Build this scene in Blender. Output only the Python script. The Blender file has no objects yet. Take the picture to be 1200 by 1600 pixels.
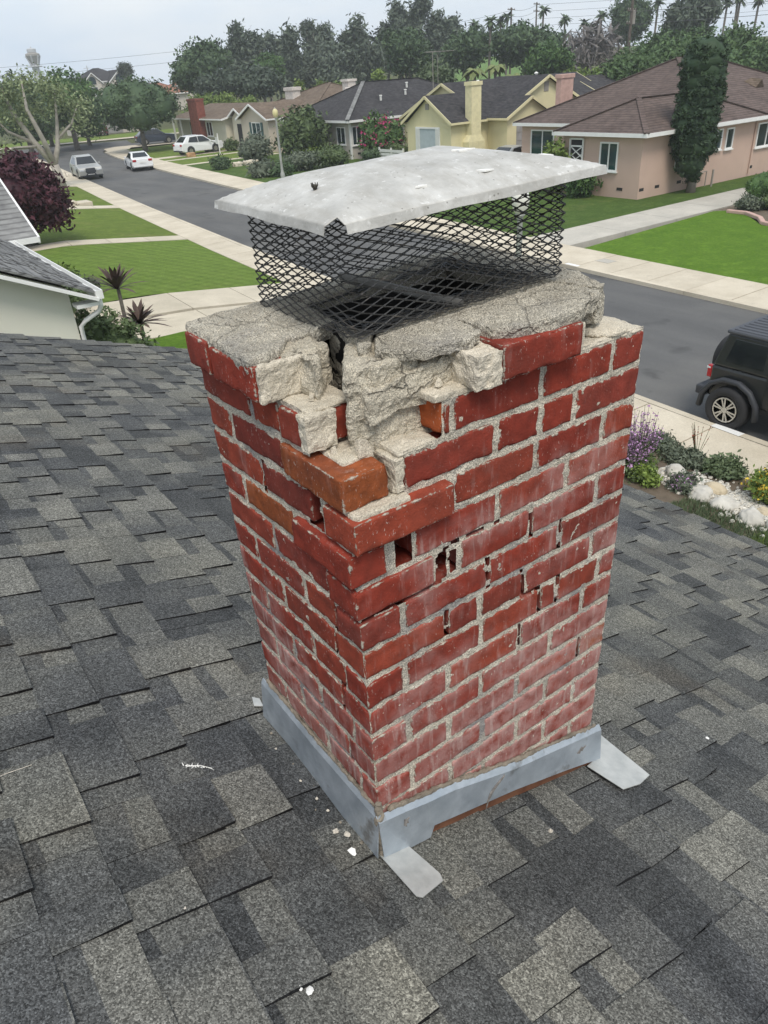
import bpy, bmesh, math, random
import numpy as np
from mathutils import Vector, Matrix, Euler, noise as mnoise
R_ = math.radians
rng = random.Random(7)
C = bpy.context.scene.collection

# ------------------------------------------------------------------ camera, sky, sun, exposure
CAM = Vector((-0.5331, -0.9062, 1.3994))
yaw, pitch, roll, FPX = 0.5872, 0.5423, -0.0708, 1145.6
fwd = Vector((math.sin(yaw)*math.cos(pitch), math.cos(yaw)*math.cos(pitch), -math.sin(pitch)))
rgt = Vector((math.cos(yaw), -math.sin(yaw), 0)); upv = rgt.cross(fwd)
r2 = math.cos(roll)*rgt + math.sin(roll)*upv
u2 = -math.sin(roll)*rgt + math.cos(roll)*upv
cam = bpy.data.cameras.new('camera'); camo = bpy.data.objects.new('camera', cam); C.objects.link(camo)
camo.matrix_world = Matrix(((r2.x, u2.x, -fwd.x, CAM.x), (r2.y, u2.y, -fwd.y, CAM.y), (r2.z, u2.z, -fwd.z, CAM.z), (0, 0, 0, 1)))
cam.sensor_fit = 'VERTICAL'; cam.sensor_height = 32.0; cam.sensor_width = 24.0
cam.lens = 32.0*FPX/1600.0
cam.clip_start = 0.02; cam.clip_end = 6000
sc = bpy.context.scene; sc.camera = camo

world = bpy.data.worlds.new('World'); sc.world = world; world.use_nodes = True
wt = world.node_tree; wt.nodes.clear()
wo = wt.nodes.new('ShaderNodeOutputWorld'); bg = wt.nodes.new('ShaderNodeBackground')
sky = wt.nodes.new('ShaderNodeTexSky'); sky.sky_type = 'NISHITA'; sky.sun_disc = False
SUN_EL, SUN_AZ = R_(58), R_(205)
sky.sun_elevation = SUN_EL; sky.sun_rotation = SUN_AZ; sky.dust_density = 3.0; sky.air_density = 1.2
tc = wt.nodes.new('ShaderNodeTexCoord')
mp = wt.nodes.new('ShaderNodeMapping'); mp.inputs['Scale'].default_value = (1, 1, 3.2)
nz = wt.nodes.new('ShaderNodeTexNoise'); nz.inputs['Scale'].default_value = 2.3; nz.inputs['Detail'].default_value = 7; nz.inputs['Roughness'].default_value = .55
cr = wt.nodes.new('ShaderNodeValToRGB')
cr.color_ramp.elements[0].position = .36; cr.color_ramp.elements[0].color = (5.3, 6.35, 7.7, 1)
cr.color_ramp.elements[1].position = .66; cr.color_ramp.elements[1].color = (7.5, 7.8, 8.1, 1)
mx = wt.nodes.new('ShaderNodeMix'); mx.data_type = 'RGBA'; mx.inputs[0].default_value = .86
wt.links.new(tc.outputs['Generated'], mp.inputs['Vector']); wt.links.new(mp.outputs[0], nz.inputs['Vector'])
wt.links.new(nz.outputs['Fac'], cr.inputs[0]); wt.links.new(sky.outputs[0], mx.inputs[6]); wt.links.new(cr.outputs[0], mx.inputs[7])
wt.links.new(mx.outputs[2], bg.inputs['Color']); bg.inputs['Strength'].default_value = 0.095
wt.links.new(bg.outputs[0], wo.inputs['Surface'])

sun = bpy.data.lights.new('sun', 'SUN'); sun.energy = 1.7; sun.angle = R_(20); sun.color = (1, .93, .83)
suno = bpy.data.objects.new('sun', sun); C.objects.link(suno)
sd = Vector((math.sin(SUN_AZ)*math.cos(SUN_EL), math.cos(SUN_AZ)*math.cos(SUN_EL), math.sin(SUN_EL)))
suno.rotation_euler = sd.to_track_quat('Z', 'Y').to_euler(); suno.location = (0, 0, 60)
sc.view_settings.view_transform = 'Standard'; sc.view_settings.look = 'None'
sc.view_settings.exposure = 0.50; sc.view_settings.gamma = 1.0; sc.view_settings.use_curve_mapping = False
sc.render.engine = 'CYCLES'
sc.cycles.max_bounces = 6; sc.cycles.volume_bounces = 2; sc.cycles.transparent_max_bounces = 8
sc.cycles.use_denoising = True

# ------------------------------------------------------------------ helpers: tags, mesh builder
def tag(o, label=None, cat=None, group=None, kind=None):
    if label: o['label'] = label
    if cat: o['category'] = cat
    if group: o['group'] = group
    if kind: o['kind'] = kind
    return o
def empty(name, loc=(0, 0, 0), rz=0.0, label=None, cat=None, group=None):
    o = bpy.data.objects.new(name, None); C.objects.link(o)
    o.location = loc; o.rotation_euler = (0, 0, rz); o.empty_display_size = .1
    return tag(o, label, cat, group)
def link(name, me, parent=None, loc=None, rz=0.0):
    o = bpy.data.objects.new(name, me); C.objects.link(o)
    if parent is not None: o.parent = parent
    if loc is not None: o.location = loc
    if rz: o.rotation_euler = (0, 0, rz)
    return o
def copy_tree(o, parent=None):
    c = o.copy(); C.objects.link(c)
    if parent is not None: c.parent = parent
    for ch in o.children: copy_tree(ch, c)
    return c

class MB:
    def __init__(s): s.v = []; s.f = []; s.m = []; s.mi = 0
    def add(s, vs, fs):
        b = len(s.v); s.v.extend([tuple(p) for p in vs])
        for f in fs: s.f.append(tuple(b+i for i in f)); s.m.append(s.mi)
        return s
    def box(s, x0, x1, y0, y1, z0, z1):
        return s.add([(x0,y0,z0),(x1,y0,z0),(x1,y1,z0),(x0,y1,z0),(x0,y0,z1),(x1,y0,z1),(x1,y1,z1),(x0,y1,z1)],
                     [(0,3,2,1),(4,5,6,7),(0,1,5,4),(1,2,6,5),(2,3,7,6),(3,0,4,7)])
    def hexa(s, p):   # 8 points, bottom 4 ccw then top 4
        return s.add(p, [(0,3,2,1),(4,5,6,7),(0,1,5,4),(1,2,6,5),(2,3,7,6),(3,0,4,7)])
    def prism(s, poly, z0, z1):   # z0/z1 number or function(x,y)
        n = len(poly); f0 = z0 if callable(z0) else (lambda x, y: z0); f1 = z1 if callable(z1) else (lambda x, y: z1)
        vs = [(x, y, f0(x, y)) for x, y in poly] + [(x, y, f1(x, y)) for x, y in poly]
        area = sum(poly[i][0]*poly[(i+1) % n][1]-poly[(i+1) % n][0]*poly[i][1] for i in range(n))
        if area < 0: vs = vs[:n][::-1]+vs[n:][::-1]
        return s.add(vs, [tuple(range(n))[::-1], tuple(range(n, 2*n))] + [(i, (i+1) % n, n+(i+1) % n, n+i) for i in range(n)])
    def tube(s, pts, rad, n=6, cap=True):
        pts = [Vector(p) for p in pts]; k = len(pts)
        rr = rad if isinstance(rad, (list, tuple)) else [rad]*k
        vs = []; ref = Vector((0.31, 0.17, 0.93)).normalized()
        for i, p in enumerate(pts):
            d = (pts[min(i+1, k-1)]-pts[max(i-1, 0)])
            d = d.normalized() if d.length > 1e-9 else Vector((0, 0, 1))
            a = d.cross(ref)
            if a.length < 1e-3: a = d.cross(Vector((1, 0, 0)))
            a.normalize(); b = d.cross(a)
            for j in range(n):
                t = 2*math.pi*j/n; vs.append(p+(a*math.cos(t)+b*math.sin(t))*rr[i])
        fs = [(i*n+j, i*n+(j+1) % n, (i+1)*n+(j+1) % n, (i+1)*n+j) for i in range(k-1) for j in range(n)]
        if cap: fs += [tuple(range(n))[::-1], tuple((k-1)*n+j for j in range(n))]
        return s.add(vs, fs)
    def beam(s, a, b, w, h, up=(0, 0, 1)):
        a = Vector(a); b = Vector(b); d = (b-a).normalized(); x = d.cross(Vector(up))
        if x.length < 1e-4: x = d.cross(Vector((1, 0, 0)))
        x.normalize(); y = x.cross(d); x = x*w/2; y = y*h/2
        return s.hexa([a-x-y, a+x-y, b+x-y, b-x-y, a-x+y, a+x+y, b+x+y, b-x+y])
    def lathe(s, prof, n=16, cx=0, cy=0, axis='z'):
        k = len(prof); vs = []
        for r, h in prof:
            for j in range(n):
                t = 2*math.pi*j/n; q = (r*math.cos(t), r*math.sin(t), h)
                if axis == 'x': q = (q[2], q[0], q[1])
                if axis == 'y': q = (q[1], q[2], q[0])
                vs.append((q[0]+cx, q[1]+cy, q[2]))
        fs = [(i*n+j, i*n+(j+1) % n, (i+1)*n+(j+1) % n, (i+1)*n+j) for i in range(k-1) for j in range(n)]
        fs += [tuple(range(n))[::-1], tuple((k-1)*n+j for j in range(n))]
        return s.add(vs, fs)
    def mesh(s, name='mesh', mats=None, smooth=False, merge=False):
        me = bpy.data.meshes.new(name); me.from_pydata(s.v, [], s.f)
        for m in (mats if isinstance(mats, (list, tuple)) else [mats]):
            if m is not None: me.materials.append(m)
        if isinstance(mats, (list, tuple)) and len(mats) > 1: me.polygons.foreach_set('material_index', s.m)
        if merge:
            bm = bmesh.new(); bm.from_mesh(me); bmesh.ops.remove_doubles(bm, verts=bm.verts, dist=1e-5); bm.to_mesh(me); bm.free()
        if smooth: me.polygons.foreach_set('use_smooth', [True]*len(me.polygons))
        me.update(); return me
    def build(s, name, mats, parent=None, loc=None, smooth=False, bevel=0, rz=0.0, seg=2):
        me = s.mesh(name, mats, smooth)
        if bevel:
            bm = bmesh.new(); bm.from_mesh(me)
            bmesh.ops.remove_doubles(bm, verts=bm.verts, dist=1e-5)
            bmesh.ops.recalc_face_normals(bm, faces=bm.faces)
            es = [e for e in bm.edges if len(e.link_faces) == 2 and e.calc_face_angle(0) > .5]
            bmesh.ops.bevel(bm, geom=es, offset=bevel, segments=seg, affect='EDGES', profile=.5, clamp_overlap=True)
            bm.to_mesh(me); bm.free()
        return link(name, me, parent, loc, rz)

def np_mesh(name, V, F, mats, smooth=False, attr=None, dom='POINT'):
    """V (n,3), F (m,k) arrays -> mesh quickly."""
    V = np.asarray(V, np.float32); F = np.asarray(F, np.int32); m, k = F.shape
    me = bpy.data.meshes.new(name); me.vertices.add(len(V)); me.vertices.foreach_set('co', V.ravel())
    me.loops.add(m*k); me.loops.foreach_set('vertex_index', F.ravel())
    me.polygons.add(m); me.polygons.foreach_set('loop_start', np.arange(0, m*k, k, dtype=np.int32))
    me.polygons.foreach_set('loop_total', np.full(m, k, np.int32))
    for q in (mats if isinstance(mats, (list, tuple)) else [mats]): me.materials.append(q)
    if smooth: me.polygons.foreach_set('use_smooth', np.ones(m, bool))
    if attr:
        for an, arr in attr.items():
            a = me.attributes.new(an, 'FLOAT', dom); a.data.foreach_set('value', np.asarray(arr, np.float32))
    me.update(calc_edges=True); me.validate(); return me

def fnoise(p, sc_, seed=0.0, octv=3):
    t = 0; a = 1; q = Vector((p[0]*sc_+seed*7.31, p[1]*sc_-seed*3.17, p[2]*sc_+seed*1.93))
    for i in range(octv):
        t += a*mnoise.noise(q); a *= .5; q = q*2.03
    return t

def rock(name, mb, mat, parent, voxel=.008, amps=((.012, 14), (.005, 50), (.002, 150)), seed=0, smooth=False):
    """voxel-remeshed, noise-broken lump of mortar from simple solids"""
    me = mb.mesh('tmp', mat)
    o = bpy.data.objects.new('tmp', me); C.objects.link(o)
    md = o.modifiers.new('r', 'REMESH'); md.mode = 'VOXEL'; md.voxel_size = voxel
    dg = bpy.context.evaluated_depsgraph_get(); ev = o.evaluated_get(dg)
    me2 = bpy.data.meshes.new_from_object(ev); bpy.data.objects.remove(o)
    me2.name = name
    for v in me2.vertices:
        n = v.normal; d = 0
        for i, (a, s) in enumerate(amps): d += a*fnoise(v.co, s, seed+i*3.3, 2)
        v.co = v.co + n*d
    if not me2.materials: me2.materials.append(mat)
    me2.polygons.foreach_set('use_smooth', [smooth]*len(me2.polygons)); me2.update()
    return link(name, me2, parent)

# ------------------------------------------------------------------ materials
class NT:
    def __init__(s, name):
        s.m = bpy.data.materials.new(name); s.m.use_nodes = True; s.t = s.m.node_tree; s.t.nodes.clear()
        s.out = s.n('ShaderNodeOutputMaterial'); s.b = s.n('ShaderNodeBsdfPrincipled')
        s.t.links.new(s.b.outputs[0], s.out.inputs[0])
    def n(s, t, **k):
        x = s.t.nodes.new(t)
        for a, b in k.items(): setattr(x, a, b)
        return x
    def l(s, a, b): s.t.links.new(a, b)
    def set(s, sock, v):
        if isinstance(v, bpy.types.NodeSocket): s.l(v, sock)
        else: sock.default_value = v
    def pos(s, scale=(1, 1, 1), obj=False):
        src = s.n('ShaderNodeTexCoord').outputs['Object'] if obj else s.n('ShaderNodeNewGeometry').outputs['Position']
        if tuple(scale) == (1, 1, 1): return src
        m = s.n('ShaderNodeVectorMath', operation='MULTIPLY'); s.l(src, m.inputs[0]); m.inputs[1].default_value = scale
        return m.outputs[0]
    def noise(s, vec, scale, detail=3, rough=.55, dist=0):
        x = s.n('ShaderNodeTexNoise'); s.l(vec, x.inputs['Vector']); x.inputs['Scale'].default_value = scale
        x.inputs['Detail'].default_value = detail; x.inputs['Roughness'].default_value = rough; x.inputs['Distortion'].default_value = dist
        return x.outputs['Fac']
    def vor(s, vec, scale, feat='F1', out='Distance', rnd=1.0):
        x = s.n('ShaderNodeTexVoronoi', feature=feat); s.l(vec, x.inputs['Vector']); x.inputs['Scale'].default_value = scale
        x.inputs['Randomness'].default_value = rnd
        return x.outputs[out]
    def ramp(s, f, *stops, interp='LINEAR'):
        x = s.n('ShaderNodeValToRGB'); s.l(f, x.inputs[0]); e = x.color_ramp.elements; x.color_ramp.interpolation = interp
        while len(e) < len(stops): e.new(.5)
        for i, (p, c) in enumerate(stops):
            e[i].position = p; c = (c, c, c) if isinstance(c, (int, float)) else c; e[i].color = (*c, 1)
        return x.outputs[0]
    def map(s, f, a, b, c=0.0, d=1.0):
        x = s.n('ShaderNodeMapRange'); s.l(f, x.inputs[0])
        for i, v in enumerate((a, b, c, d)): x.inputs[i+1].default_value = v
        return x.outputs[0]
    def math(s, op, a, b=0.0, clamp=False):
        x = s.n('ShaderNodeMath', operation=op, use_clamp=clamp); s.set(x.inputs[0], a); s.set(x.inputs[1], b); return x.outputs[0]
    def mix(s, f, a, b, mode='MIX'):
        x = s.n('ShaderNodeMix', data_type='RGBA', blend_type=mode); s.set(x.inputs[0], f)
        for i, v in ((6, a), (7, b)):
            if isinstance(v, bpy.types.NodeSocket): s.l(v, x.inputs[i])
            else: x.inputs[i].default_value = (*v, 1) if len(v) == 3 else v
        return x.outputs[2]
    def attr(s, name):
        x = s.n('ShaderNodeAttribute', attribute_name=name); return x.outputs['Fac']
    def rand(s): return s.n('ShaderNodeObjectInfo').outputs['Random']
    def sep(s, v): x = s.n('ShaderNodeSeparateXYZ'); s.l(v, x.inputs[0]); return x.outputs
    def comb(s, a, b, c):
        x = s.n('ShaderNodeCombineXYZ')
        for i, v in enumerate((a, b, c)): s.set(x.inputs[i], v)
        return x.outputs[0]
    def bump(s, h, dist=.01, strength=1.0):
        x = s.n('ShaderNodeBump'); s.l(h, x.inputs['Height']); x.inputs['Distance'].default_value = dist; x.inputs['Strength'].default_value = strength
        s.l(x.outputs[0], s.b.inputs['Normal']); return x
    def done(s, col, rough=.8, metal=0.0, spec=.5):
        if isinstance(col, bpy.types.NodeSocket): s.l(col, s.b.inputs['Base Color'])
        else: s.b.inputs['Base Color'].default_value = (*col, 1)
        s.set(s.b.inputs['Roughness'], rough); s.set(s.b.inputs['Metallic'], metal); s.b.inputs['Specular IOR Level'].default_value = spec
        return s.m

def plain(name, col, rough=.7, metal=0.0, var=.12, scale=3.0, bump=0.0, bscale=60, spec=.5, fine=0.0, fscale=120):
    t = NT(name); p = t.pos(); f = t.noise(p, scale, 4)
    c = t.mix(t.map(f, .3, .7), [x*(1-var) for x in col], [min(1, x*(1+var)) for x in col])
    if fine:
        g = t.noise(p, fscale, 2); c = t.mix(1.0, c, t.ramp(g, (.3, 1-fine), (.7, 1+fine)), 'MULTIPLY')
    if bump: t.bump(t.noise(p, bscale, 3), bump)
    return t.done(c, rough, metal, spec)

def mat_brick():
    t = NT('red_brick'); p = t.pos(); r = t.rand(); e = t.attr('edge'); o = t.attr('tone')
    base = t.ramp(r, (0, (.220, .036, .023)), (.3, (.265, .042, .025)), (.55, (.235, .046, .032)), (.8, (.30, .058, .031)), (1, (.185, .036, .026)))
    orange = t.mix(t.noise(p, 60, 3), (.22, .062, .022), (.32, .088, .030))
    base = t.mix(t.map(o, .45, .55), base, orange)
    fresh = t.mix(t.noise(p, 90, 3), (.50, .12, .035), (.36, .085, .03))
    base = t.mix(t.map(o, .85, .95), base, fresh)
    v = t.noise(p, 30, 5); base = t.mix(1.0, base, t.ramp(v, (.3, .68), (.7, 1.22)), 'MULTIPLY'); bb = t.noise(p, 7, 3); base = t.mix(t.map(bb, .50, .72, 0, .5), base, (.13, .038, .028))
    # efflorescence: vertical streaks in clouds, purple-white bloom
    st = t.noise(t.pos((1, 1, .16)), 55, 4, .6); big = t.noise(p, 4.2, 3, .6)
    zz = t.sep(p)
    low = t.map(zz[2], .82, -.05, -.16, .17); low = t.math('ADD', low, t.map(zz[0], .0, .45, -.05, .03))
    cloud = t.math('ADD', big, low)
    bloom = t.math('MULTIPLY', t.map(cloud, .44, .66), t.map(t.noise(p, 26, 4), .30, .55), True); bloom = t.math('MULTIPLY', bloom, t.map(t.math('ADD', e, t.math('MULTIPLY', t.noise(p, 40, 3), .03)), .012, .045, 1.0, .6))
    c = t.mix(t.math('MULTIPLY', bloom, .92), base, (.45, .26, .235))
    strk = t.math('MULTIPLY', t.map(st, .54, .68), t.map(cloud, .36, .56), True)
    c = t.mix(t.math('MULTIPLY', strk, .42), c, (.56, .46, .42))
    spk = t.map(t.noise(t.pos((1, 1, .40)), 230, 3, .65), .625, .67); spk2 = t.math('ADD', t.map(t.noise(p, 12, 3), .44, .62), t.map(cloud, .45, .62, 0, .35))
    c = t.mix(t.math('MULTIPLY', t.math('MULTIPLY', spk, spk2, True), .62), c, (.62, .56, .50))
    # mortar smeared over the arrises
    lim = t.map(t.noise(p, 55, 4, .65), .3, .80, -.0055, .0095)
    sm = t.map(t.math('SUBTRACT', lim, e), -.0012, .0022)
    mort = t.mix(t.noise(p, 330, 2), (.30, .27, .225), (.60, .545, .45))
    sm = t.math('MULTIPLY', sm, t.math('LESS_THAN', o, .8))
    c = t.mix(sm, c, mort)
    pits = t.noise(p, 210, 3)
    h = t.math('ADD', t.math('MULTIPLY', pits, .5), t.math('MULTIPLY', sm, .6)); h = t.math('ADD', h, t.math('MULTIPLY', v, .8))
    t.bump(h, .0035, .8)
    return t.done(c, t.map(v, .3, .7, .76, .94), 0, .22)

def mat_mortar(name, a, b, grit=.55, relief=.004, blue=.5, crack=0.0):
    t = NT(name); p = t.pos()
    v = t.noise(p, 9, 5, .6); c = t.mix(t.map(v, .35, .65), a, b)
    g = t.noise(p, 420, 2, .6); c = t.mix(1.0, c, t.ramp(g, (.34, 1-grit), (.5, 1), (.66, 1+grit)), 'MULTIPLY')
    wv = t.n('ShaderNodeVectorMath', operation='MULTIPLY_ADD'); nn = t.n('ShaderNodeTexNoise'); t.l(p, nn.inputs['Vector']); nn.inputs['Scale'].default_value = 25; nn.inputs['Detail'].default_value = 3; t.l(nn.outputs['Color'], wv.inputs[0]); wv.inputs[1].default_value = (.035, .035, .035); t.l(p, wv.inputs[2])
    ck = t.map(t.vor(wv.outputs[0], 9, 'DISTANCE_TO_EDGE'), .006, .022, 1, 0); ck = t.math('MULTIPLY', ck, t.map(t.noise(p, 7, 2), .40, .52)); ck = t.math('MULTIPLY', ck, crack); c = t.mix(ck, c, (.08, .07, .06))
    k = t.vor(p, 300); dk = t.math('LESS_THAN', k, .17); c = t.mix(t.math('MULTIPLY', dk, .75), c, (.045, .042, .045))
    wp = t.math('LESS_THAN', t.vor(t.pos((1.03, .97, 1.01)), 230), .16); c = t.mix(t.math('MULTIPLY', wp, .55), c, (.75, .72, .66))
    bl = t.math('MULTIPLY', t.map(t.noise(p, 5.5, 3), .52, .66), blue); c = t.mix(bl, c, t.mix(g, (.09, .095, .13), (.27, .27, .30)))
    h = t.math('ADD', t.math('MULTIPLY', g, .35), t.math('MULTIPLY', t.noise(p, 120, 4, .7), .8)); h = t.math('ADD', h, t.noise(p, 28, 4, .6)); h = t.math('SUBTRACT', h, t.math('MULTIPLY', ck, .9))
    t.bump(h, relief*2.2, .9)
    return t.done(c, .93, 0, .2)

def mat_shingle():
    t = NT('asphalt_shingle'); p = t.pos(); x, y, z = t.sep(p); o = t.attr('tone')
    k = t.math('FLOOR', t.math('DIVIDE', t.math('ADD', x, .530+40*.1355), .1355))
    yy = t.math('ADD', y, t.math('MULTIPLY', t.noise(p, 60, 2), .035))
    vec = t.comb(t.math('MULTIPLY', yy, 3.6), t.math('MULTIPLY', k, 7.37), t.math('MULTIPLY', x, 2.2))
    bl = t.noise(vec, 1.0, 1, .4)
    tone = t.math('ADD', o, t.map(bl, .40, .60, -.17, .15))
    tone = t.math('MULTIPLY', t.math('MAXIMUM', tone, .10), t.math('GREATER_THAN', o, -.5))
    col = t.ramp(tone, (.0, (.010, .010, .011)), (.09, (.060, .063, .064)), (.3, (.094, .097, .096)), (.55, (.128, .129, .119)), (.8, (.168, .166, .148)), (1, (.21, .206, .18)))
    big = t.noise(p, 1.1, 3); col = t.mix(1.0, col, t.ramp(big, (.3, (.86, .87, .92)), (.7, (1.12, 1.1, 1.03))), 'MULTIPLY')
    rust = t.math('MULTIPLY', t.map(t.noise(p, 2.3, 4), .58, .72), .35); col = t.mix(rust, col, (.115, .095, .07))
    g = t.vor(p, 330, 'F1', 'Color'); gv = t.sep(g)[0]; g2 = t.sep(t.vor(p, 170, 'F1', 'Color'))[1]
    gv = t.math('ADD', t.math('MULTIPLY', gv, .7), t.math('MULTIPLY', g2, .3))
    col = t.mix(1.0, col, t.ramp(gv, (0, .28), (.3, .60), (.55, .98), (.8, 1.5), (1, 2.3)), 'MULTIPLY')
    d = t.vor(p, 330)
    t.bump(t.math('ADD', t.math('MULTIPLY', t.math('SUBTRACT', .5, d), .6), t.math('MULTIPLY', gv, .5)), .0022, .9)
    return t.done(col, .95, 0, .25)

def mat_far_roof(name, a, b, pitch=.14, axis='x', gap=.55):
    """shingles of far roofs: courses as fine relief, colour by blend"""
    t = NT(name); p = t.pos(); x, y, z = t.sep(p)
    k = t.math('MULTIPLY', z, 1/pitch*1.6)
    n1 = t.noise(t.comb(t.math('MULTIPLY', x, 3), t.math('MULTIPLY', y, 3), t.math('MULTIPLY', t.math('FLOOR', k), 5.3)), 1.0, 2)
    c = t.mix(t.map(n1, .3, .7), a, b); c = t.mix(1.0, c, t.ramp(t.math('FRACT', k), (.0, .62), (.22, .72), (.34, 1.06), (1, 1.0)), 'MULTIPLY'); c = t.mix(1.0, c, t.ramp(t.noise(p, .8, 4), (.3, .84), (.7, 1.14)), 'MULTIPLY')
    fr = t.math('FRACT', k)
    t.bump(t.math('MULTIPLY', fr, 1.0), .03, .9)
    return t.done(c, .95, 0, .2)

def mat_leaf(name, dark, light, scale=.8, rough=.65, trans=.0):
    t = NT(name); p = t.pos(); a = t.attr('tone')
    n = t.noise(p, scale, 3); f = t.math('ADD', t.math('MULTIPLY', a, .55), t.math('MULTIPLY', t.map(n, .3, .7), .45))
    c = t.mix(f, dark, light)
    return t.done(c, rough, 0, .3)

def mat_grass(name, dark, light, stripe=None, dry=0.0):
    t = NT(name); p = t.pos(); n = t.noise(p, 1.1, 5, .65); f2 = t.noise(p, 22, 4, .7)
    f = t.math('ADD', t.math('MULTIPLY', t.map(n, .3, .7), .5), t.math('MULTIPLY', t.map(f2, .35, .65), .5))
    c = t.mix(f, dark, light)
    if stripe:
        x, y, z = t.sep(p)
        w = t.math('SINE', t.math('ADD', t.math('MULTIPLY', x, stripe[0]), t.math('MULTIPLY', y, stripe[1])))
        c = t.mix(t.math('MULTIPLY', t.map(t.math('ADD', w, t.math('MULTIPLY', t.math('SINE', t.math('ADD', t.math('MULTIPLY', x, -stripe[1]*1.3), t.math('MULTIPLY', y, stripe[0]*1.3))), .7)), -1.2, 1.2), .36), c, [q*1.5 for q in light])
    if dry:
        dn = t.math('MULTIPLY', t.map(t.noise(p, .55, 4, .6), .56, .70), dry); c = t.mix(dn, c, (.24, .23, .085))
    c = t.mix(1.0, c, t.ramp(t.noise(p, 9, 4, .75), (.3, .80), (.7, 1.18)), 'MULTIPLY'); c = t.mix(t.math('MULTIPLY', t.map(t.noise(p, 2.4, 5, .7), .50, .72), .5), c, [q*1.5 for q in light]); t.bump(t.math('ADD', t.noise(p, 45, 4, .7), t.noise(p, 11, 4, .7)), .10, .8)
    return t.done(c, .9, 0, .15)

def mat_concrete(name, a, b):
    t = NT(name); p = t.pos(); n = t.noise(p, .9, 6, .65); c = t.mix(t.map(n, .3, .7), a, b)
    g = t.noise(p, 35, 4, .7); c = t.mix(1.0, c, t.ramp(g, (.3, .88), (.7, 1.1)), 'MULTIPLY')
    sp = t.math('MULTIPLY', t.map(t.noise(p, 2.7, 5, .7), .60, .72), .3); c = t.mix(sp, c, [q*.6 for q in a])
    t.bump(g, .004, .5); r = t.rand(); c = t.mix(1.0, c, t.ramp(r, (0, .93), (1, 1.06)), 'MULTIPLY')
    return t.done(c, .9, 0, .25)

def mat_asphalt():
    t = NT('asphalt'); p = t.pos(); n = t.noise(t.pos((1, .22, 1)), .8, 5, .6); c = t.mix(t.map(n, .3, .7), (.088, .088, .088), (.128, .127, .124))
    g = t.noise(p, 60, 3, .7); c = t.mix(1.0, c, t.ramp(g, (.3, .8), (.7, 1.2)), 'MULTIPLY')
    br = t.math('MULTIPLY', t.map(t.noise(p, .25, 4), .5, .72), .5); c = t.mix(br, c, (.17, .165, .152)); oil = t.math('MULTIPLY', t.map(t.noise(p, .9, 3), .62, .72), .5); c = t.mix(oil, c, (.045, .045, .045))
    t.bump(g, .006, .6); return t.done(c, .88, 0, .3)

def mat_metal(name, a, b, metal=.35, rough=.5, dirt=(.2, .17, .14), dscale=14, dth=.62, brush=(1, 1, 1)):
    t = NT(name); p = t.pos(brush); q = t.pos(); n = t.noise(p, 18, 5, .6); c = t.mix(t.map(n, .3, .7), a, b)
    d = t.math('MULTIPLY', t.map(t.noise(q, dscale, 5, .65), dth, dth+.1), .7); c = t.mix(d, c, dirt)
    h = t.noise(q, 40, 4); t.bump(h, .003, .5)
    return t.done(c, t.map(n, .3, .7, rough-.08, rough+.12), metal, .5)

def mat_lid():
    t = NT('weathered_cap_metal'); p = t.pos(); n = t.noise(p, 9, 6, .68)
    c = t.mix(t.map(n, .32, .68), (.37, .36, .33), (.61, .60, .565))
    s2 = t.noise(t.pos((1.6, .5, 1)), 22, 5, .7); c = t.mix(t.math('MULTIPLY', t.map(s2, .5, .68), .55), c, (.36, .345, .31))
    w = t.math('MULTIPLY', t.map(t.noise(p, 45, 4, .7), .60, .68), .6); c = t.mix(w, c, (.76, .755, .73))
    dk = t.math('MULTIPLY', t.math('LESS_THAN', t.vor(p, 60), .10), t.math('GREATER_THAN', t.noise(p, 7, 2), .5)); c = t.mix(t.math('MULTIPLY', dk, .7), c, (.14, .13, .11))
    t.bump(t.noise(p, 30, 5, .7), .003, .8)
    return t.done(c, t.map(s2, .3, .7, .5, .75), .15, .45)

def mat_glass(name='window_glass', col=(.02, .035, .04)):
    t = NT(name); n = t.noise(t.pos(), .7, 2); c = t.mix(t.map(n, .3, .7), [q*.6 for q in col], [q*1.5 for q in col])
    return t.done(c, .06, 0, .6)

def mat_stucco(name, col, var=.06):
    t = NT(name); p = t.pos(); n = t.noise(p, .7, 5); c = t.mix(t.map(n, .3, .7), [q*(1-var) for q in col], [q*(1+var) for q in col])
    st = t.math('MULTIPLY', t.map(t.noise(t.pos((1, 1, .12)), 2.2, 4, .6), .55, .75), .22); c = t.mix(st, c, [q*.72 for q in col])
    t.bump(t.noise(p, 40, 4, .7), .01, .6); return t.done(c, .92, 0, .2)

M = {}
M['brick'] = mat_brick()
M['mortar'] = mat_mortar('joint_mortar', (.51, .465, .38), (.67, .61, .505), .55, .004, .62)
M['bed'] = mat_mortar('bed_mortar', (.54, .485, .385), (.68, .615, .50), .25, .003, .10)
M['crown'] = mat_mortar('crown_concrete', (.42, .385, .315), (.60, .555, .46), .6, .006, .34, .4)
M['core'] = mat_mortar('core_concrete', (.50, .455, .365), (.68, .62, .50), .38, .006, .12, .6)
M['shingle'] = mat_shingle()
M['felt'] = plain('roof_felt', (.03, .03, .032), .95)
M['flash'] = mat_metal('galvanised_flashing', (.38, .43, .48), (.55, .60, .65), .55, .38, (.15, .13, .105), 10, .585)
M['flash2'] = mat_metal('bare_flashing_tab', (.42, .43, .41), (.60, .60, .57), .35, .45, (.28, .25, .2), 9, .66)
M['rust'] = mat_metal('rusty_base_flashing', (.13, .05, .028), (.24, .11, .06), .3, .7, (.05, .03, .02), 20, .6)
M['caulk'] = plain('old_sealant', (.215, .185, .145), .9, 0, .35, 25, .004, 120)
M['lid'] = mat_lid()
M['mesh'] = mat_metal('black_expanded_metal', (.04, .04, .04), (.085, .083, .08), .4, .5, (.17, .145, .12), 30, .58)
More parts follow.
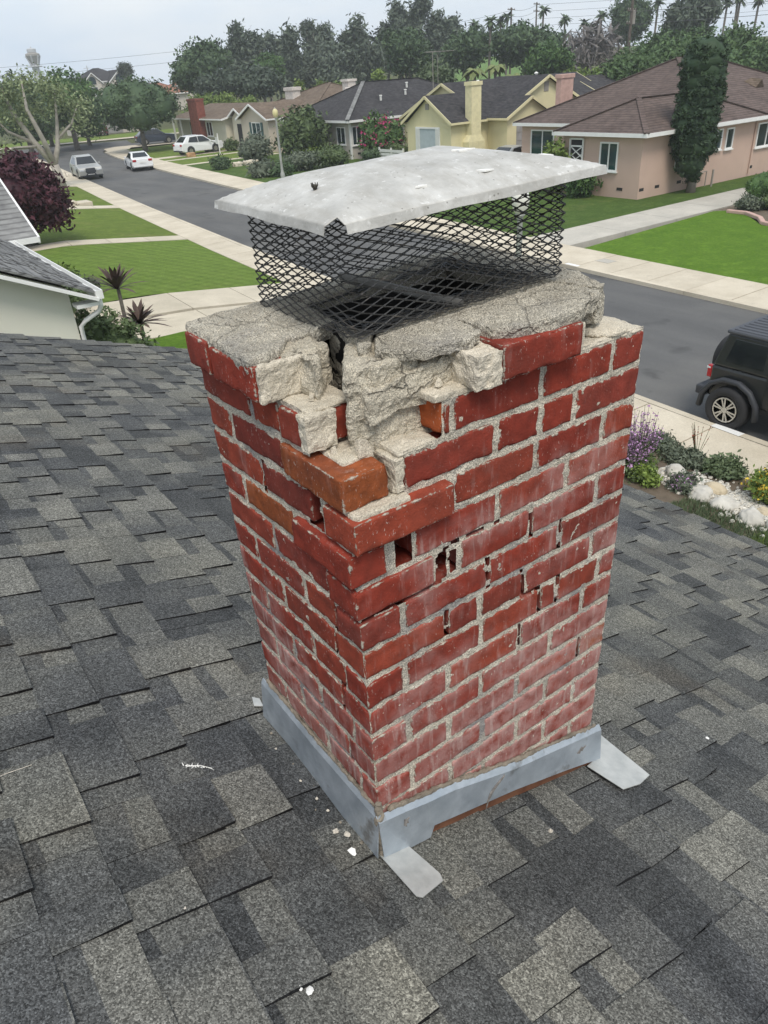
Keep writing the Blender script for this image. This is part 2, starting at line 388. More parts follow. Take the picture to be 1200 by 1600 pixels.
M['soot'] = plain('sooty_flue', (.022, .02, .018), .95)
M['pipe'] = mat_metal('grey_bar_metal', (.20, .19, .175), (.32, .31, .29), .3, .55)
M['white'] = plain('white_paint', (.78, .78, .76), .5, 0, .04)
M['offwhite'] = plain('off_white_paint', (.66, .66, .62), .6, 0, .05)
M['droppings'] = plain('white_droppings', (.82, .81, .77), .8, 0, .06, 60)
M['crumb'] = plain('mortar_crumb_mat', (.58, .53, .45), .95, 0, .25, 80, .002, 300)
M['glass'] = mat_glass(); M['glass_green'] = mat_glass('green_window_glass', (.012, .045, .045))
M['shade'] = plain('window_blind', (.42, .48, .50), .7, 0, .08)
M['asphalt'] = mat_asphalt()
M['walk'] = mat_concrete('sidewalk_concrete', (.50, .44, .34), (.64, .575, .46))
M['drive'] = mat_concrete('driveway_concrete', (.48, .43, .335), (.62, .555, .44))
M['drive_grey'] = mat_concrete('old_driveway_concrete', (.38, .36, .315), (.50, .47, .41))
M['soil'] = plain('garden_soil', (.13, .10, .07), .95, 0, .3, 4, .02, 30)
M['mulch'] = plain('red_mulch', (.16, .062, .045), .95, 0, .35, 25, .03, 40)
M['ground'] = mat_grass('rough_ground', (.06, .075, .03), (.125, .13, .06), None, .5)
M['lawn_mown'] = mat_grass('mown_striped_lawn', (.105, .180, .028), (.180, .262, .050), (10.2, 4.4), .2)
M['lawn_dry'] = mat_grass('dry_edged_lawn', (.105, .17, .028), (.195, .255, .05), None, .5)
M['lawn_deep'] = mat_grass('deep_green_lawn', (.090, .190, .016), (.155, .270, .030), None, .0)
M['lawn_pink'] = mat_grass('patchy_lawn', (.055, .11, .022), (.11, .17, .038), None, .3)
M['lawn_far'] = mat_grass('golf_lawn', (.10, .18, .05), (.17, .26, .08))
# ------------------------------------------------------------------ terrain, street, pavements, lawns
G0 = -4.8
def interp(y, tab):
    if y <= tab[0][0]: return tab[0][1]
    for (a, b), (c, d) in zip(tab, tab[1:]):
        if y <= c: return b+(d-b)*(y-a)/(c-a)
    (a, b), (c, d) = tab[-2:]; return b+(d-b)*(y-a)/(c-a)
NEAR = [(-40, 11.5), (4, 11.75), (8, 11.95), (30, 13.7), (46, 15.2), (56, 16.3), (82, 19.1), (98, 20.9)]
FAR = [(-40, 18.6), (9, 19.1), (17, 19.6), (32, 20.8), (46, 21.95), (62, 23.4), (74, 24.6), (86, 26.2), (97, 28.2)]
xn = lambda y: interp(y, NEAR)
xf = lambda y: interp(y, FAR)
def sst(a, b, v):
    t = min(1, max(0, (v-a)/(b-a))); return t*t*(3-2*t)
def gz(x, y):
    """ground height: our side of the street stands up to .6 m above the walk; a hillside rises far behind"""
    h = G0
    if y < 98: h += .6*min(1, max(0, (xn(y)-1.5-x)/5.2))
    d = math.hypot(x-CAM.x, y-CAM.y); az = math.degrees(math.atan2(x-CAM.x, y-CAM.y))
    h += (7.5*sst(105, 230, d)*sst(16, 40, az) + 4.2*sst(150, 235, d)*(1-sst(16, 40, az)))
    if d > 260: h += 1.5*sst(260, 700, d)
    return h
def draped(name, poly, mat, lift, step=1.0, kind='structure', zf=gz):
    """a polygon clipped on a grid and laid over the ground"""
    bm = bmesh.new(); vs = [bm.verts.new((x, y, 0)) for x, y in poly]; bm.faces.new(vs)
    xs = [p[0] for p in poly]; ys = [p[1] for p in poly]
    for ax, lo, hi in ((0, min(xs), max(xs)), (1, min(ys), max(ys))):
        q = math.ceil(lo/step)*step
        while q < hi:
            co = [0, 0, 0]; no = [0, 0, 0]; co[ax] = q; no[ax] = 1
            bmesh.ops.bisect_plane(bm, geom=bm.verts[:]+bm.edges[:]+bm.faces[:], plane_co=co, plane_no=no); q += step
    for v in bm.verts: v.co.z = zf(v.co.x, v.co.y)+lift
    bmesh.ops.recalc_face_normals(bm, faces=bm.faces)
    for f in bm.faces:
        if f.normal.z < 0: f.normal_flip()
    me = bpy.data.meshes.new(name); bm.to_mesh(me); bm.free(); me.materials.append(mat)
    o = link(name, me); tag(o, kind=kind); return o

# ground: polar grid out to the horizon
V = []; F = []
rads = [0, 4, 8, 12, 16, 20, 25, 30, 36, 44, 54, 66, 80, 95, 110, 130, 150, 175, 200, 230, 270, 330, 430]
NA = 120
for r in rads:
    for j in range(NA):
        a = 2*math.pi*j/NA; x = CAM.x+max(r, .01)*math.sin(a); y = CAM.y+max(r, .01)*math.cos(a)
        V.append((x, y, gz(x, y)-(.30 if y < 104 and r < 110 else .10)))
for i in range(len(rads)-1):
    for j in range(NA): F.append((i*NA+j, i*NA+(j+1) % NA, (i+1)*NA+(j+1) % NA, (i+1)*NA+j))
o = link('ground', np_mesh('ground', V, F, M['ground'], True)); tag(o, kind='structure')

# road: main street curving away, plus the cross street
ys = list(range(-36, 97, 4))
mb = MB()
for a, b in zip(ys, ys[1:]):
    mb.add([(xn(a), a, G0-.09), (xf(a), a, G0-.09), (xf(b), b, G0-.09), (xn(b), b, G0-.09)], [(0, 1, 2, 3)])
mb.add([(20.4, 96, G0-.09), (28.05, 96, G0-.09), (31, 101, G0-.09), (90, 88, G0-.09), (92, 98, G0-.09), (33, 114, G0-.09), (-50, 134, G0-.09), (-52, 123, G0-.09), (18, 106, G0-.09)],
       [(0, 1, 2, 8), (2, 3, 4, 5), (2, 5, 6, 7), (2, 7, 8)])
o = mb.build('road', M['asphalt']); tag(o, kind='structure')

def sidewalk(nm, y0, y1, edge, w0, w1, side, slab=1.5):
    """slabs between the kerb line and the lawns; kerb stones as long blocks"""
    root = empty(nm); tag(root, kind='structure')
    y = y0
    while y < y1-.01:
        b = min(y+slab, y1); g = .012
        q = []
        for yy in (y+g, b-g):
            e = edge(yy); w = w0+(w1-w0)*(yy-y0)/(y1-y0)
            q.append((e+side*.17, e+side*w, yy))
        z0, z1 = G0-.2, G0+.02+rng.uniform(-.004, .004)
        (a1, a2, ya), (b1, b2, yb) = q
        p = [(a1, ya), (a2, ya), (b2, yb), (b1, yb)]
        MB().prism(p, z0, z1).build('paving_slab', M['walk'], root)
        y = b
    y = y0
    while y < y1-.01:
        b = min(y+slab*2, y1); mb = MB(); e0, e1 = edge(y+.006), edge(b-.006)
        mb.prism([(e0, y+.006), (e0+side*.16, y+.006), (e1+side*.16, b-.006), (e1, b-.006)], G0-.2, G0+.024)
        mb.build('kerb_stone', M['walk'], root); y = b
    return root
sidewalk('sidewalk', -12, 96, xn, 1.45, 1.5, -1)
sidewalk('sidewalk', -6, 94, xf, 2.15, 2.6, 1)
# rounded corner pavement at the crossing
draped('sidewalk', [(28.0, 94), (30.6, 94), (31.6, 96.4), (60, 92), (60.5, 94), (31, 100.4), (29.0, 98.6)], M['walk'], .02, 3)
draped('sidewalk', [(18.9, 96.2), (20.4, 96.2), (19.6, 101), (16, 106), (-40, 122), (-41, 120), (15, 103.6), (18.2, 100)], M['walk'], .02, 3)
draped('sidewalk', [(33, 116), (92, 101), (93, 104), (33, 119), (-40, 139), (-41, 136)], M['walk'], .02, 3)

def drive(nm, poly_list, mat, lift=.012, zf=gz):
    root = empty(nm); tag(root, kind='structure')
    for poly in poly_list:
        MB().prism(poly, lambda x, y: zf(x, y)-.25, lambda x, y: zf(x, y)+lift).build('paving_slab', mat, root)
def grid_slabs(x0, x1, y0, y1, nx, ny, g=.012, fx0=None, fx1=None):
    out = []
    for i in range(nx):
        for j in range(ny):
            ya, yb = y0+(y1-y0)*j/ny+g, y0+(y1-y0)*(j+1)/ny-g
            A = lambda y, q: (fx0(y) if fx0 else x0)+((fx1(y) if fx1 else x1)-(fx0(y) if fx0 else x0))*q
            qa, qb = i/nx, (i+1)/nx
            out.append([(A(ya, qa)+g, ya), (A(ya, qb)-g, ya), (A(yb, qb)-g, yb), (A(yb, qa)+g, yb)])
    return out
nb = lambda y: xn(y)-1.47          # back of our walk
fb = lambda y: xf(y)+2.2           # back of the far walk
# neighbour driveway (two strips of slabs with a grass joint), path and steps on our side
drive('driveway', grid_slabs(0, 0, 17.9, 20.0, 5, 1, fx0=lambda y: 1.0, fx1=nb)+grid_slabs(0, 0, 20.25, 22.6, 5, 1, fx0=lambda y: 1.0, fx1=nb), M['drive'])
drive('path', grid_slabs(0, 0, 33.6, 34.9, 5, 1, fx0=lambda y: 4.0, fx1=nb), M['drive'])
drive('path', grid_slabs(0, 0, 47.2, 48.6, 4, 1, fx0=lambda y: 8.5, fx1=nb), M['drive'])
drive('driveway', grid_slabs(0, 0, 62, 66, 3, 1, fx0=lambda y: 8.0, fx1=nb), M['drive'])
# far side: pink house drive, yellow house drive, cream house drives
drive('driveway', grid_slabs(0, 0, 18.9, 21.2, 9, 1, fx0=fb, fx1=lambda y: 52), M['drive_grey'])
drive('driveway', grid_slabs(0, 0, 36.2, 39.2, 6, 1, fx0=fb, fx1=lambda y: 42), M['drive_grey'])
drive('driveway', grid_slabs(0, 0, 76.4, 78.0, 4, 1, fx0=fb, fx1=lambda y: 36.5)+grid_slabs(0, 0, 73.2, 74.0, 4, 1, fx0=fb, fx1=lambda y: 36.5), M['drive'])
drive('path', grid_slabs(0, 0, 67.2, 68.1, 4, 1, fx0=fb, fx1=lambda y: 36), M['drive'])

def lawn(mat, poly, lift=-.02, step=1.0): return draped('lawn', poly, mat, lift, step)
def band(y0, y1, fx0, fx1, st=2.0):
    ys_ = [y0+(y1-y0)*i/max(1, round((y1-y0)/st)) for i in range(max(1, round((y1-y0)/st))+1)]
    return [(fx0(y), y) for y in ys_]+[(fx1(y), y) for y in ys_[::-1]]
c_ = lambda v: (lambda y: v)
lawn(M['lawn_deep'], band(8.5, 17.86, c_(3.0), nb), .0)
lawn(M['lawn_deep'], [(2.6, -8), (7.62, -8), (7.62, 6.3), (7.1, 6.35), (4.1, 6.6), (4.3, 8.48), (2.6, 8.48)], -.01)
lawn(M['lawn_mown'], band(22.64, 33.56, c_(5.0), nb), .0)
lawn(M['lawn_dry'], band(34.94, 47.1, c_(6.5), nb), .0)
lawn(M['lawn_dry'], band(48.7, 61.9, c_(9.0), nb), .0)
lawn(M['lawn_pink'], band(66.1, 94, c_(9.0), nb), .0)
R1 = [(21.75, 18.2), (31.0, 18.75), (31.6, 18.2), (31.0, 17.2), (29.4, 15.6), (28.6, 13.4), (28.9, 10), (29.5, 4), (29, -4), (20.95, -4), (21.2, 8)]
lawn(M['lawn_deep'], R1, .0)
lawn(M['lawn_pink'], band(21.24, 36.1, fb, c_(36.0)), .0)
lawn(M['lawn_pink'], [(31.7, 21.24), (31.7, 23.2), (52, 23.2), (52, 21.24)], .004)
lawn(M['lawn_pink'], band(39.3, 67.1, fb, c_(36.5)), .0)
lawn(M['lawn_dry'], band(68.2, 73.1, fb, c_(36.5)), .0)
lawn(M['lawn_dry'], band(74.1, 76.3, fb, c_(36.5)), .0)
lawn(M['lawn_dry'], band(78.1, 94, lambda y: xf(y)+2.65, c_(38.0)), .0)
lawn(M['lawn_dry'], [(33, 119.2), (60, 112.5), (62, 122), (36, 130), (8, 136), (6, 127)], .0, 4)
draped('lawn', [(96, 112), (118, 104), (150, 150), (128, 170)], M['lawn_far'], .05, 6)
# garden beds
draped('garden_bed', [(7.6, -2), (10.2, -2), (10.22, 7.6), (4.5, 8.4), (4.2, 6.6), (7.2, 6.4)], M['soil'], .0, .6)
draped('garden_bed', [(31.1, 18.75), (44, 18.75), (44, 2), (29.7, 2), (29.1, 10), (28.8, 13.4), (29.6, 15.5), (31.15, 17.1), (31.75, 18.2)], M['soil'], .006, 2)
draped('mulch_bed', [(30.4, 15.6), (33.5, 16.2), (36, 14), (35, 9), (31, 9), (29.9, 12), (29.7, 14.2)], M['mulch'], .03, 1)
# ------------------------------------------------------------------ houses
M['pinkst'] = mat_stucco('pink_stucco', (.53, .385, .315))
M['yellowst'] = mat_stucco('yellow_stucco', (.66, .60, .37))
M['creamst'] = mat_stucco('cream_stucco', (.60, .56, .44))
M['beigest'] = mat_stucco('beige_stucco', (.52, .46, .38))
M['greyst'] = mat_stucco('pale_grey_siding', (.50, .46, .41))
M['whitest'] = mat_stucco('white_stucco', (.70, .69, .60))
M['farst'] = mat_stucco('far_pale_stucco', (.55, .50, .44))
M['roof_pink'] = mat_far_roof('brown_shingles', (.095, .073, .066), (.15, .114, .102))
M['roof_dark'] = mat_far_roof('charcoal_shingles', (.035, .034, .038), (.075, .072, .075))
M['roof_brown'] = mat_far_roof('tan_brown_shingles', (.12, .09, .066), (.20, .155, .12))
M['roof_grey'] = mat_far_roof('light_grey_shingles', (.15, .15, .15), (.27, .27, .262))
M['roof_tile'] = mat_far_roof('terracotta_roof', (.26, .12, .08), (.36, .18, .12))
M['chim_red'] = plain('red_chimney_brick', (.20, .06, .04), .9, 0, .3, 5, .01, 30)
M['chim_yellow'] = plain('yellow_painted_brick', (.68, .62, .38), .9, 0, .1, 4, .01, 20)
M['chim_pink'] = plain('pink_painted_brick', (.50, .33, .28), .9, 0, .12, 4, .01, 20)
M['chim_white'] = plain('whitewashed_brick', (.60, .55, .50), .9, 0, .2, 5, .01, 20)
M['dark'] = plain('dark_opening', (.02, .02, .02), .9)
M['garage'] = plain('grey_garage_door', (.30, .29, .28), .7)
M['shutter'] = plain('green_shutter', (.05, .10, .10), .7)
M['ventgrey'] = plain('grey_vent', (.28, .26, .23), .7)

def window(root, axis, plane, a0, a1, z0, z1, out, mull=1, glass=None, sill=True, frame=.07):
    """window lying in plane axis=const; out = outward sign"""
    gl = glass or M['glass']; mb = MB(); d = .06
    def bx(m, u0, u1, w0, w1, p0, p1):
        lo, hi = min(p0, p1), max(p0, p1)
        if axis == 'x': m.box(lo, hi, u0, u1, w0, w1)
        else: m.box(u0, u1, lo, hi, w0, w1)
    p0, p1 = plane-out*.05, plane+out*d
    bx(mb, a0, a0+frame, z0, z1, p0, p1); bx(mb, a1-frame, a1, z0, z1, p0, p1)
    bx(mb, a0+frame, a1-frame, z0, z0+frame, p0, p1); bx(mb, a0+frame, a1-frame, z1-frame, z1, p0, p1)
    for i in range(mull):
        c = a0+(a1-a0)*(i+1)/(mull+1); bx(mb, c-.03, c+.03, z0+frame, z1-frame, p0, plane+out*(d-.01))
    if sill: bx(mb, a0-.05, a1+.05, z0-.06, z0-.002, p0, plane+out*.11)
    w = mb.build('window', M['white'], root)
    g = MB(); bx(g, a0+frame-.01, a1-frame+.01, z0+frame-.01, z1-frame+.01, plane-out*.05, plane+out*.012)
    g.build('pane', gl, w); return w

def slab_roof(mb, tops, th=.16):
    """closed shell from roof planes (each a list of 3D points, ccw from above) thickened downward"""
    for pl in tops:
        n = len(pl); dn = [(x, y, z-th) for x, y, z in pl]
        mb.add(list(pl)+dn, [tuple(range(n)), tuple(range(n, 2*n))[::-1]]+[(i, n+i, n+(i+1) % n, (i+1) % n) for i in range(n)])
def hip_roof(root, x0, x1, y0, y1, ez, rise, mat, ridge='x', th=.16, fascia=M['white']):
    w = (y1-y0)/2 if ridge == 'x' else (x1-x0)/2; rz = ez+rise
    if ridge == 'x': a, b = (x0+w, (y0+y1)/2, rz), (x1-w, (y0+y1)/2, rz)
    else: a, b = ((x0+x1)/2, y0+w, rz), ((x0+x1)/2, y1-w, rz)
    c = [(x0, y0, ez), (x1, y0, ez), (x1, y1, ez), (x0, y1, ez)]
    mb = MB()
    pls = [[c[0], c[1], b, a], [c[1], c[2], b], [c[2], c[3], a, b], [c[3], c[0], a]] if ridge == 'x' else \
          [[c[0], c[1], a], [c[1], c[2], b, a], [c[2], c[3], b], [c[3], c[0], a, b]]
    slab_roof(mb, pls, .04)
    r = mb.build('roof', mat, root)
    cap = MB()
    for p, q in ((c[0], a), (c[3], a), (c[1], b), (c[2], b), (a, b)) if ridge == 'x' else ((c[0], a), (c[1], a), (c[3], b), (c[2], b), (a, b)):
        cap.beam((p[0], p[1], p[2]+.025), (q[0], q[1], q[2]+.025), .26, .05)
    cap.build('ridge_cap', mat, r)
    f = MB(); t = .03
    f.box(x0, x1, y0-t, y0, ez-th, ez+.015); f.box(x0, x1, y1, y1+t, ez-th, ez+.015)
    f.box(x0-t, x0, y0-t, y1+t, ez-th, ez+.015); f.box(x1, x1+t, y0-t, y1+t, ez-th, ez+.015)
    f.build('fascia', fascia, root)
    s = MB(); s.box(x0, x1, y0, y1, ez-th+.02, ez-th+.035); s.build('soffit', fascia, root)
    return r
def gable_roof(root, x0, x1, y0, y1, ez, rise, mat, ridge='x', th=.15, fascia=M['white'], name='roof', front=False):
    mb = MB(); rz = ez+rise
    if ridge == 'x':
        ym = (y0+y1)/2
        pls = [[(x0, y0, ez), (x1, y0, ez), (x1, ym, rz), (x0, ym, rz)], [(x1, y1, ez), (x0, y1, ez), (x0, ym, rz), (x1, ym, rz)]]
        ends = [[(x, y0, ez), (x, ym, rz), (x, y1, ez)] for x in (x0, x1)]; eav = [((x0, y0, ez), (x1, y0, ez)), ((x0, y1, ez), (x1, y1, ez))]
    else:
        xm = (x0+x1)/2
        pls = [[(x0, y1, ez), (x0, y0, ez), (xm, y0, rz), (xm, y1, rz)], [(x1, y0, ez), (x1, y1, ez), (xm, y1, rz), (xm, y0, rz)]]
        ends = [[(x0, y, ez), (xm, y, rz), (x1, y, ez)] for y in (y0, y1)]; eav = [((x0, y0, ez), (x0, y1, ez)), ((x1, y0, ez), (x1, y1, ez))]
    slab_roof(mb, pls, .05); r = mb.build(name, mat, root)
    f = MB()
    for e in (ends[:1] if front else ends):
        for p, q in zip(e, e[1:]): f.beam((p[0], p[1], p[2]-.09), (q[0], q[1], q[2]-.09), .05, .17)
    for p, q in eav: f.beam((p[0], p[1], p[2]-.07), (q[0], q[1], q[2]-.07), .07, .13)
    f.build('fascia', fascia, root)
    return r
def walls(root, x0, x1, y0, y1, z0, z1, mat, gable=None, peak=None, name='wall'):
    mb = MB()
    if gable == 'x':      # ridge along x: gable ends at x0, x1
        ym = (y0+y1)/2
        mb.add([(x0,y0,z0),(x0,y1,z0),(x0,y1,z1),(x0,ym,peak),(x0,y0,z1),(x1,y0,z0),(x1,y1,z0),(x1,y1,z1),(x1,ym,peak),(x1,y0,z1)],
               [(0,4,3,2,1),(5,6,7,8,9),(0,5,9,4),(1,2,7,6),(4,9,8,3),(3,8,7,2)])
    elif gable == 'y':
        xm = (x0+x1)/2
        mb.add([(x0,y0,z0),(x1,y0,z0),(x1,y0,z1),(xm,y0,peak),(x0,y0,z1),(x0,y1,z0),(x1,y1,z0),(x1,y1,z1),(xm,y1,peak),(x0,y1,z1)],
               [(0,1,2,3,4),(9,8,7,6,5),(0,4,9,5),(1,6,7,2),(4,3,8,9),(3,2,7,8)])
    else: mb.box(x0, x1, y0, y1, z0, z1)
    return mb.build(name, mat, root)
def box_part(root, name, mat, *b, bevel=0): return MB().box(*b).build(name, mat, root, bevel=bevel)

# --- pink house across the street
h = empty('house', (34, 26, G0), 0, 'pink stucco house with a brown hip roof behind the tall cypress', 'house')
h.location = (0, 0, 0)
walls(h, 31.7, 40, 23.35, 28.3, G0-.4, -1.98, M['pinkst'])
walls(h, 36.1, 51, 23.354, 35.7, G0-.4, -1.98, M['pinkst'])
hip_roof(h, 35.7, 51.4, 22.95, 36.1, -1.93, 2.86, M['roof_pink'], 'x')
hip_roof(h, 31.3, 41.5, 22.9, 28.7, -1.90, 1.30, M['roof_pink'], 'x')
window(h, 'x', 31.7, 24.72, 25.84, -3.62, -2.32, -1, 1, M['glass_green'])
window(h, 'y', 23.35, 34.35, 35.3, -3.62, -2.34, -1, 1)
window(h, 'y', 23.35, 37.2, 38.05, -3.2, -2.24, -1, 1)
window(h, 'y', 23.35, 38.4, 39.05, -3.25, -2.26, -1, 0)
window(h, 'y', 23.35, 41.25, 43.1, -3.46, -2.26, -1, 1)
window(h, 'x', 36.1, 33.0, 34.9, -3.75, -2.3, -1, 1, M['glass_green']); window(h, 'x', 36.1, 31.6, 32.2, -3.75, -2.3, -1, 1)
t_ = MB()   # white porch trellis
for (a, b) in (((31.62, 26.9, -2.2), (31.62, 26.9, -4.7)), ((31.62, 27.75, -2.2), (31.62, 27.75, -4.7)), ((31.62, 26.9, -2.22), (31.62, 27.75, -2.22)), ((31.62, 26.9, -2.55), (31.62, 27.75, -2.55)), ((31.62, 26.9, -3.6), (31.62, 27.75, -3.6))):
    t_.beam(a, b, .07, .07, (1, 0, 0))
for k in range(3):
    a = -2.56-k*.35
    t_.beam((31.61, 26.92, a), (31.61, 27.73, a-.5), .04, .05, (1, 0, 0)); t_.beam((31.615, 27.73, a), (31.615, 26.92, a-.5), .04, .05, (1, 0, 0))
t_.build('porch_trellis', M['white'], h)
box_part(h, 'doorway', M['dark'], 31.66, 31.705, 26.95, 27.7, -4.75, -2.25)
for y in (24.45, 26.4): box_part(h, 'crawl_vent', M['dark'], 31.68, 31.706, y-.17, y+.17, -4.46, -4.33)
for x in (31.95, 33.15, 34.9, 41.2): box_part(h, 'crawl_vent', M['dark'], x-.17, x+.17, 23.344, 23.36, -4.45, -4.31)
mb = MB(); mb.tube([(41.0, 23.3, -1.98), (41.0, 23.3, -4.7)], .035, 6); mb.build('drain_pipe', M['pinkst'], h)
MB().lathe([(.14, 0), (.14, .22), (.2, .24), (.12, .34)], 10, 38.9, 25.4).build('roof_vent', M['offwhite'], h, (0, 0, -.95))
MB().add([(44.2, 25.6, -.75), (45.0, 25.6, -.75), (44.6, 26.2, -.28), (44.6, 25.55, -.35), (45, 26.4, -.42), (44.2, 26.4, -.42)], [(0, 3, 2, 5), (1, 4, 2, 3), (0, 1, 3)]).build('roof_vent', M['roof_brown'], h)
mb = MB(); mb.box(39.55, 40.65, 35.85, 36.3, G0, .22); mb.box(39.48, 40.72, 35.80, 36.36, .22, .45); mb.build('chimney', M['chim_pink'], h, bevel=.02)

# --- second pink house at the right edge
h = empty('house', (0, 0, 0), 0, 'far pinkish house whose brown hip roof peeks in at the right edge', 'house')
walls(h, 57, 72, 27.4, 36, G0-.4, -1.98, M['pinkst']); hip_roof(h, 56.5, 72.5, 26.8, 36.6, -1.95, 2.5, M['roof_pink'], 'x')
window(h, 'x', 57, 29, 30.6, -3.6, -2.3, -1, 1)

# --- yellow house
h = empty('house', (0, 0, 0), 0, 'pale yellow stucco house with steep gables and a stepped yellow chimney', 'house')
walls(h, 35, 41, 41.2, 46.0, G0-.4, -1.95, M['yellowst'], 'x', -.42)
gable_roof(h, 34.7, 44, 40.85, 46.35, -1.92, 1.62, M['roof_dark'], 'x', front=True, fascia=M['yellowst'])
walls(h, 38.5, 52, 41.3, 51, G0-.4, -1.95, M['yellowst'], 'x', .2)
gable_roof(h, 38.2, 52.3, 40.9, 51.2, -1.9, 2.2, M['roof_dark'], 'x', fascia=M['yellowst'])
walls(h, 39.75, 47.4, 40.95, 46, G0-.4, -1.55, M['yellowst'], 'y', .28)
gable_roof(h, 39.35, 47.8, 40.65, 46, -1.62, 2.03, M['roof_dark'], 'y', front=True, fascia=M['yellowst'])
walls(h, 38.3, 42.3, 39.3, 42, G0-.4, -1.85, M['yellowst'], 'y', -.78)
gable_roof(h, 37.95, 42.6, 39.0, 42.2, -1.86, 1.18, M['roof_dark'], 'y', front=True, fascia=M['yellowst'])
box_part(h, 'garage_door', M['garage'], 39.15, 41.05, 39.27, 39.31, G0, -2.25)
gd = MB()
for k in range(1, 5): gd.box(39.17, 41.03, 39.25, 39.268, G0+.5*k-.012, G0+.5*k+.012)
gd.box(40.08, 40.12, 39.252, 39.266, G0, -2.27); gd.build('door_rail', M['ventgrey'], h)
w = window(h, 'x', 35, 42.35, 45.0, -3.7, -2.2, -1, 0, M['shade'], True, .1)
for y in (42.4, 44.55): box_part(h, 'window_side_panel', M['offwhite'], 34.93, 34.97, y, y+.4, -3.6, -2.3)
box_part(h, 'gable_vent', M['ventgrey'], 34.96, 35.005, 43.5, 43.85, -1.15, -.8)
box_part(h, 'gable_vent', M['ventgrey'], 43.35, 43.8, 40.92, 40.955, -.62, -.02)
mb = MB(); mb.box(36.3, 37.15, 40.62, 41.25, -2.75, .14); mb.box(36.24, 37.21, 40.56, 41.3, .14, .36)
mb.hexa([(36.0, 40.55, -3.15), (37.45, 40.55, -3.15), (37.45, 41.25, -3.15), (36.0, 41.25, -3.15), (36.3, 40.62, -2.75), (37.15, 40.62, -2.75), (37.15, 41.25, -2.75), (36.3, 41.25, -2.75)])
mb.box(36.0, 37.45, 40.55, 41.25, G0-.3, -3.15); mb.build('chimney', M['chim_yellow'], h)
for x, y, z in ((40.6, 44.8, -.05), (47, 45.3, .15)): MB().lathe([(.1, 0), (.1, .25), (.18, .27), (.05, .38)], 8, x, y).build('roof_vent', M['offwhite'], h, (0, 0, z))
box_part(h, 'skylight', M['dark'], 42.2, 42.9, 43.6, 44.2, -.75, -.45)
mb = MB()   # television aerial
mb.tube([(41.9, 51.5, -.5), (41.9, 51.5, 2.3)], .03, 5); mb.tube([(41.3, 51.5, 2.3), (44.1, 51.5, 2.32)], .025, 4); mb.tube([(42.4, 51.5, -.5), (42.4, 51.5, 2.1)], .02, 4)
for k in range(7): mb.tube([(41.4+k*.42, 51.1, 2.33), (41.4+k*.42, 51.9, 2.33)], .015, 4)
mb.build('roof_aerial', M['ventgrey'], h)

# --- dark roofed house between yellow and pink
h = empty('house', (0, 0, 0), 0, 'low house with charcoal roof and small yellow gable between the yellow and pink houses', 'house')
walls(h, 51.5, 63, 42.3, 48.4, G0-.4, -1.35, M['yellowst'], 'x', -.15); gable_roof(h, 51.1, 63.3, 41.9, 48.8, -1.38, 1.35, M['roof_dark'], 'x', fascia=M['yellowst'])
walls(h, 54, 66, 40.5, 44, G0-.4, -1.6, M['yellowst'])

# --- pale siding house, dark hip roof (centre)
h = empty('house', (0, 0, 0), 0, 'pale house with corner windows and a dark grey hip roof behind a tall shrub', 'house')
walls(h, 36, 52, 55, 65, G0-.4, -2.0, M['greyst']); hip_roof(h, 35.45, 52.5, 54.45, 65.5, -1.95, 2.5, M['roof_dark'], 'x')
window(h, 'y', 55, 36.15, 37.5, -3.8, -2.4, -1, 2); window(h, 'x', 36, 55.7, 57.0, -3.75, -2.45, -1, 1); window(h, 'x', 36, 59, 61, -3.75, -2.45, -1, 1)
box_part(h, 'corner_post', M['white'], 35.95, 36.1, 54.95, 55.1, G0, -2.0); box_part(h, 'crawl_vent', M['dark'], 36.6, 36.9, 54.99, 55.01, -4.5, -4.35)
box_part(h, 'window', M['glass'], 40.4, 41.3, 54.97, 55.01, -3.7, -2.6)
mb = MB(); mb.beam((35.4, 54.4, -1.88), (41, 60, .6), .34, .06); mb.build('hip_cap', M['roof_grey'], h)
for x, y, z in ((40.5, 56.8, -.85), (43.5, 57.3, -.6), (44.5, 58.4, -.1)): MB().lathe([(.09, 0), (.09, .35), (.14, .36), (.1, .42)], 8, x, y).build('roof_vent', M['offwhite'], h, (0, 0, z))
mb = MB(); mb.box(44, 44.9, 67, 68, -1, .6); mb.box(43.9, 45, 66.9, 68.1, .6, .8); mb.build('chimney', M['chim_white'], h)
mb = MB(); mb.box(43.3, 44.9, 65.6, 66.6, -1.4, .15); mb.build('chimney', M['chim_white'], h, bevel=.1)

# --- beige gabled house
h = empty('house', (0, 0, 0), 0, 'beige house with two white trimmed street gables and brown roof', 'house')
walls(h, 36, 44, 69.0, 74.7, G0-.4, -1.95, M['beigest'], 'x', -.75); gable_roof(h, 35.6, 46, 68.6, 75.1, -1.92, 1.28, M['roof_brown'], 'x', front=True)
walls(h, 36.8, 40, 75.4, 78.4, G0-.4, -1.95, M['creamst'], 'x', -1.2); gable_roof(h, 36.4, 44, 75.15, 78.7, -1.85, .8, M['roof_brown'], 'x', front=True)
walls(h, 39, 52, 66, 80, G0-.4, -1.95, M['beigest']); hip_roof(h, 38.5, 52.5, 65.6, 80.4, -1.9, 2.45, M['roof_brown'], 'y')
w = window(h, 'x', 36, 70.55, 72.4, -3.6, -2.25, -1, 1, M['glass_green'])
for y in (70.1, 72.45): box_part(h, 'shutter', M['shutter'], 35.93, 35.985, y, y+.4, -3.6, -2.25)
box_part(h, 'doorway', M['dark'], 36.76, 36.81, 76.3, 77.3, G0, -2.5); box_part(h, 'gable_vent', M['ventgrey'], 36.77, 36.81, 76.7, 77.1, -1.85, -1.6)
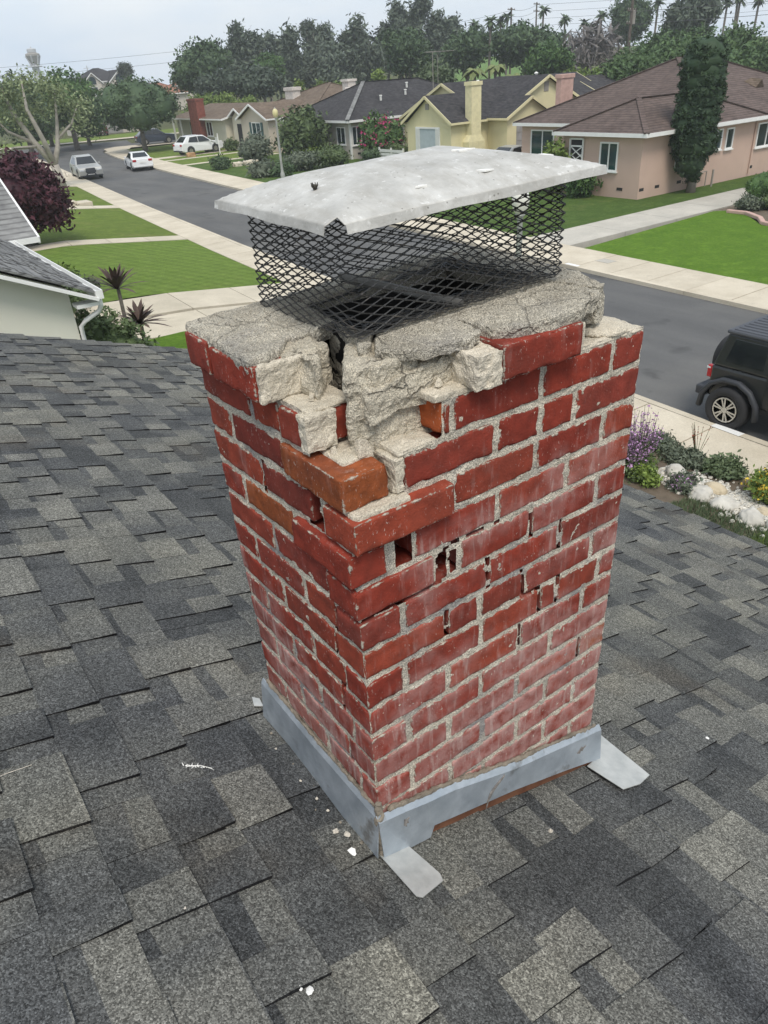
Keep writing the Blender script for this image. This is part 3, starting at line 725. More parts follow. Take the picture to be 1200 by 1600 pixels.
mb = MB(); mb.box(42, 42.9, 74.3, 75.9, -1.4, .1); mb.box(41.9, 43, 74.2, 76, .1, .4); mb.build('chimney', M['chim_white'], h)

# --- cream ranch house with the red brick chimney
h = empty('house', (0, 0, 0), 0, 'low cream ranch house with a red brick chimney on its front wall', 'house')
walls(h, 36.2, 46, 78.9, 92, G0-.4, -2.02, M['creamst']); gable_roof(h, 35.6, 46.4, 78.5, 92.6, -1.98, 1.15, M['roof_brown'], 'y')
mb = MB(); mb.box(35.5, 36.4, 84.0, 86.3, G0-.3, -.3); mb.box(35.45, 36.45, 83.95, 86.35, -.3, -.1); mb.build('chimney', M['chim_red'], h)
window(h, 'x', 36.2, 82.2, 83.7, -3.7, -2.3, -1, 1); window(h, 'x', 36.2, 87.0, 88.3, -4.6, -2.3, -1, 0); window(h, 'y', 78.9, 37.5, 39.2, -3.6, -2.3, -1, 1)
for y in (89.6, 91.8): box_part(h, 'porch_post', M['white'], 35.6, 35.75, y, y+.15, G0, -2.0)
box_part(h, 'crawl_vent', M['dark'], 36.18, 36.21, 80.2, 80.6, -4.5, -4.35)

# --- two storey house on the rise, tile roofed house, blocks at the far left
h = empty('house', (0, 0, 0), 0, 'pale two storey house with two arched gable windows on the far rise', 'house')
b = gz(59, 190)
walls(h, 54.5, 65.5, 190, 200, b-1, 2.9, M['farst']); hip_roof(h, 54, 66, 189.6, 200.4, 2.9, 2.6, M['roof_dark'], 'x')
walls(h, 54.8, 58.6, 188.6, 192, b-1, 2.6, M['farst'], 'y', 4.5); gable_roof(h, 54.4, 59, 188.3, 195, 2.55, 2.1, M['roof_dark'], 'y')
walls(h, 60.4, 65.2, 188.2, 192, b-1, 2.6, M['farst'], 'y', 4.8); gable_roof(h, 60, 65.6, 187.9, 195, 2.55, 2.4, M['roof_dark'], 'y')
def arch(root, cx, y, z0, w, hh):
    pts = [(cx-w, z0), (cx+w, z0)]+[(cx+w*math.cos(t*math.pi/8), z0+hh+w*math.sin(t*math.pi/8)) for t in range(9)]
    mb = MB(); n = len(pts); mb.add([(x, y-.1, z) for x, z in pts]+[(x, y+.05, z) for x, z in pts], [tuple(range(n))]+[(i, n+i, n+(i+1) % n, (i+1) % n) for i in range(n)])
    mb.build('arched_window', M['glass'], root)
arch(h, 56.7, 188.6, 2.4, .75, .7); arch(h, 62.8, 188.2, 2.3, .95, .9); window(h, 'y', 188.2, 61.6, 64.0, .2, 1.9, -1, 1); window(h, 'y', 188.6, 55.8, 57.6, .2, 1.9, -1, 1)
h = empty('house', (0, 0, 0), 0, 'far house with a terracotta tile roof right of the round street tree', 'house')
b = gz(75, 170); walls(h, 70, 82, 168, 178, b-1, 1.1, M['farst']); hip_roof(h, 69.5, 82.5, 167.5, 178.5, 1.1, 2.3, M['roof_tile'], 'x'); window(h, 'y', 168, 72, 74, -1, .4, -1, 1)
h = empty('house', (0, 0, 0), 0, 'far house with a terracotta roof below the two storey house', 'house')
b = gz(60, 165); walls(h, 56, 68, 164, 172, b-1, -.2, M['farst']); hip_roof(h, 55.5, 68.5, 163.5, 172.5, -.2, 2.0, M['roof_tile'], 'x'); window(h, 'y', 164, 58, 60, -2, -.8, -1, 1)
h = empty('house', (0, 0, 0), 0, 'tan garage house behind the red car across the side street', 'house')
walls(h, 36.5, 48, 133, 142, gz(42, 137)-1, -1.6, M['farst']); gable_roof(h, 36, 48.5, 132.6, 142.4, -1.6, 1.9, M['roof_brown'], 'x'); box_part(h, 'garage_door', M['garage'], 38, 43, 132.95, 133.01, gz(42, 133), -2.2)

# --- white neighbour house on our side, left
h = empty('house', (0, 0, 0), 0, 'white stucco neighbour house with light grey roof and white gutter at left', 'house')
PADZ = -4.2
NBP = .46
def nz_(x): return -1.6+NBP*(2.77-x)
mb = MB(); x0 = -7.6; xm = -2.4
mb.add([(x0+.4, 13, PADZ-.4), (2.4, 13, PADZ-.4), (2.4, 13, nz_(2.4)-.12), (xm, 13, nz_(xm)-.12), (x0+.4, 13, nz_(2.4)-.12),
        (x0+.4, 27, PADZ-.4), (2.4, 27, PADZ-.4), (2.4, 27, nz_(2.4)-.12), (xm, 27, nz_(xm)-.12), (x0+.4, 27, nz_(2.4)-.12)],
       [(0,1,2,3,4),(9,8,7,6,5),(0,4,9,5),(1,6,7,2),(4,3,8,9),(3,2,7,8)]); mb.build('wall', M['whitest'], h)
mb = MB(); slab_roof(mb, [[(2.77, 12.69, -1.6), (2.77, 27.5, -1.6), (xm, 27.5, nz_(xm)), (xm, 12.69, nz_(xm))],
                          [(x0, 27.5, -1.6), (x0, 12.69, -1.6), (xm, 12.69, nz_(xm)), (xm, 27.5, nz_(xm))]], .04)
roofn = mb.build('roof', M['roof_grey'], h)
# separate shingle tabs on the near slope, as far as they can be told apart
sm = []
def tabmesh(w, l, t):
    m = MB(); m.box(-l/2, l/2, -w/2, w/2, 0, t); return m.mesh('roof_tab', M['roof_grey'])
tabs = [tabmesh(w, .20, .012) for w in (.2, .27, .34)]
ang = math.atan(NBP); cnt = 0
for k in range(26):
    s = k*.145; yy = 12.72+rng.uniform(0, .2)
    while yy < 19.0 and cnt < 300:
        j = rng.randrange(3); w = (.2, .27, .34)[j]
        if rng.random() < .72 and 2.73-s*math.cos(ang) > .6:
            x = 2.70-s*math.cos(ang); o = link('shingle', tabs[j], roofn, (x, yy+w/2, nz_(x)+.004)); o.rotation_euler = (0, ang+.035, 0); cnt += 1
        yy += w+rng.uniform(.0, .18)
# white rake boards, gutter, downspout
f = MB(); f.beam((2.8, 12.68, -1.75), (xm, 12.68, nz_(xm)-.14), .05, .17, (0, -1, 0)); f.build('rake_board', M['white'], h)
f = MB(); f.box(2.42, 2.8, 12.7, 13.0, -1.86, -1.80); f.build('soffit', M['white'], h)
f = MB()
for a, b in ((2.78, 2.80), (2.88, 2.90)): f.box(a, b, 12.66, 19.6, -1.73, -1.60)
f.box(2.78, 2.90, 12.66, 19.6, -1.75, -1.73); f.box(2.78, 2.9, 12.64, 12.66, -1.75, -1.6); f.build('gutter', M['white'], h)
f = MB(); f.tube([(2.84, 12.75, -1.74), (2.84, 12.75, -1.88), (2.80, 12.8, -1.98), (2.55, 12.9, -2.12), (2.45, 12.93, -2.22), (2.44, 12.93, -2.5), (2.44, 12.93, PADZ)], .043, 8); f.build('downspout', M['white'], h, smooth=True)
# front wing with its own gable toward the street
walls(h, -3, 3.1, 19.9, 28.1, PADZ-.4, -1.7, M['whitest'], 'x', .02)
gable_roof(h, -3, 3.45, 19.45, 28.55, -1.58, 1.85, M['roof_grey'], 'x', name='wing_roof')
window(h, 'x', 3.1, 22.6, 25.4, -3.4, -2.1, 1, 1)
TREES = [
 (49.4, 113.7, 6.5, 0.1, 4.3, 'dome', 'broad dark dome tree left of the eucalyptus row'),
 (49.7, 99.2, 2.8, -0.7, 4.3, 'olive', 'low olive grey tree below the left eucalyptus row'),
 (48.0, 106.7, 1.9, -0.3, 2.4, 'olive', 'small olive tree at the foot of the dark dome tree'),
 (61.1, 124.8, 8.7, 0.5, 2.6, 'euc', 'tall dusky eucalyptus in the row behind the beige house'),
 (66.6, 127.6, 7.9, 0.2, 2.8, 'euc', 'tall dusky eucalyptus in the row behind the beige house'),
 (71.5, 130.7, 7.4, -0.0, 2.5, 'euc', 'tall dusky eucalyptus in the row behind the beige house'),
 (68.9, 120.7, 7.7, -0.1, 2.4, 'euc', 'tall dusky eucalyptus in the row behind the beige house'),
 (74.2, 123.4, 8.7, -0.3, 2.3, 'euc', 'tall dusky eucalyptus in the row behind the beige house'),
 (78.9, 126.3, 8.4, -0.6, 2.2, 'euc', 'tall dusky eucalyptus in the row behind the beige house'),
 (77.2, 115.6, 8.3, -0.7, 2.6, 'euc', 'tall dusky eucalyptus in the row behind the beige house'),
 (82.0, 118.3, 6.8, -0.9, 2.0, 'euc', 'tall dusky eucalyptus in the row behind the beige house'),
 (61.5, 115.6, 4.6, 0.8, 2.3, 'green', 'rounded green tree among the tall eucalyptus'),
 (72.8, 113.6, 4.7, -0.5, 3.3, 'euc', 'tall dusky eucalyptus in the row behind the beige house'),
 (71.0, 93.0, 5.6, 0.2, 3.4, 'dome', 'round dark dome tree behind the pale house with the dark hip roof'),
 (89.4, 119.1, 10.5, 2.0, 2.4, 'euc2', 'tall feathery eucalyptus rising above the dome trees'),
 (92.0, 117.1, 11.5, 1.8, 2.7, 'euc2', 'tall feathery eucalyptus rising above the dome trees'),
 (94.5, 115.2, 8.8, 1.6, 2.0, 'euc2', 'tall feathery eucalyptus rising above the dome trees'),
 (96.5, 113.5, 8.1, 1.4, 2.2, 'euc2', 'tall feathery eucalyptus rising above the dome trees'),
 (87.7, 120.4, 7.9, 2.1, 1.6, 'euc2', 'tall feathery eucalyptus rising above the dome trees'),
 (80.0, 90.8, 5.5, 0.5, 3.9, 'dome', 'dark dome tree left of the widest dome, under the palms'),
 (88.8, 87.9, 5.7, -0.2, 5.7, 'dome2', 'widest dark dome tree under the utility poles'),
 (68.5, 64.3, 2.8, -0.4, 2.4, 'green', 'bright green pointed tree left of the bare grey tree'),
 (49.9, 61.2, 1.9, -0.3, 1.7, 'willow', 'drooping grey green tree beside the roof aerial'),
 (81.2, 69.7, 4.1, 0.4, 3.4, 'bare', 'bare grey twiggy tree standing on the golf lawn'),
 (116.7, 92.6, 9.7, 1.9, 3.4, 'dome', 'very tall dark conifer beside the power pole with transformer'),
 (98.3, 67.2, 7.0, 3.4, 2.7, 'euc2', 'tall feathery eucalyptus on the right skyline'),
 (101.1, 71.9, 6.3, 3.2, 1.5, 'euc2', 'tall feathery eucalyptus on the right skyline'),
 (55.2, 44.7, 1.6, -0.2, 1.2, 'bush', 'dense green hillside bush on the slope behind the pink house'),
 (62.1, 48.8, 2.5, -0.4, 1.6, 'bush', 'dense green hillside bush on the slope behind the pink house'),
 (58.2, 44.0, 1.7, -0.4, 1.4, 'bush', 'dense green hillside bush on the slope behind the pink house'),
 (72.7, 54.7, 3.4, 0.5, 2.1, 'bush', 'dense green hillside bush on the slope behind the pink house'),
 (76.5, 54.7, 3.6, 0.3, 2.3, 'bush', 'dense green hillside bush on the slope behind the pink house'),
 (62.5, 45.0, 1.9, -0.3, 1.6, 'bush', 'dense green hillside bush on the slope behind the pink house'),
 (77.2, 51.9, 3.5, 0.1, 2.4, 'bush', 'dense green hillside bush on the slope behind the pink house'),
 (65.5, 44.3, 1.9, -0.6, 1.6, 'bush', 'dense green hillside bush on the slope behind the pink house'),
 (76.9, 48.8, 3.2, 0.0, 2.2, 'bush', 'dense green hillside bush on the slope behind the pink house'),
 (63.3, 40.4, 1.7, -0.7, 1.6, 'bush', 'dense green hillside bush on the slope behind the pink house'),
 (76.4, 45.8, 2.9, -0.3, 2.2, 'bush', 'dense green hillside bush on the slope behind the pink house'),
 (62.6, 37.6, 1.2, -1.0, 1.6, 'bush', 'dense green hillside bush on the slope behind the pink house'),
 (68.6, 39.4, 1.5, -1.2, 1.6, 'bush', 'dense green hillside bush on the slope behind the pink house'),
 (58.8, 36.3, 0.8, -0.7, 1.1, 'bush', 'dense green hillside bush on the slope behind the pink house'),
 (66.9, 58.7, 0.6, -0.6, 1.1, 'lime', 'yellow green shrub at the foot of the golf lawn'),
 (66.4, 56.2, 0.3, -0.5, 1.2, 'lime', 'yellow green shrub at the foot of the golf lawn'),
 (67.8, 60.7, 0.4, -0.6, 1.0, 'lime', 'yellow green shrub at the foot of the golf lawn'),
 (39.9, 94.9, 0.3, -1.0, 1.3, 'lime', 'yellow green hedge bush behind the cream ranch house'),
 (42.5, 96.0, 0.4, -1.2, 1.4, 'lime', 'yellow green hedge bush behind the cream ranch house'),
 (43.5, 93.3, 0.2, -1.4, 1.4, 'lime', 'yellow green hedge bush behind the cream ranch house'),
 (44.5, 90.6, -0.1, -1.5, 1.2, 'lime', 'yellow green hedge bush behind the cream ranch house'),
 (48.4, 84.0, 1.1, -0.0, 0.9, 'lime', 'yellow green shrub showing over the brown roofs'),
 (50.8, 82.5, 0.7, -0.1, 1.2, 'lime', 'yellow green shrub showing over the brown roofs'),
 (52.1, 81.8, 0.6, -0.2, 0.9, 'lime', 'yellow green shrub showing over the brown roofs'),
 (51.5, 72.5, 1.4, 0.4, 1.1, 'lime', 'yellow green shrub showing over the brown roofs'),
 (47.4, 52.8, 1.7, 0.3, 1.0, 'queen', 'pale arching palm behind the yellow house'),
 (50.1, 53.1, 1.9, 0.2, 1.3, 'queen', 'pale arching palm behind the yellow house'),
 (50.4, 51.4, 1.1, 0.1, 0.8, 'queen', 'pale arching palm behind the yellow house'),
 (27.3, 103.5, 3.7, -2.3, 3.9, 'green', 'leafy green tree behind the pale trunked street tree'),
 (20.5, 96.9, 3.7, -4.1, 3.2, 'dome', 'dark street tree at the left edge'),
 (30.6, 109.6, .8, -3.9, 2.5, 'green', 'leafy green tree behind the pale trunked street tree'),
 (27.4, 115.8, 2.9, -3.6, 2.9, 'green', 'leafy green tree behind the pale trunked street tree'),
 (59.5, 174.1, 5.8, 3.2, 1.3, 'wind', 'leaning tree beside the far two storey house'),
 (107.6, 103.1, 9.3, 6.2, 1.2, 'palm', 'slender fan palm on the skyline'),
 (99.4, 111.0, 8.0, 6.0, 1.2, 'palm', 'slender fan palm on the skyline'),
 (81.0, 87.2, 7.1, 3.9, 1.0, 'palm', 'slender fan palm on the skyline'),
 (102.6, 108.0, 8.2, 5.8, 1.2, 'palm', 'slender fan palm on the skyline'),
 (103.4, 107.3, 8.7, 5.7, 1.2, 'palm', 'slender fan palm on the skyline'),
 (110.0, 100.5, 7.8, 4.9, 1.2, 'palm', 'slender fan palm on the skyline'),
 (112.1, 98.1, 7.0, 4.7, 1.2, 'palm', 'slender fan palm on the skyline'),
 (113.0, 97.1, 6.4, 4.6, 1.2, 'palm', 'slender fan palm on the skyline'),
 (113.9, 96.1, 7.8, 4.6, 1.2, 'palm', 'slender fan palm on the skyline'),
 (84.7, 122.5, 7.1, 5.2, 1.2, 'palm', 'slender fan palm on the skyline'),
 (86.0, 121.6, 6.6, 4.9, 1.2, 'palm', 'slender fan palm on the skyline'),
 (125.2, 80.8, 7.9, 4.8, 1.2, 'palm', 'slender fan palm on the skyline'),
 (126.2, 79.3, 8.4, 4.3, 1.2, 'palm', 'slender fan palm on the skyline'),
 (127.7, 77.0, 8.2, 4.1, 1.2, 'palm', 'slender fan palm on the skyline'),
 (126.0, 79.6, 8.9, 4.7, 1.2, 'palm', 'slender fan palm on the skyline'),
 (119.3, 89.3, 9.0, 4.7, 1.2, 'palm', 'slender fan palm on the skyline')]
# ------------------------------------------------------------------ vegetation
def leafcloud(lobes, n_clump, per, size, clump_r, seed, aspect=1.6, up=.35, shell=.45, droop=0.0):
    """leaf-sized quads gathered in clumps through ellipsoid lobes -> V, F, tone"""
    r = np.random.default_rng(seed)
    vol = np.array([l[3]*l[4]*l[5] for l in lobes])**.75; pr = vol/vol.sum()
    pick = r.choice(len(lobes), n_clump, p=pr); L = np.array(lobes)[pick]
    d = r.normal(size=(n_clump, 3)); d /= np.linalg.norm(d, axis=1)[:, None]
    rad = r.uniform(0, 1, n_clump)**shell
    c = L[:, :3]+d*L[:, 3:6]*rad[:, None]
    ct = r.uniform(0, 1, n_clump)
    n = n_clump*per
    pos = np.repeat(c, per, 0)+r.normal(size=(n, 3))*np.array([1, 1, .75])*clump_r*.55
    if droop: pos[:, 2] -= np.abs(r.normal(size=n))*droop
    out = np.repeat(d, per, 0)
    nrm = r.normal(size=(n, 3))*.75+out*.55+np.array([0, 0, up]); nrm /= np.linalg.norm(nrm, axis=1)[:, None]
    a = np.cross(nrm, r.normal(size=(n, 3))); a /= np.linalg.norm(a, axis=1)[:, None]; b = np.cross(nrm, a)
    s = size*r.uniform(.55, 1.3, n)[:, None]
    v = np.stack([pos-a*s*aspect*.5, pos+b*s*.38-nrm*s*.08, pos+a*s*aspect*.5, pos-b*s*.38-nrm*s*.08], 1).reshape(-1, 3)
    f = np.arange(n*4).reshape(-1, 4)
    tone = np.clip(np.repeat(ct, per)*.75+r.uniform(-.2, .45, n), 0, 1)
    return v, f, np.repeat(tone, 4)
def lumpy_core(lobes, k, seed):
    V = []; F = []
    r = random.Random(seed)
    for l in lobes:
        nu, nv = 10, 7; b = len(V)
        for i in range(nv+1):
            th = math.pi*i/nv
            for j in range(nu):
                ph = 2*math.pi*j/nu; q = k*(1+.16*r.uniform(-1, 1))
                V.append((l[0]+l[3]*q*math.sin(th)*math.cos(ph), l[1]+l[4]*q*math.sin(th)*math.sin(ph), l[2]+l[5]*q*math.cos(th)))
        for i in range(nv):
            for j in range(nu): F.append((b+i*nu+j, b+(i+1)*nu+j, b+(i+1)*nu+(j+1) % nu, b+i*nu+(j+1) % nu))
    return np.array(V), np.array(F)
def crown(root, lobes, mat, n_clump, per, size, clump_r, seed, core=.62, name='crown', **kw):
    v, f, t = leafcloud(lobes, n_clump, per, size, clump_r, seed, **kw)
    if core:
        cv, cf = lumpy_core(lobes, core, seed); f = np.vstack([f, cf+len(v)]); v = np.vstack([v, cv]); t = np.concatenate([t, np.full(len(cv), .25)])
    return link(name, np_mesh(name, v, f, mat, False, {'tone': t}), root)
M['bark'] = plain('grey_bark', (.16, .14, .12), .95, 0, .3, 4, .02, 20)
M['bark_pale'] = plain('pale_bark', (.36, .33, .29), .9, 0, .25, 3, .01, 20)
M['lf_dome'] = mat_leaf('dark_dome_leaves', (.034, .064, .030), (.092, .142, .062))
M['lf_euc'] = mat_leaf('dusky_eucalyptus_leaves', (.058, .080, .060), (.13, .16, .112))
M['lf_olive'] = mat_leaf('olive_leaves', (.032, .05, .035), (.085, .11, .075))
M['lf_green'] = mat_leaf('mid_green_leaves', (.03, .07, .02), (.10, .175, .05))
M['lf_bush'] = mat_leaf('hillside_leaves', (.036, .074, .026), (.108, .175, .064))
M['lf_lime'] = mat_leaf('lime_leaves', (.06, .11, .02), (.20, .27, .06))
M['lf_will'] = mat_leaf('willowy_leaves', (.05, .08, .04), (.14, .18, .09))
M['lf_bare'] = mat_leaf('twig_grey', (.10, .09, .085), (.21, .195, .185))
M['lf_palm'] = mat_leaf('palm_fronds', (.03, .05, .025), (.10, .14, .07))
M['lf_queen'] = mat_leaf('pale_palm_fronds', (.09, .12, .04), (.22, .25, .10))
M['lf_plum'] = mat_leaf('purple_plum_leaves', (.022, .007, .012), (.085, .022, .035))
M['lf_syc'] = mat_leaf('pale_street_tree_leaves', (.12, .16, .075), (.29, .34, .18))
M['lf_cyp'] = mat_leaf('cypress_leaves', (.016, .036, .018), (.05, .088, .038))
M['lf_shrub'] = mat_leaf('shrub_leaves', (.045, .075, .028), (.13, .175, .07))
M['lf_grey'] = mat_leaf('grey_green_leaves', (.055, .075, .05), (.16, .185, .13))
M['lf_pinkfl'] = mat_leaf('magenta_flowers', (.30, .02, .09), (.55, .06, .20))
M['lf_purple'] = mat_leaf('purple_flowers', (.36, .16, .38), (.62, .40, .62))
M['lf_yellow'] = mat_leaf('yellow_flowers', (.45, .30, .03), (.75, .56, .08))
M['lf_redfl'] = mat_leaf('red_flower_spikes', (.22, .04, .03), (.40, .11, .07))
M['lf_cord'] = mat_leaf('bronze_strap_leaves', (.05, .03, .03), (.13, .09, .07))

def tree_thing(x, y, label, cat='tree', name='tree', group=None, zf=None):
    return empty(name, (x, y, gz(x, y) if zf is None else zf), rng.uniform(0, 6.28), label, cat, group)
def trunk(root, h, r, limbs, seed, mat, lean=(0, 0), fork=.5, spread=.6, top=None):
    q = random.Random(seed); mb = MB()
    p0 = Vector((0, 0, -.3)); p1 = Vector((lean[0]*fork, lean[1]*fork, h*fork))
    mb.tube([p0, p0.lerp(p1, .5)+Vector((q.uniform(-.1, .1)*r, 0, 0)), p1], [r*1.25, r*.95, r*.8], 7)
    for i in range(limbs):
        a = 2*math.pi*i/limbs+q.uniform(-.4, .4); e = Vector((lean[0]+math.cos(a)*h*spread*q.uniform(.5, 1)*.5, lean[1]+math.sin(a)*h*spread*q.uniform(.5, 1)*.5, h*q.uniform(.75, 1)))
        m = p1.lerp(e, .5)+Vector((0, 0, h*.06))
        mb.tube([p1, m, e], [r*.6, r*.4, r*.15], 6)
    return mb.build('trunk', mat, root, smooth=True)
ORD = ['leftmost', 'second from left', 'third from left', 'fourth from left', 'fifth from left', 'sixth from left', 'seventh from left', 'eighth from left', 'ninth from left', 'tenth from left', 'eleventh from left', 'twelfth from left', 'thirteenth from left', 'fourteenth from left', 'fifteenth from left', 'sixteenth from left']
from collections import defaultdict
by = defaultdict(list)
for tr in TREES: by[tr[6]].append(tr)
def az(t): return math.atan2(t[0]-CAM.x, t[1]-CAM.y)
seed_ = 100
for lab, lst in by.items():
    lst.sort(key=az)
    for i, (x, y, zt, zb, rx, kind, _) in enumerate(lst):
        seed_ += 1
        l = lab if len(lst) == 1 else ORD[i]+' '+lab
        g = None if len(lst) == 1 else lab.replace('tall ', '').replace('slender ', '')
        base = gz(x, y); H = zt-base
        nm = {'bush': 'bush', 'lime': 'bush', 'palm': 'palm_tree', 'queen': 'palm_tree'}.get(kind, 'tree')
        t = empty(nm, (x, y, base), 0, l, nm.replace('_tree', ''), g)
        zb = max(zb-base, .15*H); ch = (H-zb)
        q = random.Random(seed_)
        if kind in ('dome', 'dome2', 'green', 'olive', 'bush', 'lime', 'willow', 'wind'):
            if kind in ('bush', 'lime'): zb = -.3; ch = H-zb
            lob = [(0, 0, zb+ch*.5, rx*.8, rx*.8, ch*.47)]
            for k in range(7):
                a = k*.9+q.uniform(-.3, .3); rr = rx*q.uniform(.40, .62); h = q.uniform(.25, .75)
                lob.append((rx*.55*math.cos(a), rx*.55*math.sin(a), zb+ch*h, rr, rr, ch*q.uniform(.2, .3)))
            m = {'dome': M['lf_dome'], 'dome2': M['lf_dome'], 'green': M['lf_green'], 'olive': M['lf_olive'], 'bush': M['lf_bush'], 'lime': M['lf_lime'], 'willow': M['lf_will'], 'wind': M['lf_olive']}[kind]
            sz = .16+.045*rx
            crown(t, lob, m, int(230+50*rx), 22, sz*1.05, sz*2.5, seed_, .72, droop=(.8 if kind == 'willow' else 0))
            if kind not in ('bush', 'lime'): trunk(t, zb+ch*.5, .12+.05*rx, 4, seed_, M['bark'])
        elif kind in ('euc', 'euc2'):
            lob = []
            for k in range(9):
                f = k/8; rr = rx*(.95-.5*f)*q.uniform(.5, .85)
                lob.append((q.uniform(-.55, .55)*rx*(1.1-f*.6), q.uniform(-.55, .55)*rx, zb+ch*(.1+.84*f), rr, rr, ch*.13))
            crown(t, lob, M['lf_euc'], 260, 22, .40, 1.0, seed_, .55, aspect=2.2, droop=.5)
            trunk(t, H*.9, .25, 4, seed_, M['bark'], spread=.25)
        elif kind == 'bare':
            mb = MB(); tips = []
            def grow(p, d, L, r, dep):
                e = p+d*L; mb.tube([p, p.lerp(e, .5)+Vector((q.uniform(-.08, .08), q.uniform(-.08, .08), 0))*L, e], [r, r*.8, r*.6], 4, False)
                if dep == 0: tips.append(e); return
                for k in range(3 if dep > 1 else 4):
                    nd = (d+Vector((q.gauss(0, .55), q.gauss(0, .55), q.gauss(.12, .3)))).normalized(); grow(e, nd, L*q.uniform(.62, .85), r*.55, dep-1)
            for k in range(4): grow(Vector((0, 0, 0)), Vector((math.cos(k*1.6)*.55, math.sin(k*1.6)*.55, .8)).normalized(), H*.30, .20, 4)
            mb.build('trunk', M['bark_pale'], t)
            lob = [(0, 0, H*.72, rx, rx, H*.30), (rx*.5, 0, H*.6, rx*.6, rx*.6, H*.25), (-rx*.5, 0, H*.6, rx*.6, rx*.6, H*.25)]
            crown(t, lob, M['lf_bare'], 190, 10, .34, 1.0, seed_, 0, aspect=5, name='twigs')
        elif kind in ('palm', 'queen'):
            mb = MB(); mb.tube([(0, 0, -.5), (q.uniform(-.2, .2), 0, H*.5), (0, 0, H-.9)], [.22, .17, .15] if kind == 'palm' else [.16, .13, .12], 6); mb.build('trunk', M['bark'], t)
            v = []; f = []; n = 26 if kind == 'palm' else 18; Lf = max(1.4, rx*1.05)
            for k in range(n):
                a = 2*math.pi*k/n*2.4+q.uniform(-.2, .2); e = q.uniform(-.9, 1.0) if kind == 'palm' else q.uniform(.1, .9)
                L = Lf*q.uniform(.8, 1.1); segs = 4; pts = []
                for s in range(segs+1):
                    u = s/segs; rr = L*u*math.cos(e)*(1 if kind == 'palm' else 1); z = L*u*math.sin(e)-(.35 if kind == 'palm' else .8)*L*u*u
                    pts.append(Vector((rr*math.cos(a), rr*math.sin(a), H-.9+z)))
                side = Vector((-math.sin(a), math.cos(a), 0))
                for s in range(segs):
                    w0 = L*(.05+.16*math.sin(math.pi*min(1, s/segs+.1))); w1 = L*(.04+.16*math.sin(math.pi*min(1, (s+1)/segs+.1)))*(0.3 if s == segs-1 else 1)
                    for sg in (1, -1):
                        b = len(v); v += [pts[s], pts[s+1], pts[s+1]+side*sg*w1-Vector((0, 0, w1*.5)), pts[s]+side*sg*w0-Vector((0, 0, w0*.5))]; f.append((b, b+1, b+2, b+3))
            link('fronds', np_mesh('fronds', [tuple(p) for p in v], f, M['lf_palm'] if kind == 'palm' else M['lf_queen'], False, {'tone': [q.random() for _ in v]}), t)

# --- street trees and garden shrubs nearer by
t = empty('tree', (30.4, 88.0, G0), 0, 'dense dark round street tree behind the white sedan', 'tree')
lob = [(0, 0, 4.7, 3.9, 3.9, 2.3)]+[(2.7*math.cos(k*.9), 2.7*math.sin(k*.9), 4.3+.8*math.sin(k*2.1), 1.9, 1.9, 1.5) for k in range(7)]
crown(t, lob, M['lf_dome'], 1100, 24, .22, .5, 7, .88); trunk(t, 3.6, .28, 5, 7, M['bark'])
t = empty('tree', (14.4, 62.0, gz(14.4, 62)), 0, 'pale trunked street tree with thin light green foliage at left', 'tree')
mb = MB(); b0 = Vector((0, 0, -.2)); f1 = Vector((-.1, 0, 1.5))
mb.tube([b0, (0, 0, .6), f1], [.42, .33, .30], 9)
for pts, rr in (([f1, (-1.0, .2, 3.0), (-1.9, .3, 5.0), (-2.2, .2, 6.6)], [.26, .21, .15, .05]), ([f1, (-.5, -.4, 3.2), (-1.1, -.6, 5.2), (-.9, -.4, 7.0)], [.22, .18, .12, .04]), ([f1, (.5, .1, 2.7), (.9, .2, 4.2), (1.3, .1, 6.4)], [.22, .17, .12, .04]), ([(-1.0, .2, 3.0), (-2.6, .2, 3.9), (-3.4, 0, 5.0)], [.13, .09, .03]), ([(.6, .1, 3.1), (1.9, 0, 4.1), (2.7, .2, 5.3)], [.11, .08, .03]), ([(-.9, .1, 2.8), (-2.6, -.3, 2.9), (-3.6, -.4, 2.5)], [.09, .06, .02])):
    mb.tube(pts, rr, 7)
mb.build('trunk', M['bark_pale'], t, smooth=True)
lob = [(-2.2, .2, 6.1, 1.5, 1.4, 1.1), (-.6, -.2, 6.7, 1.4, 1.4, 1.0), (1.2, .1, 6.2, 1.4, 1.4, 1.1), (2.6, .2, 5.1, 1.1, 1.2, 1.0), (-3.4, 0, 4.9, 1.2, 1.1, 1.0), (-3.4, -.3, 2.8, .9, .8, .6), (.3, .5, 5.2, 1.5, 1.3, .9), (-1.7, .4, 4.6, 1.3, 1.1, .8), (2.4, 0, 3.8, .8, .8, .6)]
crown(t, lob, M['lf_syc'], 260, 16, .15, .6, 11, 0, aspect=1.8, shell=.7)
t = empty('tree', (6.1, 35.3, gz(6.1, 35.3)), 0, 'purple leaved plum tree behind the white neighbour house', 'tree')
lob = [(0, 0, 2.0, 1.9, 1.9, 1.5), (1.0, -.4, 1.5, 1.1, 1.2, 1.0), (-1.0, .2, 2.2, 1.3, 1.3, 1.2), (.5, .3, 2.9, 1.1, 1.1, .8), (1.2, .3, 2.2, .9, .9, .8), (-.6, -.6, 1.2, 1.1, 1.1, .8)]
crown(t, lob, M['lf_plum'], 620, 18, .17, .36, 13, .66); trunk(t, 2.0, .13, 5, 13, M['bark'])
t = empty('cypress', (34.6, 22.55, G0), 0, 'tall dark columnar cypress in front of the pink house', 'tree')
lob = []
for k in range(13):
    f = k/12; z = 1.35+4.6*f; r_ = (1.12 if f > .12 else .72)*(1-.10*f)
    lob.append((-.12+.1*math.sin(k), 0, z, r_, r_*.95, .62))
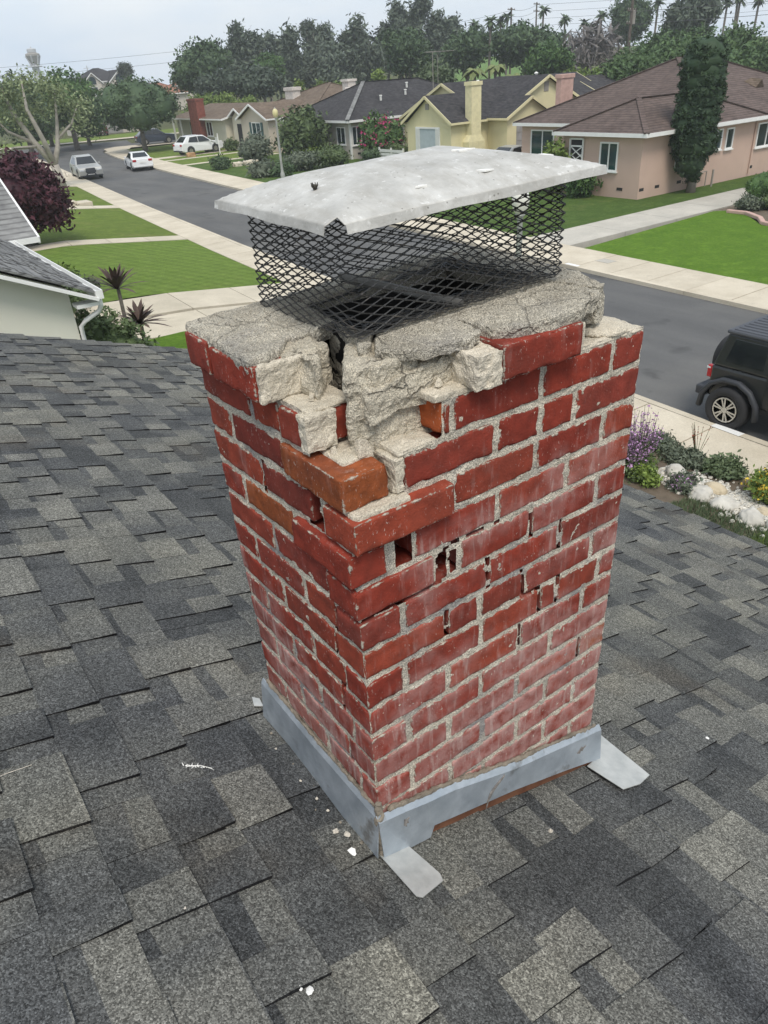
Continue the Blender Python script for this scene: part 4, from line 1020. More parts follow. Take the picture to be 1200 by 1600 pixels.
lob += [(-.45, .1, 6.0, .55, .6, .5), (.5, 0, 5.8, .5, .6, .55), (.02, .1, 6.1, .5, .5, .4), (.15, 0, .95, .4, .4, .5)]
crown(t, lob, M['lf_cyp'], 1500, 26, .085, .13, 17, .93, shell=.12, aspect=2.4, up=.6)
mb = MB(); mb.tube([(.22, 0, -.2), (.2, 0, .5), (.0, 0, 1.6)], [.27, .2, .16], 8); mb.build('trunk', M['bark'], t, smooth=True)

def shrub(x, y, rx, h, mat, label, n=150, size=.12, group=None, z=None, lobes=5, seed=None, flowers=None, name='shrub', core=.68, per=14):
    global seed_
    seed_ += 1; sd = seed_ if seed is None else seed; q = random.Random(sd)
    t = empty(name, (x, y, gz(x, y) if z is None else z), 0, label, 'shrub' if name == 'shrub' else 'plant', group)
    lob = [(0, 0, h*.45, rx*.8, rx*.8, h*.5)]+[(rx*.5*math.cos(k*6.28/lobes+q.random()), rx*.5*math.sin(k*6.28/lobes+q.random()), h*q.uniform(.3, .62), rx*.5, rx*.5, h*.33) for k in range(lobes)]
    crown(t, lob, mat, n, per, size, size*2.0, sd, core, name='foliage')
    if flowers:
        fm, fn, fs = flowers; v, f, tn = leafcloud(lob, fn, 6, fs, fs*1.6, sd+5, shell=.12, aspect=1.1)
        tag(link('flowers', np_mesh('flowers', v, f, fm, False, {'tone': tn}), t), kind='stuff')
    return t
# before the pale and yellow houses
shrub(33.6, 58.6, 2.3, 4.3, M['lf_shrub'], 'tall loose shrub hiding the front of the pale house', 420, .26)
shrub(31.6, 63.6, 1.7, 2.2, M['lf_grey'], 'airy grey green shrub on the lawn left of the street lamp', 220, .2)
shrub(26.6, 60.6, .75, .95, M['lf_dome'], 'small round dark shrub at the lawn edge, left of two', 90, .14); shrub(27.4, 61.3, .6, .85, M['lf_dome'], 'small round dark shrub at the lawn edge, right of two', 80, .14)
shrub(26.3, 52.2, 1.2, 1.25, M['lf_grey'], 'grey green mound beside the street lamp on its left', 170, .14); shrub(27.2, 51.0, .9, .95, M['lf_dome'], 'dark low mound at the far kerb beside the lamp', 110, .14)
shrub(29.9, 52.6, 1.5, 1.35, M['lf_grey'], 'grey green mound right of the street lamp', 200, .15); shrub(32.3, 52.2, 1.6, 1.55, M['lf_shrub'], 'rounded green shrub below the corner windows', 200, .15)
shrub(33.2, 57.0, 1.2, 1.2, M['lf_lime'], 'bright green shrub at the foot of the tall loose shrub', 140, .15); shrub(34.0, 55.4, .8, 1.2, M['lf_shrub'], 'shrub with yellow flowers in front of the pale house', 110, .13, flowers=(M['lf_yellow'], 60, .16))
shrub(34.9, 50.0, 1.3, 1.1, M['lf_dome'], 'dark clipped shrub between the pale and yellow houses', 160, .15); shrub(36.9, 49.8, 1.1, 1.5, M['lf_shrub'], 'shrub by the white fence beside the yellow house', 140, .15)
shrub(37.2, 52.2, 2.0, 3.5, M['lf_green'], 'tall bougainvillea shrub with magenta bloom beside the yellow house', 320, .22, flowers=(M['lf_pinkfl'], 110, .22))
shrub(34.7, 79.3, .8, .9, M['lf_dome'], 'dark hedge shrub at the cream house wall', 100, .16); shrub(34.9, 83.0, .9, 1.0, M['lf_dome'], 'dark shrub at the foot of the red brick chimney', 100, .16); shrub(35.2, 76.0, .7, 1.1, M['lf_shrub'], 'planter shrub at the beige house porch', 90, .16)
shrub(30.9, 26.2, .0001+.62, 1.35, M['lf_green'], 'small leafy bush before the pink front wall', 150, .17, core=.4); shrub(31.2, 28.3, .7, 2.7, M['lf_lime'], 'climbing vine at the pink house porch', 120, .17, core=.3)
# round box and border planting on the right
shrub(33.9, 18.2, .85, 1.35, M['lf_green'], 'clipped round box bush beside the pale driveway', 420, .07, core=.9, lobes=8, per=18)
for i, (x, y, r_, h, m, lb) in enumerate([(31.9, 17.7, .55, .6, 'lf_grey', 'grey lavender bush at the drive corner of the border'), (32.6, 17.2, .6, .55, 'lf_shrub', 'low green bush in the border between lavender and box'), (33.6, 16.5, .7, .6, 'lf_grey', 'silvery bush below the round box bush'), (35.3, 17.6, 1.1, 1.7, 'lf_dome', 'dark bush at the right edge beside the round box bush'), (34.6, 15.8, .5, .5, 'lf_shrub', 'low bush by the scalloped red mulch bed'), (36.5, 19.0, .8, 1.0, 'lf_grey', 'pale bush behind the round box bush')]):
    shrub(x, y, r_, h, M[m], lb, 130, .09, flowers=((M['lf_yellow'], 14, .07) if i in (2, 3) else None))
mb = MB()
path_ = [(31.0, 18.1), (31.0, 17.2), (30.3, 16.2), (29.5, 15.6), (28.7, 13.6), (28.8, 10)]
for a, b in zip(path_, path_[1:]): mb.beam((*a, G0+.06), (*b, G0+.06), .2, .14)
o = mb.build('bed_edging', M['chim_pink'], None, bevel=.03); tag(o, 'pink curved edging between the bright lawn and the planted bed', 'edging')
root = empty('scalloped_border', (0, 0, 0), 0, 'scalloped brick border round the red mulch bed at right', 'border')
ring = [(30.4, 15.6), (29.8, 14.9), (29.6, 14.0), (29.7, 13.0), (29.9, 12), (30.4, 10.6), (31, 9)]
for (a, b), (c, d) in zip(ring, ring[1:]):
    L = math.hypot(c-a, d-b); n = max(2, int(L/.3))
    for k in range(n):
        x, y = a+(c-a)*(k+.5)/n, b+(d-b)*(k+.5)/n
        MB().lathe([(.13, -.1), (.13, .16), (.10, .2)], 8).build('edging_stone', M['chim_pink'], root, (x, y, G0))
# beside the neighbour house
shrub(2.95, 13.6, 1.0, 2.15, M['lf_shrub'], 'feathery green shrub at the corner of the white neighbour house', 620, .065, per=24); shrub(2.75, 12.9, .55, 1.5, M['lf_dome'], 'dark green shrub against the white neighbour wall', 320, .055, per=20)
shrub(4.6, 25.3, .9, .9, M['lf_lime'], 'yellow green mound beside the front path', 150, .11); shrub(5.2, 23.9, .5, .6, M['lf_grey'], 'small grey plant with pale stones by the mown lawn', 90, .09); shrub(4.2, 22.6, .8, .8, M['lf_shrub'], 'low green shrub left of the mown lawn', 120, .11)
shrub(1.5, 11.2, .8, .9, M['lf_shrub'], 'low green shrub hidden below the white wall', 90, .12)
def strap_plant(x, y, h, n, L, label, z=None):
    t = empty('strap_plant', (x, y, gz(x, y) if z is None else z), 0, label, 'plant'); q = random.Random(int(x*100))
    if h > .1: MB().tube([(0, 0, -.1), (.02, 0, h)], [.05, .04], 6).build('stem', M['bark'], t)
    v = []; f = []; tn = []
    for k in range(n):
        a = k*2.4; e = q.uniform(.05, 1.35); l = L*q.uniform(.8, 1.1); side = Vector((-math.sin(a), math.cos(a), 0)); pp = []
        for s in range(5):
            u = s/4; pp.append(Vector((l*u*math.cos(e)*math.cos(a), l*u*math.cos(e)*math.sin(a), h+l*u*math.sin(e)-.25*l*u*u)))
        for s in range(4):
            w0, w1 = (.022+.02*math.sin(math.pi*s/4)), (.022+.02*math.sin(math.pi*(s+1)/4))*(.15 if s == 3 else 1); b = len(v)
            v += [pp[s]-side*w0, pp[s]+side*w0, pp[s+1]+side*w1, pp[s+1]-side*w1]; f.append((b, b+1, b+2, b+3)); tn += [q.random()]*4
    link('strap_leaves', np_mesh('strap_leaves', [tuple(p) for p in v], f, M['lf_cord'], False, {'tone': tn}), t)
strap_plant(3.98, 14.6, 1.35, 46, .62, 'bronze spiky cordyline on a short stem beside the driveway'); strap_plant(4.02, 15.8, 1.85, 34, .75, 'taller bronze spiky cordyline behind the feathery shrub')
# ------------------------------------------------------------------ our own roof: every near shingle tab is a piece
SL = 1/3.0; rz = lambda x: -.15-SL*x
house = empty('house', (0, 0, 0), 0, 'own house with the charcoal shingle roof the broken brick chimney rises from', 'house')
EX, RY = 3.56, 5.66
mb = MB()
xr = -4.4
def deck(x0, x1, y0, y1, lift, th): return [(x0, y0, rz(x0)+lift-th), (x1, y0, rz(x1)+lift-th), (x1, y1, rz(x1)+lift-th), (x0, y1, rz(x0)+lift-th), (x0, y0, rz(x0)+lift), (x1, y0, rz(x1)+lift), (x1, y1, rz(x1)+lift), (x0, y1, rz(x0)+lift)]
mb.hexa(deck(xr, EX-.03, -7, RY-.02, -.004, .10))
p = deck(xr, EX-.03, -7, RY-.02, -.004, .10)
back = [(2*xr-q[0], q[1], q[2]) for q in p]
mb.hexa([back[i] for i in (1, 0, 3, 2, 5, 4, 7, 6)])
roof = mb.build('roof', M['felt'], house)
mb = MB(); mb.box(-11.5, 2.95, -6.6, 5.3, G0-.4, -1.32); mb.add([(-11.5, 5.3, -1.32), (2.95, 5.3, -1.32), (xr, 5.3, 1.12), (-11.5, -6.6, -1.32), (2.95, -6.6, -1.32), (xr, -6.6, 1.12)], [(0, 2, 1), (3, 4, 5), (1, 2, 5, 4), (0, 3, 5, 2)])
mb.build('wall', M['whitest'], house)
mb = MB(); mb.box(EX-.06, EX-.035, -7, RY-.02, rz(EX)-.15, rz(EX)-.012); mb.build('fascia', M['white'], house)
mb = MB(); mb.beam((xr, RY+.0, rz(xr)-.08), (EX-.03, RY+.0, rz(EX)-.08), .03, .14); mb.build('rake_board', M['white'], house)

EXP = .1355; K0 = -.530
cs, sn = 1/math.sqrt(1+SL*SL), -SL/math.sqrt(1+SL*SL)     # down-slope unit vector (cs, sn) in x,z
nx_, nz2 = SL*cs, cs                                       # normal
def RP(x, y, h): return (x+nx_*h, y, rz(x)+nz2*h)
CH = (-.02, .74, -.02, .53)                               # chimney footprint
pieces = []
sr = random.Random(21)
def tone_pick(r):
    return r.choices((.16, .30, .46, .60, .72, .82), (1.6, 2.2, 2.4, 2.6, 2.4, 1.1))[0]+r.uniform(-.05, .05)
k_lo, k_hi = -29, int((EX-K0)/EXP)+1
for k in range(k_lo, k_hi+1):
    xb = K0+EXP*k                                          # butt (down-slope) edge of this course
    if xb > EX+.03: continue
    y = -6.9+sr.uniform(0, .3); tab = sr.random() < .5
    while y < RY:
        w = sr.choice((.09, .12, .15, .17, .20, .23)) if tab else sr.choice((.07, .09, .12, .15, .18))
        y2 = min(y+w, RY+.012)
        sk = sr.uniform(-.008, .008) if tab else 0
        pieces.append((k, xb+sr.uniform(-.003, .003)+(.0 if tab else -.001), y, y2, tab, tone_pick(sr), sk, sr.uniform(-.0012, .0015)))
        y = y2; tab = not tab if sr.random() < .86 else tab
def piece_geo(pc, MBv, tones):
    k, xb, y0, y1, tab, tone, sk, dh = pc
    xa = xb-EXP-.022
    hb, ha = (.0150, .0042) if tab else (.0072, .0022)
    hb += dh
    e = .0 if not tab else .003
    g = .0009
    ya, yb = y0+g-e, y1-g+e
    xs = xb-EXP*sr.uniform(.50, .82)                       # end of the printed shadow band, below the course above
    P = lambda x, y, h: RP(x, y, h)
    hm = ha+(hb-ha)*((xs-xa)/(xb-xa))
    b = len(MBv.v)
    jit = sr.uniform(-.010, .010)
    vs = [P(xa, ya, ha), P(xa, yb, ha), P(xs, ya, hm), P(xs+jit, yb, hm), P(xb, ya+sk, hb), P(xb, yb-sk, hb),
          P(xb+.0005, ya+sk, hb-.0085), P(xb+.0005, yb-sk, hb-.0085), P(xa, ya, ha-.004), P(xa, yb, ha-.004)]
    fs = [(0, 2, 3, 1), (2, 4, 5, 3), (4, 6, 7, 5), (0, 8, 6, 4, 2), (1, 3, 5, 7, 9)]
    MBv.add(vs, fs)
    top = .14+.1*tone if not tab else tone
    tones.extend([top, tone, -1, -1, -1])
def shingle_mesh(lst):
    m = MB(); tones = []
    for pc in lst: piece_geo(pc, m, tones)
    me = m.mesh('shingle', M['shingle']); a = me.attributes.new('tone', 'FLOAT', 'FACE'); a.data.foreach_set('value', np.asarray(tones, np.float32))
    return me
def seen(pc):
    k, xb, y0, y1 = pc[:4]; cx, cy = xb-.07, (y0+y1)/2
    if CH[0] < cx-.03 and cx+.02 < CH[1] and CH[2] < y0 and y1 < CH[3]: return None
    q = Vector((cx, cy, rz(cx)))-CAM; d = q.length; zf = q.dot(fwd)
    if zf < .1: return 1e9
    u, v = q.dot(r2)/zf*FPX, q.dot(u2)/zf*FPX
    off = max(0, abs(u)-640, abs(v)-850)
    # hidden behind the chimney?
    return d+(6 if off > 0 else 0)
ranked = sorted([(seen(pc), i) for i, pc in enumerate(pieces) if seen(pc) is not None])
near = [pieces[i] for _, i in ranked[:300]]; rest = [pieces[i] for _, i in ranked[300:]]
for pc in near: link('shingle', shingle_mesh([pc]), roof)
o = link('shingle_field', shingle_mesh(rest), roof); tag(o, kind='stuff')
mb = MB(); mb.tube([(xr, -7, rz(xr)+.01), (xr, RY, rz(xr)+.01)], .05, 6); mb.build('ridge_cap', M['felt'], roof)
# ------------------------------------------------------------------ the broken brick chimney
chim = empty('brick_chimney', (0, 0, -.15), 0, 'square red brick chimney with its near top corner broken away', 'chimney')
chim.location = (0, 0, 0)
P_ = .0762; BH = .0640; BW = .098; W_ = .728; D_ = .512
bz = lambda k: (k-1)*P_
def wx(z): return 1+.0165*max(-.3, z)/W_        # slight outward lean of the right end
def lx(z): return -.022*max(0, z)               # slight lean of the far-left edge
mr = random.Random(5)
def brick_mesh(x0, x1, y0, y1, z0, z1, seed, tone=0.0, chip=1.0, cell=.0125):
    """bevelled, chipped brick with an 'edge' attribute = distance to the nearest arris"""
    L = (x1-x0, y1-y0, z1-z0); n = [max(3, int(round(l/cell))) for l in L]
    # denser rows close to the arrises
    def ticks(l, m):
        t = [0, .0022, .006]+[l*i/m for i in range(1, m)]+[l-.006, l-.0022, l]
        return sorted(set(round(q, 5) for q in t if 0 <= q <= l))
    T = [ticks(L[i], n[i]) for i in range(3)]
    idx = {}; vs = []; fs = []; ed = []
    def vid(i, j, k):
        key = (i, j, k)
        if key in idx: return idx[key]
        p = [T[0][i], T[1][j], T[2][k]]
        dist = sorted(min(p[a], L[a]-p[a]) for a in range(3))
        e = dist[1]
        q = Vector((x0+p[0], y0+p[1], z0+p[2]))
        c = Vector(((x0+x1)/2, (y0+y1)/2, (z0+z1)/2))
        # round the arrises
        r = .0042; inn = Vector([min(max(p[a], r), L[a]-r) for a in range(3)]); dv = Vector(p)-inn
        if dv.length > 1e-9: pp = inn+dv.normalized()*r; q = Vector((x0+pp.x, y0+pp.y, z0+pp.z))
        nd = (q-c); dirn = Vector([(-1 if p[a] < 1e-6 else 1 if p[a] > L[a]-1e-6 else 0) for a in range(3)])
        if dirn.length > 0: dirn.normalize()
        h = .0011*fnoise(q, 35, seed, 3)
        ch = fnoise(q, 28, seed+40, 2)
        if e < .007: h -= chip*max(0, ch-.1)*.011*(1-e/.007)
        q = q+dirn*h
        idx[key] = len(vs); vs.append(q); ed.append(e); return idx[key]
    N = [len(t)-1 for t in T]
    for k in (0, N[2]):
        for i in range(N[0]):
            for j in range(N[1]):
                f = (vid(i, j, k), vid(i+1, j, k), vid(i+1, j+1, k), vid(i, j+1, k)); fs.append(f if k else f[::-1])
    for j in (0, N[1]):
        for i in range(N[0]):
            for k in range(N[2]):
                f = (vid(i, j, k), vid(i+1, j, k), vid(i+1, j, k+1), vid(i, j, k+1)); fs.append(f[::-1] if j else f)
    for i in (0, N[0]):
        for j in range(N[1]):
            for k in range(N[2]):
                f = (vid(i, j, k), vid(i, j+1, k), vid(i, j+1, k+1), vid(i, j, k+1)); fs.append(f if i else f[::-1])
    V = np.array([tuple(v) for v in vs], np.float32)
    return np_mesh('brick', V, np.array(fs, np.int32), M['brick'], True, {'edge': ed, 'tone': [tone]*len(vs)})
def brick(x0, x1, y0, y1, z0, z1, tone=0.0, chip=1.0, off=(0, 0, 0), rot=(0, 0, 0), name='brick', lean=True, cell=.0125):
    me = brick_mesh(x0, x1, y0, y1, z0, z1, mr.uniform(0, 90), tone, chip, cell)
    zc = (z0+z1)/2
    c = Vector(((x0+x1)/2, (y0+y1)/2, zc))
    if lean:
        for v in me.vertices:
            co = v.co; sh = lx(co.z)*min(1, max(0, co.y-.05)/.4)*max(0, 1-co.x/.15); co.x = co.x*wx(co.z)+sh
    me.transform(Matrix.Translation(-c))
    o = link(name, me, chim)
    o.location = (c.x+off[0], c.y+off[1], zc+off[2]); j = .003
    o.rotation_euler = (rot[0]+mr.uniform(-j, j), rot[1]+mr.uniform(-j, j), rot[2]+mr.uniform(-.004, .004))
    if len(near_bricks) < 300: near_bricks.append(o)
    return o
near_bricks = []
jt = .0060        # half joint
# joint centres measured along the right face, course by course
RJ = {12: [.196, .2225, .440, .638, .728], 11: [.112, .327, .442, .536, .728], 10: [0, .222, .434, .630, .728], 9: [0, .086, .126, .336, .530, .728],
      8: [0, .186, .234, .431, .634, .728], 7: [0, .098, .315, .524, .728], 6: [0, .203, .292, .420, .637, .728],
      5: [0, .095, .299, .474, .530, .671, .728], 4: [0, .204, .417, .624, .728], 3: [0, .095, .300, .521, .728], 2: [0, .204, .415, .630, .728],
      1: [0, .097, .306, .519, .728], 0: [0, .208, .423, .628, .728], -1: [0, .098, .313, .526, .728], -2: [0, .21, .42, .633, .728], -3: [0, .1, .31, .52, .728]}
ODD_L = [0, .203, .407, .512]; EVEN_L = [0, .098, .305, .512]
OFF = {8: (-.008, -.004, 0), 9: (-.014, -.004, 0), 10: (-.008, -.024, .001), 7: (-.002, -.001, 0)}
for k, js in RJ.items():
    z0 = bz(k)+jt; z1 = z0+BH
    CK = 1 <= k <= 7
    odd = k % 2 != 0
    for i, (a, b) in enumerate(zip(js, js[1:])):
        if k == 9 and i == 1: continue                     # open hole
        if k == 8 and i == 1: continue                     # broken joint with loose mortar
        x0, x1 = a+jt, b-jt
        corner = a == 0
        y0, y1 = 0, BW
        off = (0, 0, 0)
        if corner:
            x0 = 0
            if odd: y1 = .203-jt                           # header here = stretcher on the left face
            off = OFF.get(k, off)
        if b == .728: x1 = .728
        if k == 8 and i == 2: x0 += .004
        tone = 0
        if k == 2 and b == .728: tone = .6
        if k == 12 and i == 0:
            brick(.198, .2165, .004, .075, z0, z1-.004, .95, 2.5, (0, 0, 0), (0, 0, .06)); 
            brick(.206, .2185, -.001, .075, z0, z1-.008, 0, 1.0); continue
        if corner and odd and CK:                           # the corner stretcher is cracked through
            yc = .088-.004*(7-k); brick(x0, x1, y0, yc-.0022, z0, z1, 0, 1.3, (off[0]-.002, off[1]-.003, 0)); brick(x0, x1, yc+.0022, y1, z0, z1, 0, 1.3, (0, off[1], 0)); continue
        brick(x0, x1, y0, y1, z0, z1, tone, 1.0, off)
# right end (hidden from the photograph) and rear wall are ordinary courses too
for k in range(-3, 13):
    z0 = bz(k)+jt; z1 = z0+BH
    for a, b in ((.105, .305), (.318, .51)): brick(.728-BW, .728, a, b, z0, z1, cell=.03)
    for a, b in ((.105, .31), (.325, .53), (.545, .625)): brick(a, b, .512-BW, .512, z0, z1, cell=.03)
# left face
crack_y = lambda z: .085+.02*math.sin(z*9)-.05*max(0, .4-z)
for k in range(-1, 13):
    js = ODD_L if k % 2 != 0 else EVEN_L
    z0 = bz(k)+jt; z1 = z0+BH
    for i, (a, b) in enumerate(zip(js, js[1:])):
        if i == 0 and k <= 10: continue                     # corner brick already laid
        if k == 11 and i == 0: continue
        y0, y1 = a+jt, b-jt
        if b == .512: y1 = .512
        tone = .6 if (k == 9 and i == 1) else 0
        if k == 10 and i == 1: y0 += .022                   # gap beside the shifted corner
        if k == 12 and i == 0: continue
        if k == 12 and i == 1:                              # cracked through, two pieces
            brick(0, BW, .118, .200, z0, z1, 0, 1.4, (-.004, -.004, 0), (0, 0, .03)); brick(0, BW, .203, .298, z0, z1, 0, 1.2); continue
        brick(0, BW, y0, y1, z0, z1, tone)
# loose orange-brown brick rocked out over the corner
brick(0, .097, 0, .198, bz(11)+.006, bz(11)+.006+BH, .6, 1.2, (-.012, .004, .0), (.015, -.02, .035), lean=False)
# corbelled top course
brick(-.040, .055, .205, .372, bz(13)+.002, bz(13)+.066, 0, 1.1, (-.006, 0, 0), (0, 0, .03), lean=False)
brick(-.042, .055, .386, .484, bz(13)+.004, bz(13)+.070, 0, 1.1, (-.006, 0, 0), (0, 0, .0), lean=False)
brick(.318, .512, -.034, .06, bz(13)+.004, bz(13)+.068, 0, 1.0, (0, 0, .004), (0, 0, -.03), lean=False)
for a, b in ((.10, .29), (.30, .49), (.50, .60)): brick(a, b, .50-.06, .55, bz(13)+.002, bz(13)+.064, lean=False, cell=.03)
brick(.66, .76, .2, .4, bz(13)+.002, bz(13)+.06, lean=False, cell=.03)

# mortar: a raked, rough sheet behind each brick face, with holes and cracks cut in depth
HOLES_R = [(.092, .122, bz(9)+.006, bz(9)+.068, .085), (.184, .202, bz(8)+.006, bz(8)+.066, .05), (.216, .228, bz(8)+.012, bz(8)+.060, .05)]
HOLES_L = [(.099, .135, bz(10)+.002, bz(10)+.070, .06), (.085, .100, bz(7)+.004, bz(7)+.060, .05)]
def crackdepth(a, z, lines):
    d = 0
    for pts, w in lines:
        for (a0, z0), (a1, z1) in zip(pts, pts[1:]):
            if min(z0, z1)-.003 <= z <= max(z0, z1)+.003 and min(a0, a1)-.01 <= a <= max(a0, a1)+.01:
                t = 0 if abs(z1-z0)+abs(a1-a0) < 1e-6 else ((a-a0)*(a1-a0)+(z-z0)*(z1-z0))/((a1-a0)**2+(z1-z0)**2)
                t = min(1, max(0, t)); dd = math.hypot(a-a0-t*(a1-a0), z-z0-t*(z1-z0))
                if dd < w: d = 1
    return d
CR_R = [([(0, bz(8)-.002), (.05, bz(8)+.001), (.13, bz(8)-.002), (.19, bz(8)+.002)], .003), ([(.316, bz(7)+.004), (.314, bz(7)+.074)], .0045),
        ([(.415, bz(6)+.074), (.419, bz(6)+.002), (.47, bz(6)), (.476, bz(5)+.010)], .0042), ([(.530, bz(6)), (.530, bz(5)+.01)], .0042), ([(.525, bz(8)), (.524, bz(7)+.01)], .0035), ([(.43, bz(8)+.07), (.434, bz(8))], .003),
        ([(.630, bz(2)+.01), (.631, bz(2)+.065)], .0035), ([(.203, bz(6)+.07), (.204, bz(6)+.01)], .003), ([(.417, bz(4)+.07), (.417, bz(4)+.02)], .003), ([(.2, bz(9)-.002), (.34, bz(9)+.002)], .002)]
CR_L = [([(.098, bz(7)), (.102, bz(6)+.01)], .006), ([(.10, bz(6)), (.096, bz(5)), (.102, bz(4)), (.085, bz(3)), (.094, bz(2)), (.1, bz(1))], .0042), ([(.300, bz(10)+.07), (.305, bz(10))], .003)]
def ztop_r(x): return bz(11)+.004 if x < .114 else bz(12)+.004 if x < .2 else bz(13)+.003 if x < .32 else bz(13)+.02 if x < .515 else bz(13)+.004
def ztop_l(y): return bz(11) if y < .03 else bz(11)+.01 if y < .11 else bz(12) if y < .12 else bz(13)+.003 if y < .2 else bz(13)+.004
def sheet(face, amax, z0, z1, holes, cracks, ztop, s=.0042):
    na = int(amax/s)+1; nz = int((z1-z0)/s)+1
    idx = -np.ones((na, nz), int); V = []; F = []
    for i in range(na):
        for j in range(nz):
            a = min(amax, i*s); z = z0+j*s
            zt = ztop(a)
            if z > zt+s: continue
            z = min(z, zt)
            q = (a, 0, z) if face == 'R' else (0, a+3, z)
            d = .0026+.0030*fnoise(q, 45, 2, 3)+.0012*fnoise(q, 160, 5, 2)
            for h in holes:
                if h[0]+.004*fnoise(q, 70, 3, 1) < a < h[1] and h[2]+.004*fnoise(q, 60, 8, 1) < z < h[3]: d = -1
            if d == -1: continue
            if crackdepth(a, z, cracks) and fnoise(q, 30, 12, 2) > -.25: continue
            if face == 'R': p = (a*wx(z), max(-.0022, d), z)
            else: p = (max(-.0022, d)+lx(z)*min(1, max(0, a-.05)/.4), a, z)
            idx[i, j] = len(V); V.append(p)
    for i in range(na-1):
        for j in range(nz-1):
            q = (idx[i, j], idx[i+1, j], idx[i+1, j+1], idx[i, j+1])
            if min(q) < 0: continue
            F.append(q if face == 'R' else q[::-1])
    return np_mesh('joint_mortar', V, F, M['mortar'], True)
link('joint_mortar', sheet('R', W_, bz(-4), bz(14), HOLES_R, CR_R, ztop_r), chim)
link('joint_mortar', sheet('L', D_, bz(-2), bz(14), HOLES_L, CR_L, ztop_l), chim)
mb = MB(); mb.box(.06, .155, .17, .42, -.4, bz(11)-.02); mb.box(.04, .155, .09, .17, bz(10)+.02, bz(11)-.02); mb.box(.04, .155, .09, .17, -.4, bz(7)); mb.box(.155, .60, .088, .13, -.4, bz(12)-.01); mb.box(.60, W_-.006, .02, D_-.004, -.55, bz(13)-.004); mb.box(.03, .6, .44, D_-.004, -.4, bz(13)-.004)
mb.build('joint_mortar', M['mortar'], chim)
mb = MB()      # flue, sooty, open at the top
fx0, fx1, fy0, fy1 = .19, .565, .175, .405
for b in ((fx0-.03, fx0, fy0-.03, fy1+.03), (fx1, fx1+.03, fy0-.03, fy1+.03), (fx0, fx1, fy0-.03, fy0), (fx0, fx1, fy1, fy1+.03)): mb.box(*b, -.3, .985)
mb.box(fx0, fx1, fy0, fy1, -.3, -.2); mb.build('flue_lining', M['soot'], chim)

# beds of mortar left on the stepped courses
def bed(x0, x1, y0, y1, z0, z1, seed, amp=.003, mat='bed', vox=.005):
    return rock('mortar_bed', MB().box(x0, x1, y0, y1, z0, z1), M[mat], chim, vox, ((amp, 40), (amp*.5, 120)), seed)
bed(.002, .118, -.018, .10, bz(11)-.014, bz(11)+.004, 1)                 # under / beside the loose brick
bed(.098, .116, .0, .075, bz(11)+.004, bz(12)-.006, 2, .004)             # upright joint left standing
bed(.108, .200, .001, .09, bz(12)-.008, bz(12)+.006, 3)                  # on course 11
bed(.188, .322, .0, .095, bz(13)-.008, bz(13)+.006, 4)                   # on course 12
bed(.258, .316, -.030, .055, bz(13)+.004, bz(13)+.066, 5, .005)          # mortar end of the lost brick
bed(.512, .742, .001, .10, bz(13)-.008, bz(13)+.004, 6)
rock('mortar_bed', MB().lathe([(.055, 0), (.062, .006), (.05, .016), (.02, .02)], 18, .66, .055), M['bed'], chim, .005, ((.003, 40),), 7).location = (0, 0, bz(13)+.002)
bed(.512, .528, -.028, .06, bz(13)+.002, bz(13)+.066, 8, .003)
bed(.0, .10, .112, .30, bz(13)-.008, bz(13)+.003, 9)                     # on the left course 12
bed(.022, .088, .045, .15, bz(12)-.010, bz(12)-.002, 10, .0035)              # rubble over the loose brick's bed
bed(-.01, .052, .100, .125, bz(12)+.004, bz(13)-.004, 11, .004)
mb = MB(); mb.beam((.03, .14, bz(13)+.008), (.07, .20, bz(13)+.008), .008, .006); mb.build('mortar_bed', M['bed'], chim)
# rough concrete core laid bare in the gap
CA = ((.013, 13), (.007, 38), (.003, 110))
def lump(pts, y0, y1, seed, mat='core', amps=CA, vox=.006, skew=0.0, name='core_lump'):
    mb = MB(); n = len(pts)
    mb.add([(x, y0+skew*(z-.8), z) for x, z in pts]+[(x, y1, z) for x, z in pts], [tuple(range(n)), tuple(range(n, 2*n))[::-1]]+[(i, n+i, n+(i+1) % n, (i+1) % n) for i in range(n)])
    return rock(name, mb, M[mat], chim, vox, amps, seed)
mb = MB(); mb.prism([(.062, .078), (.10, .060), (.2, .062), (.2, .15), (.150, .19), (.128, .172)], .775, .984); rock('core_lump', mb, M['core'], chim, .0055, ((.010, 14), (.006, 38), (.003, 110)), 28)
mb = MB(); mb.prism([(.044, .142), (.056, .146), (.100, .228), (.09, .25), (.044, .25)], .80, .985); rock('core_lump', mb, M['core'], chim, .0055, ((.009, 14), (.006, 38), (.003, 110)), 23)
lump([(.105, .77), (.21, .772), (.30, .83), (.355, .915), (.335, .985), (.19, .985), (.105, .978), (.10, .93), (.105, .88), (.10, .84)], .060, .108, 21, amps=((.008, 13), (.006, 38), (.003, 110)))
lump([(.17, .78), (.30, .83), (.345, .915), (.335, .985), (.19, .985)], .10, .165, 27)
lump([(.115, .765), (.215, .765), (.262, .838), (.15, .842), (.10, .81)], .048, .12, 22, vox=.005)
lump([(.085, .885), (.20, .892), (.29, .925), (.30, .958), (.20, .962), (.09, .945)], .044, .12, 25, vox=.005)
bed(-.040, .06, .188, .203, bz(13)+.002, bz(14)-.006, 13, .004)
lump([(.030, .885), (.11, .885), (.11, .986), (.020, .986)], .20, .34, 24, amps=((.006, 25), (.004, 60), (.002, 130)), vox=.006)
mb = MB(); mb.box(.16, .19, .24, .42, bz(11)-.01, .975); mb.box(.02, .10, .30, .42, bz(11)-.01, .975); mb.box(.155, .60, .12, .145, bz(12)-.01, .975); mb.box(.1, .6, .435, .47, bz(12), .975); mb.box(.595, .65, .1, .47, bz(12), .975)
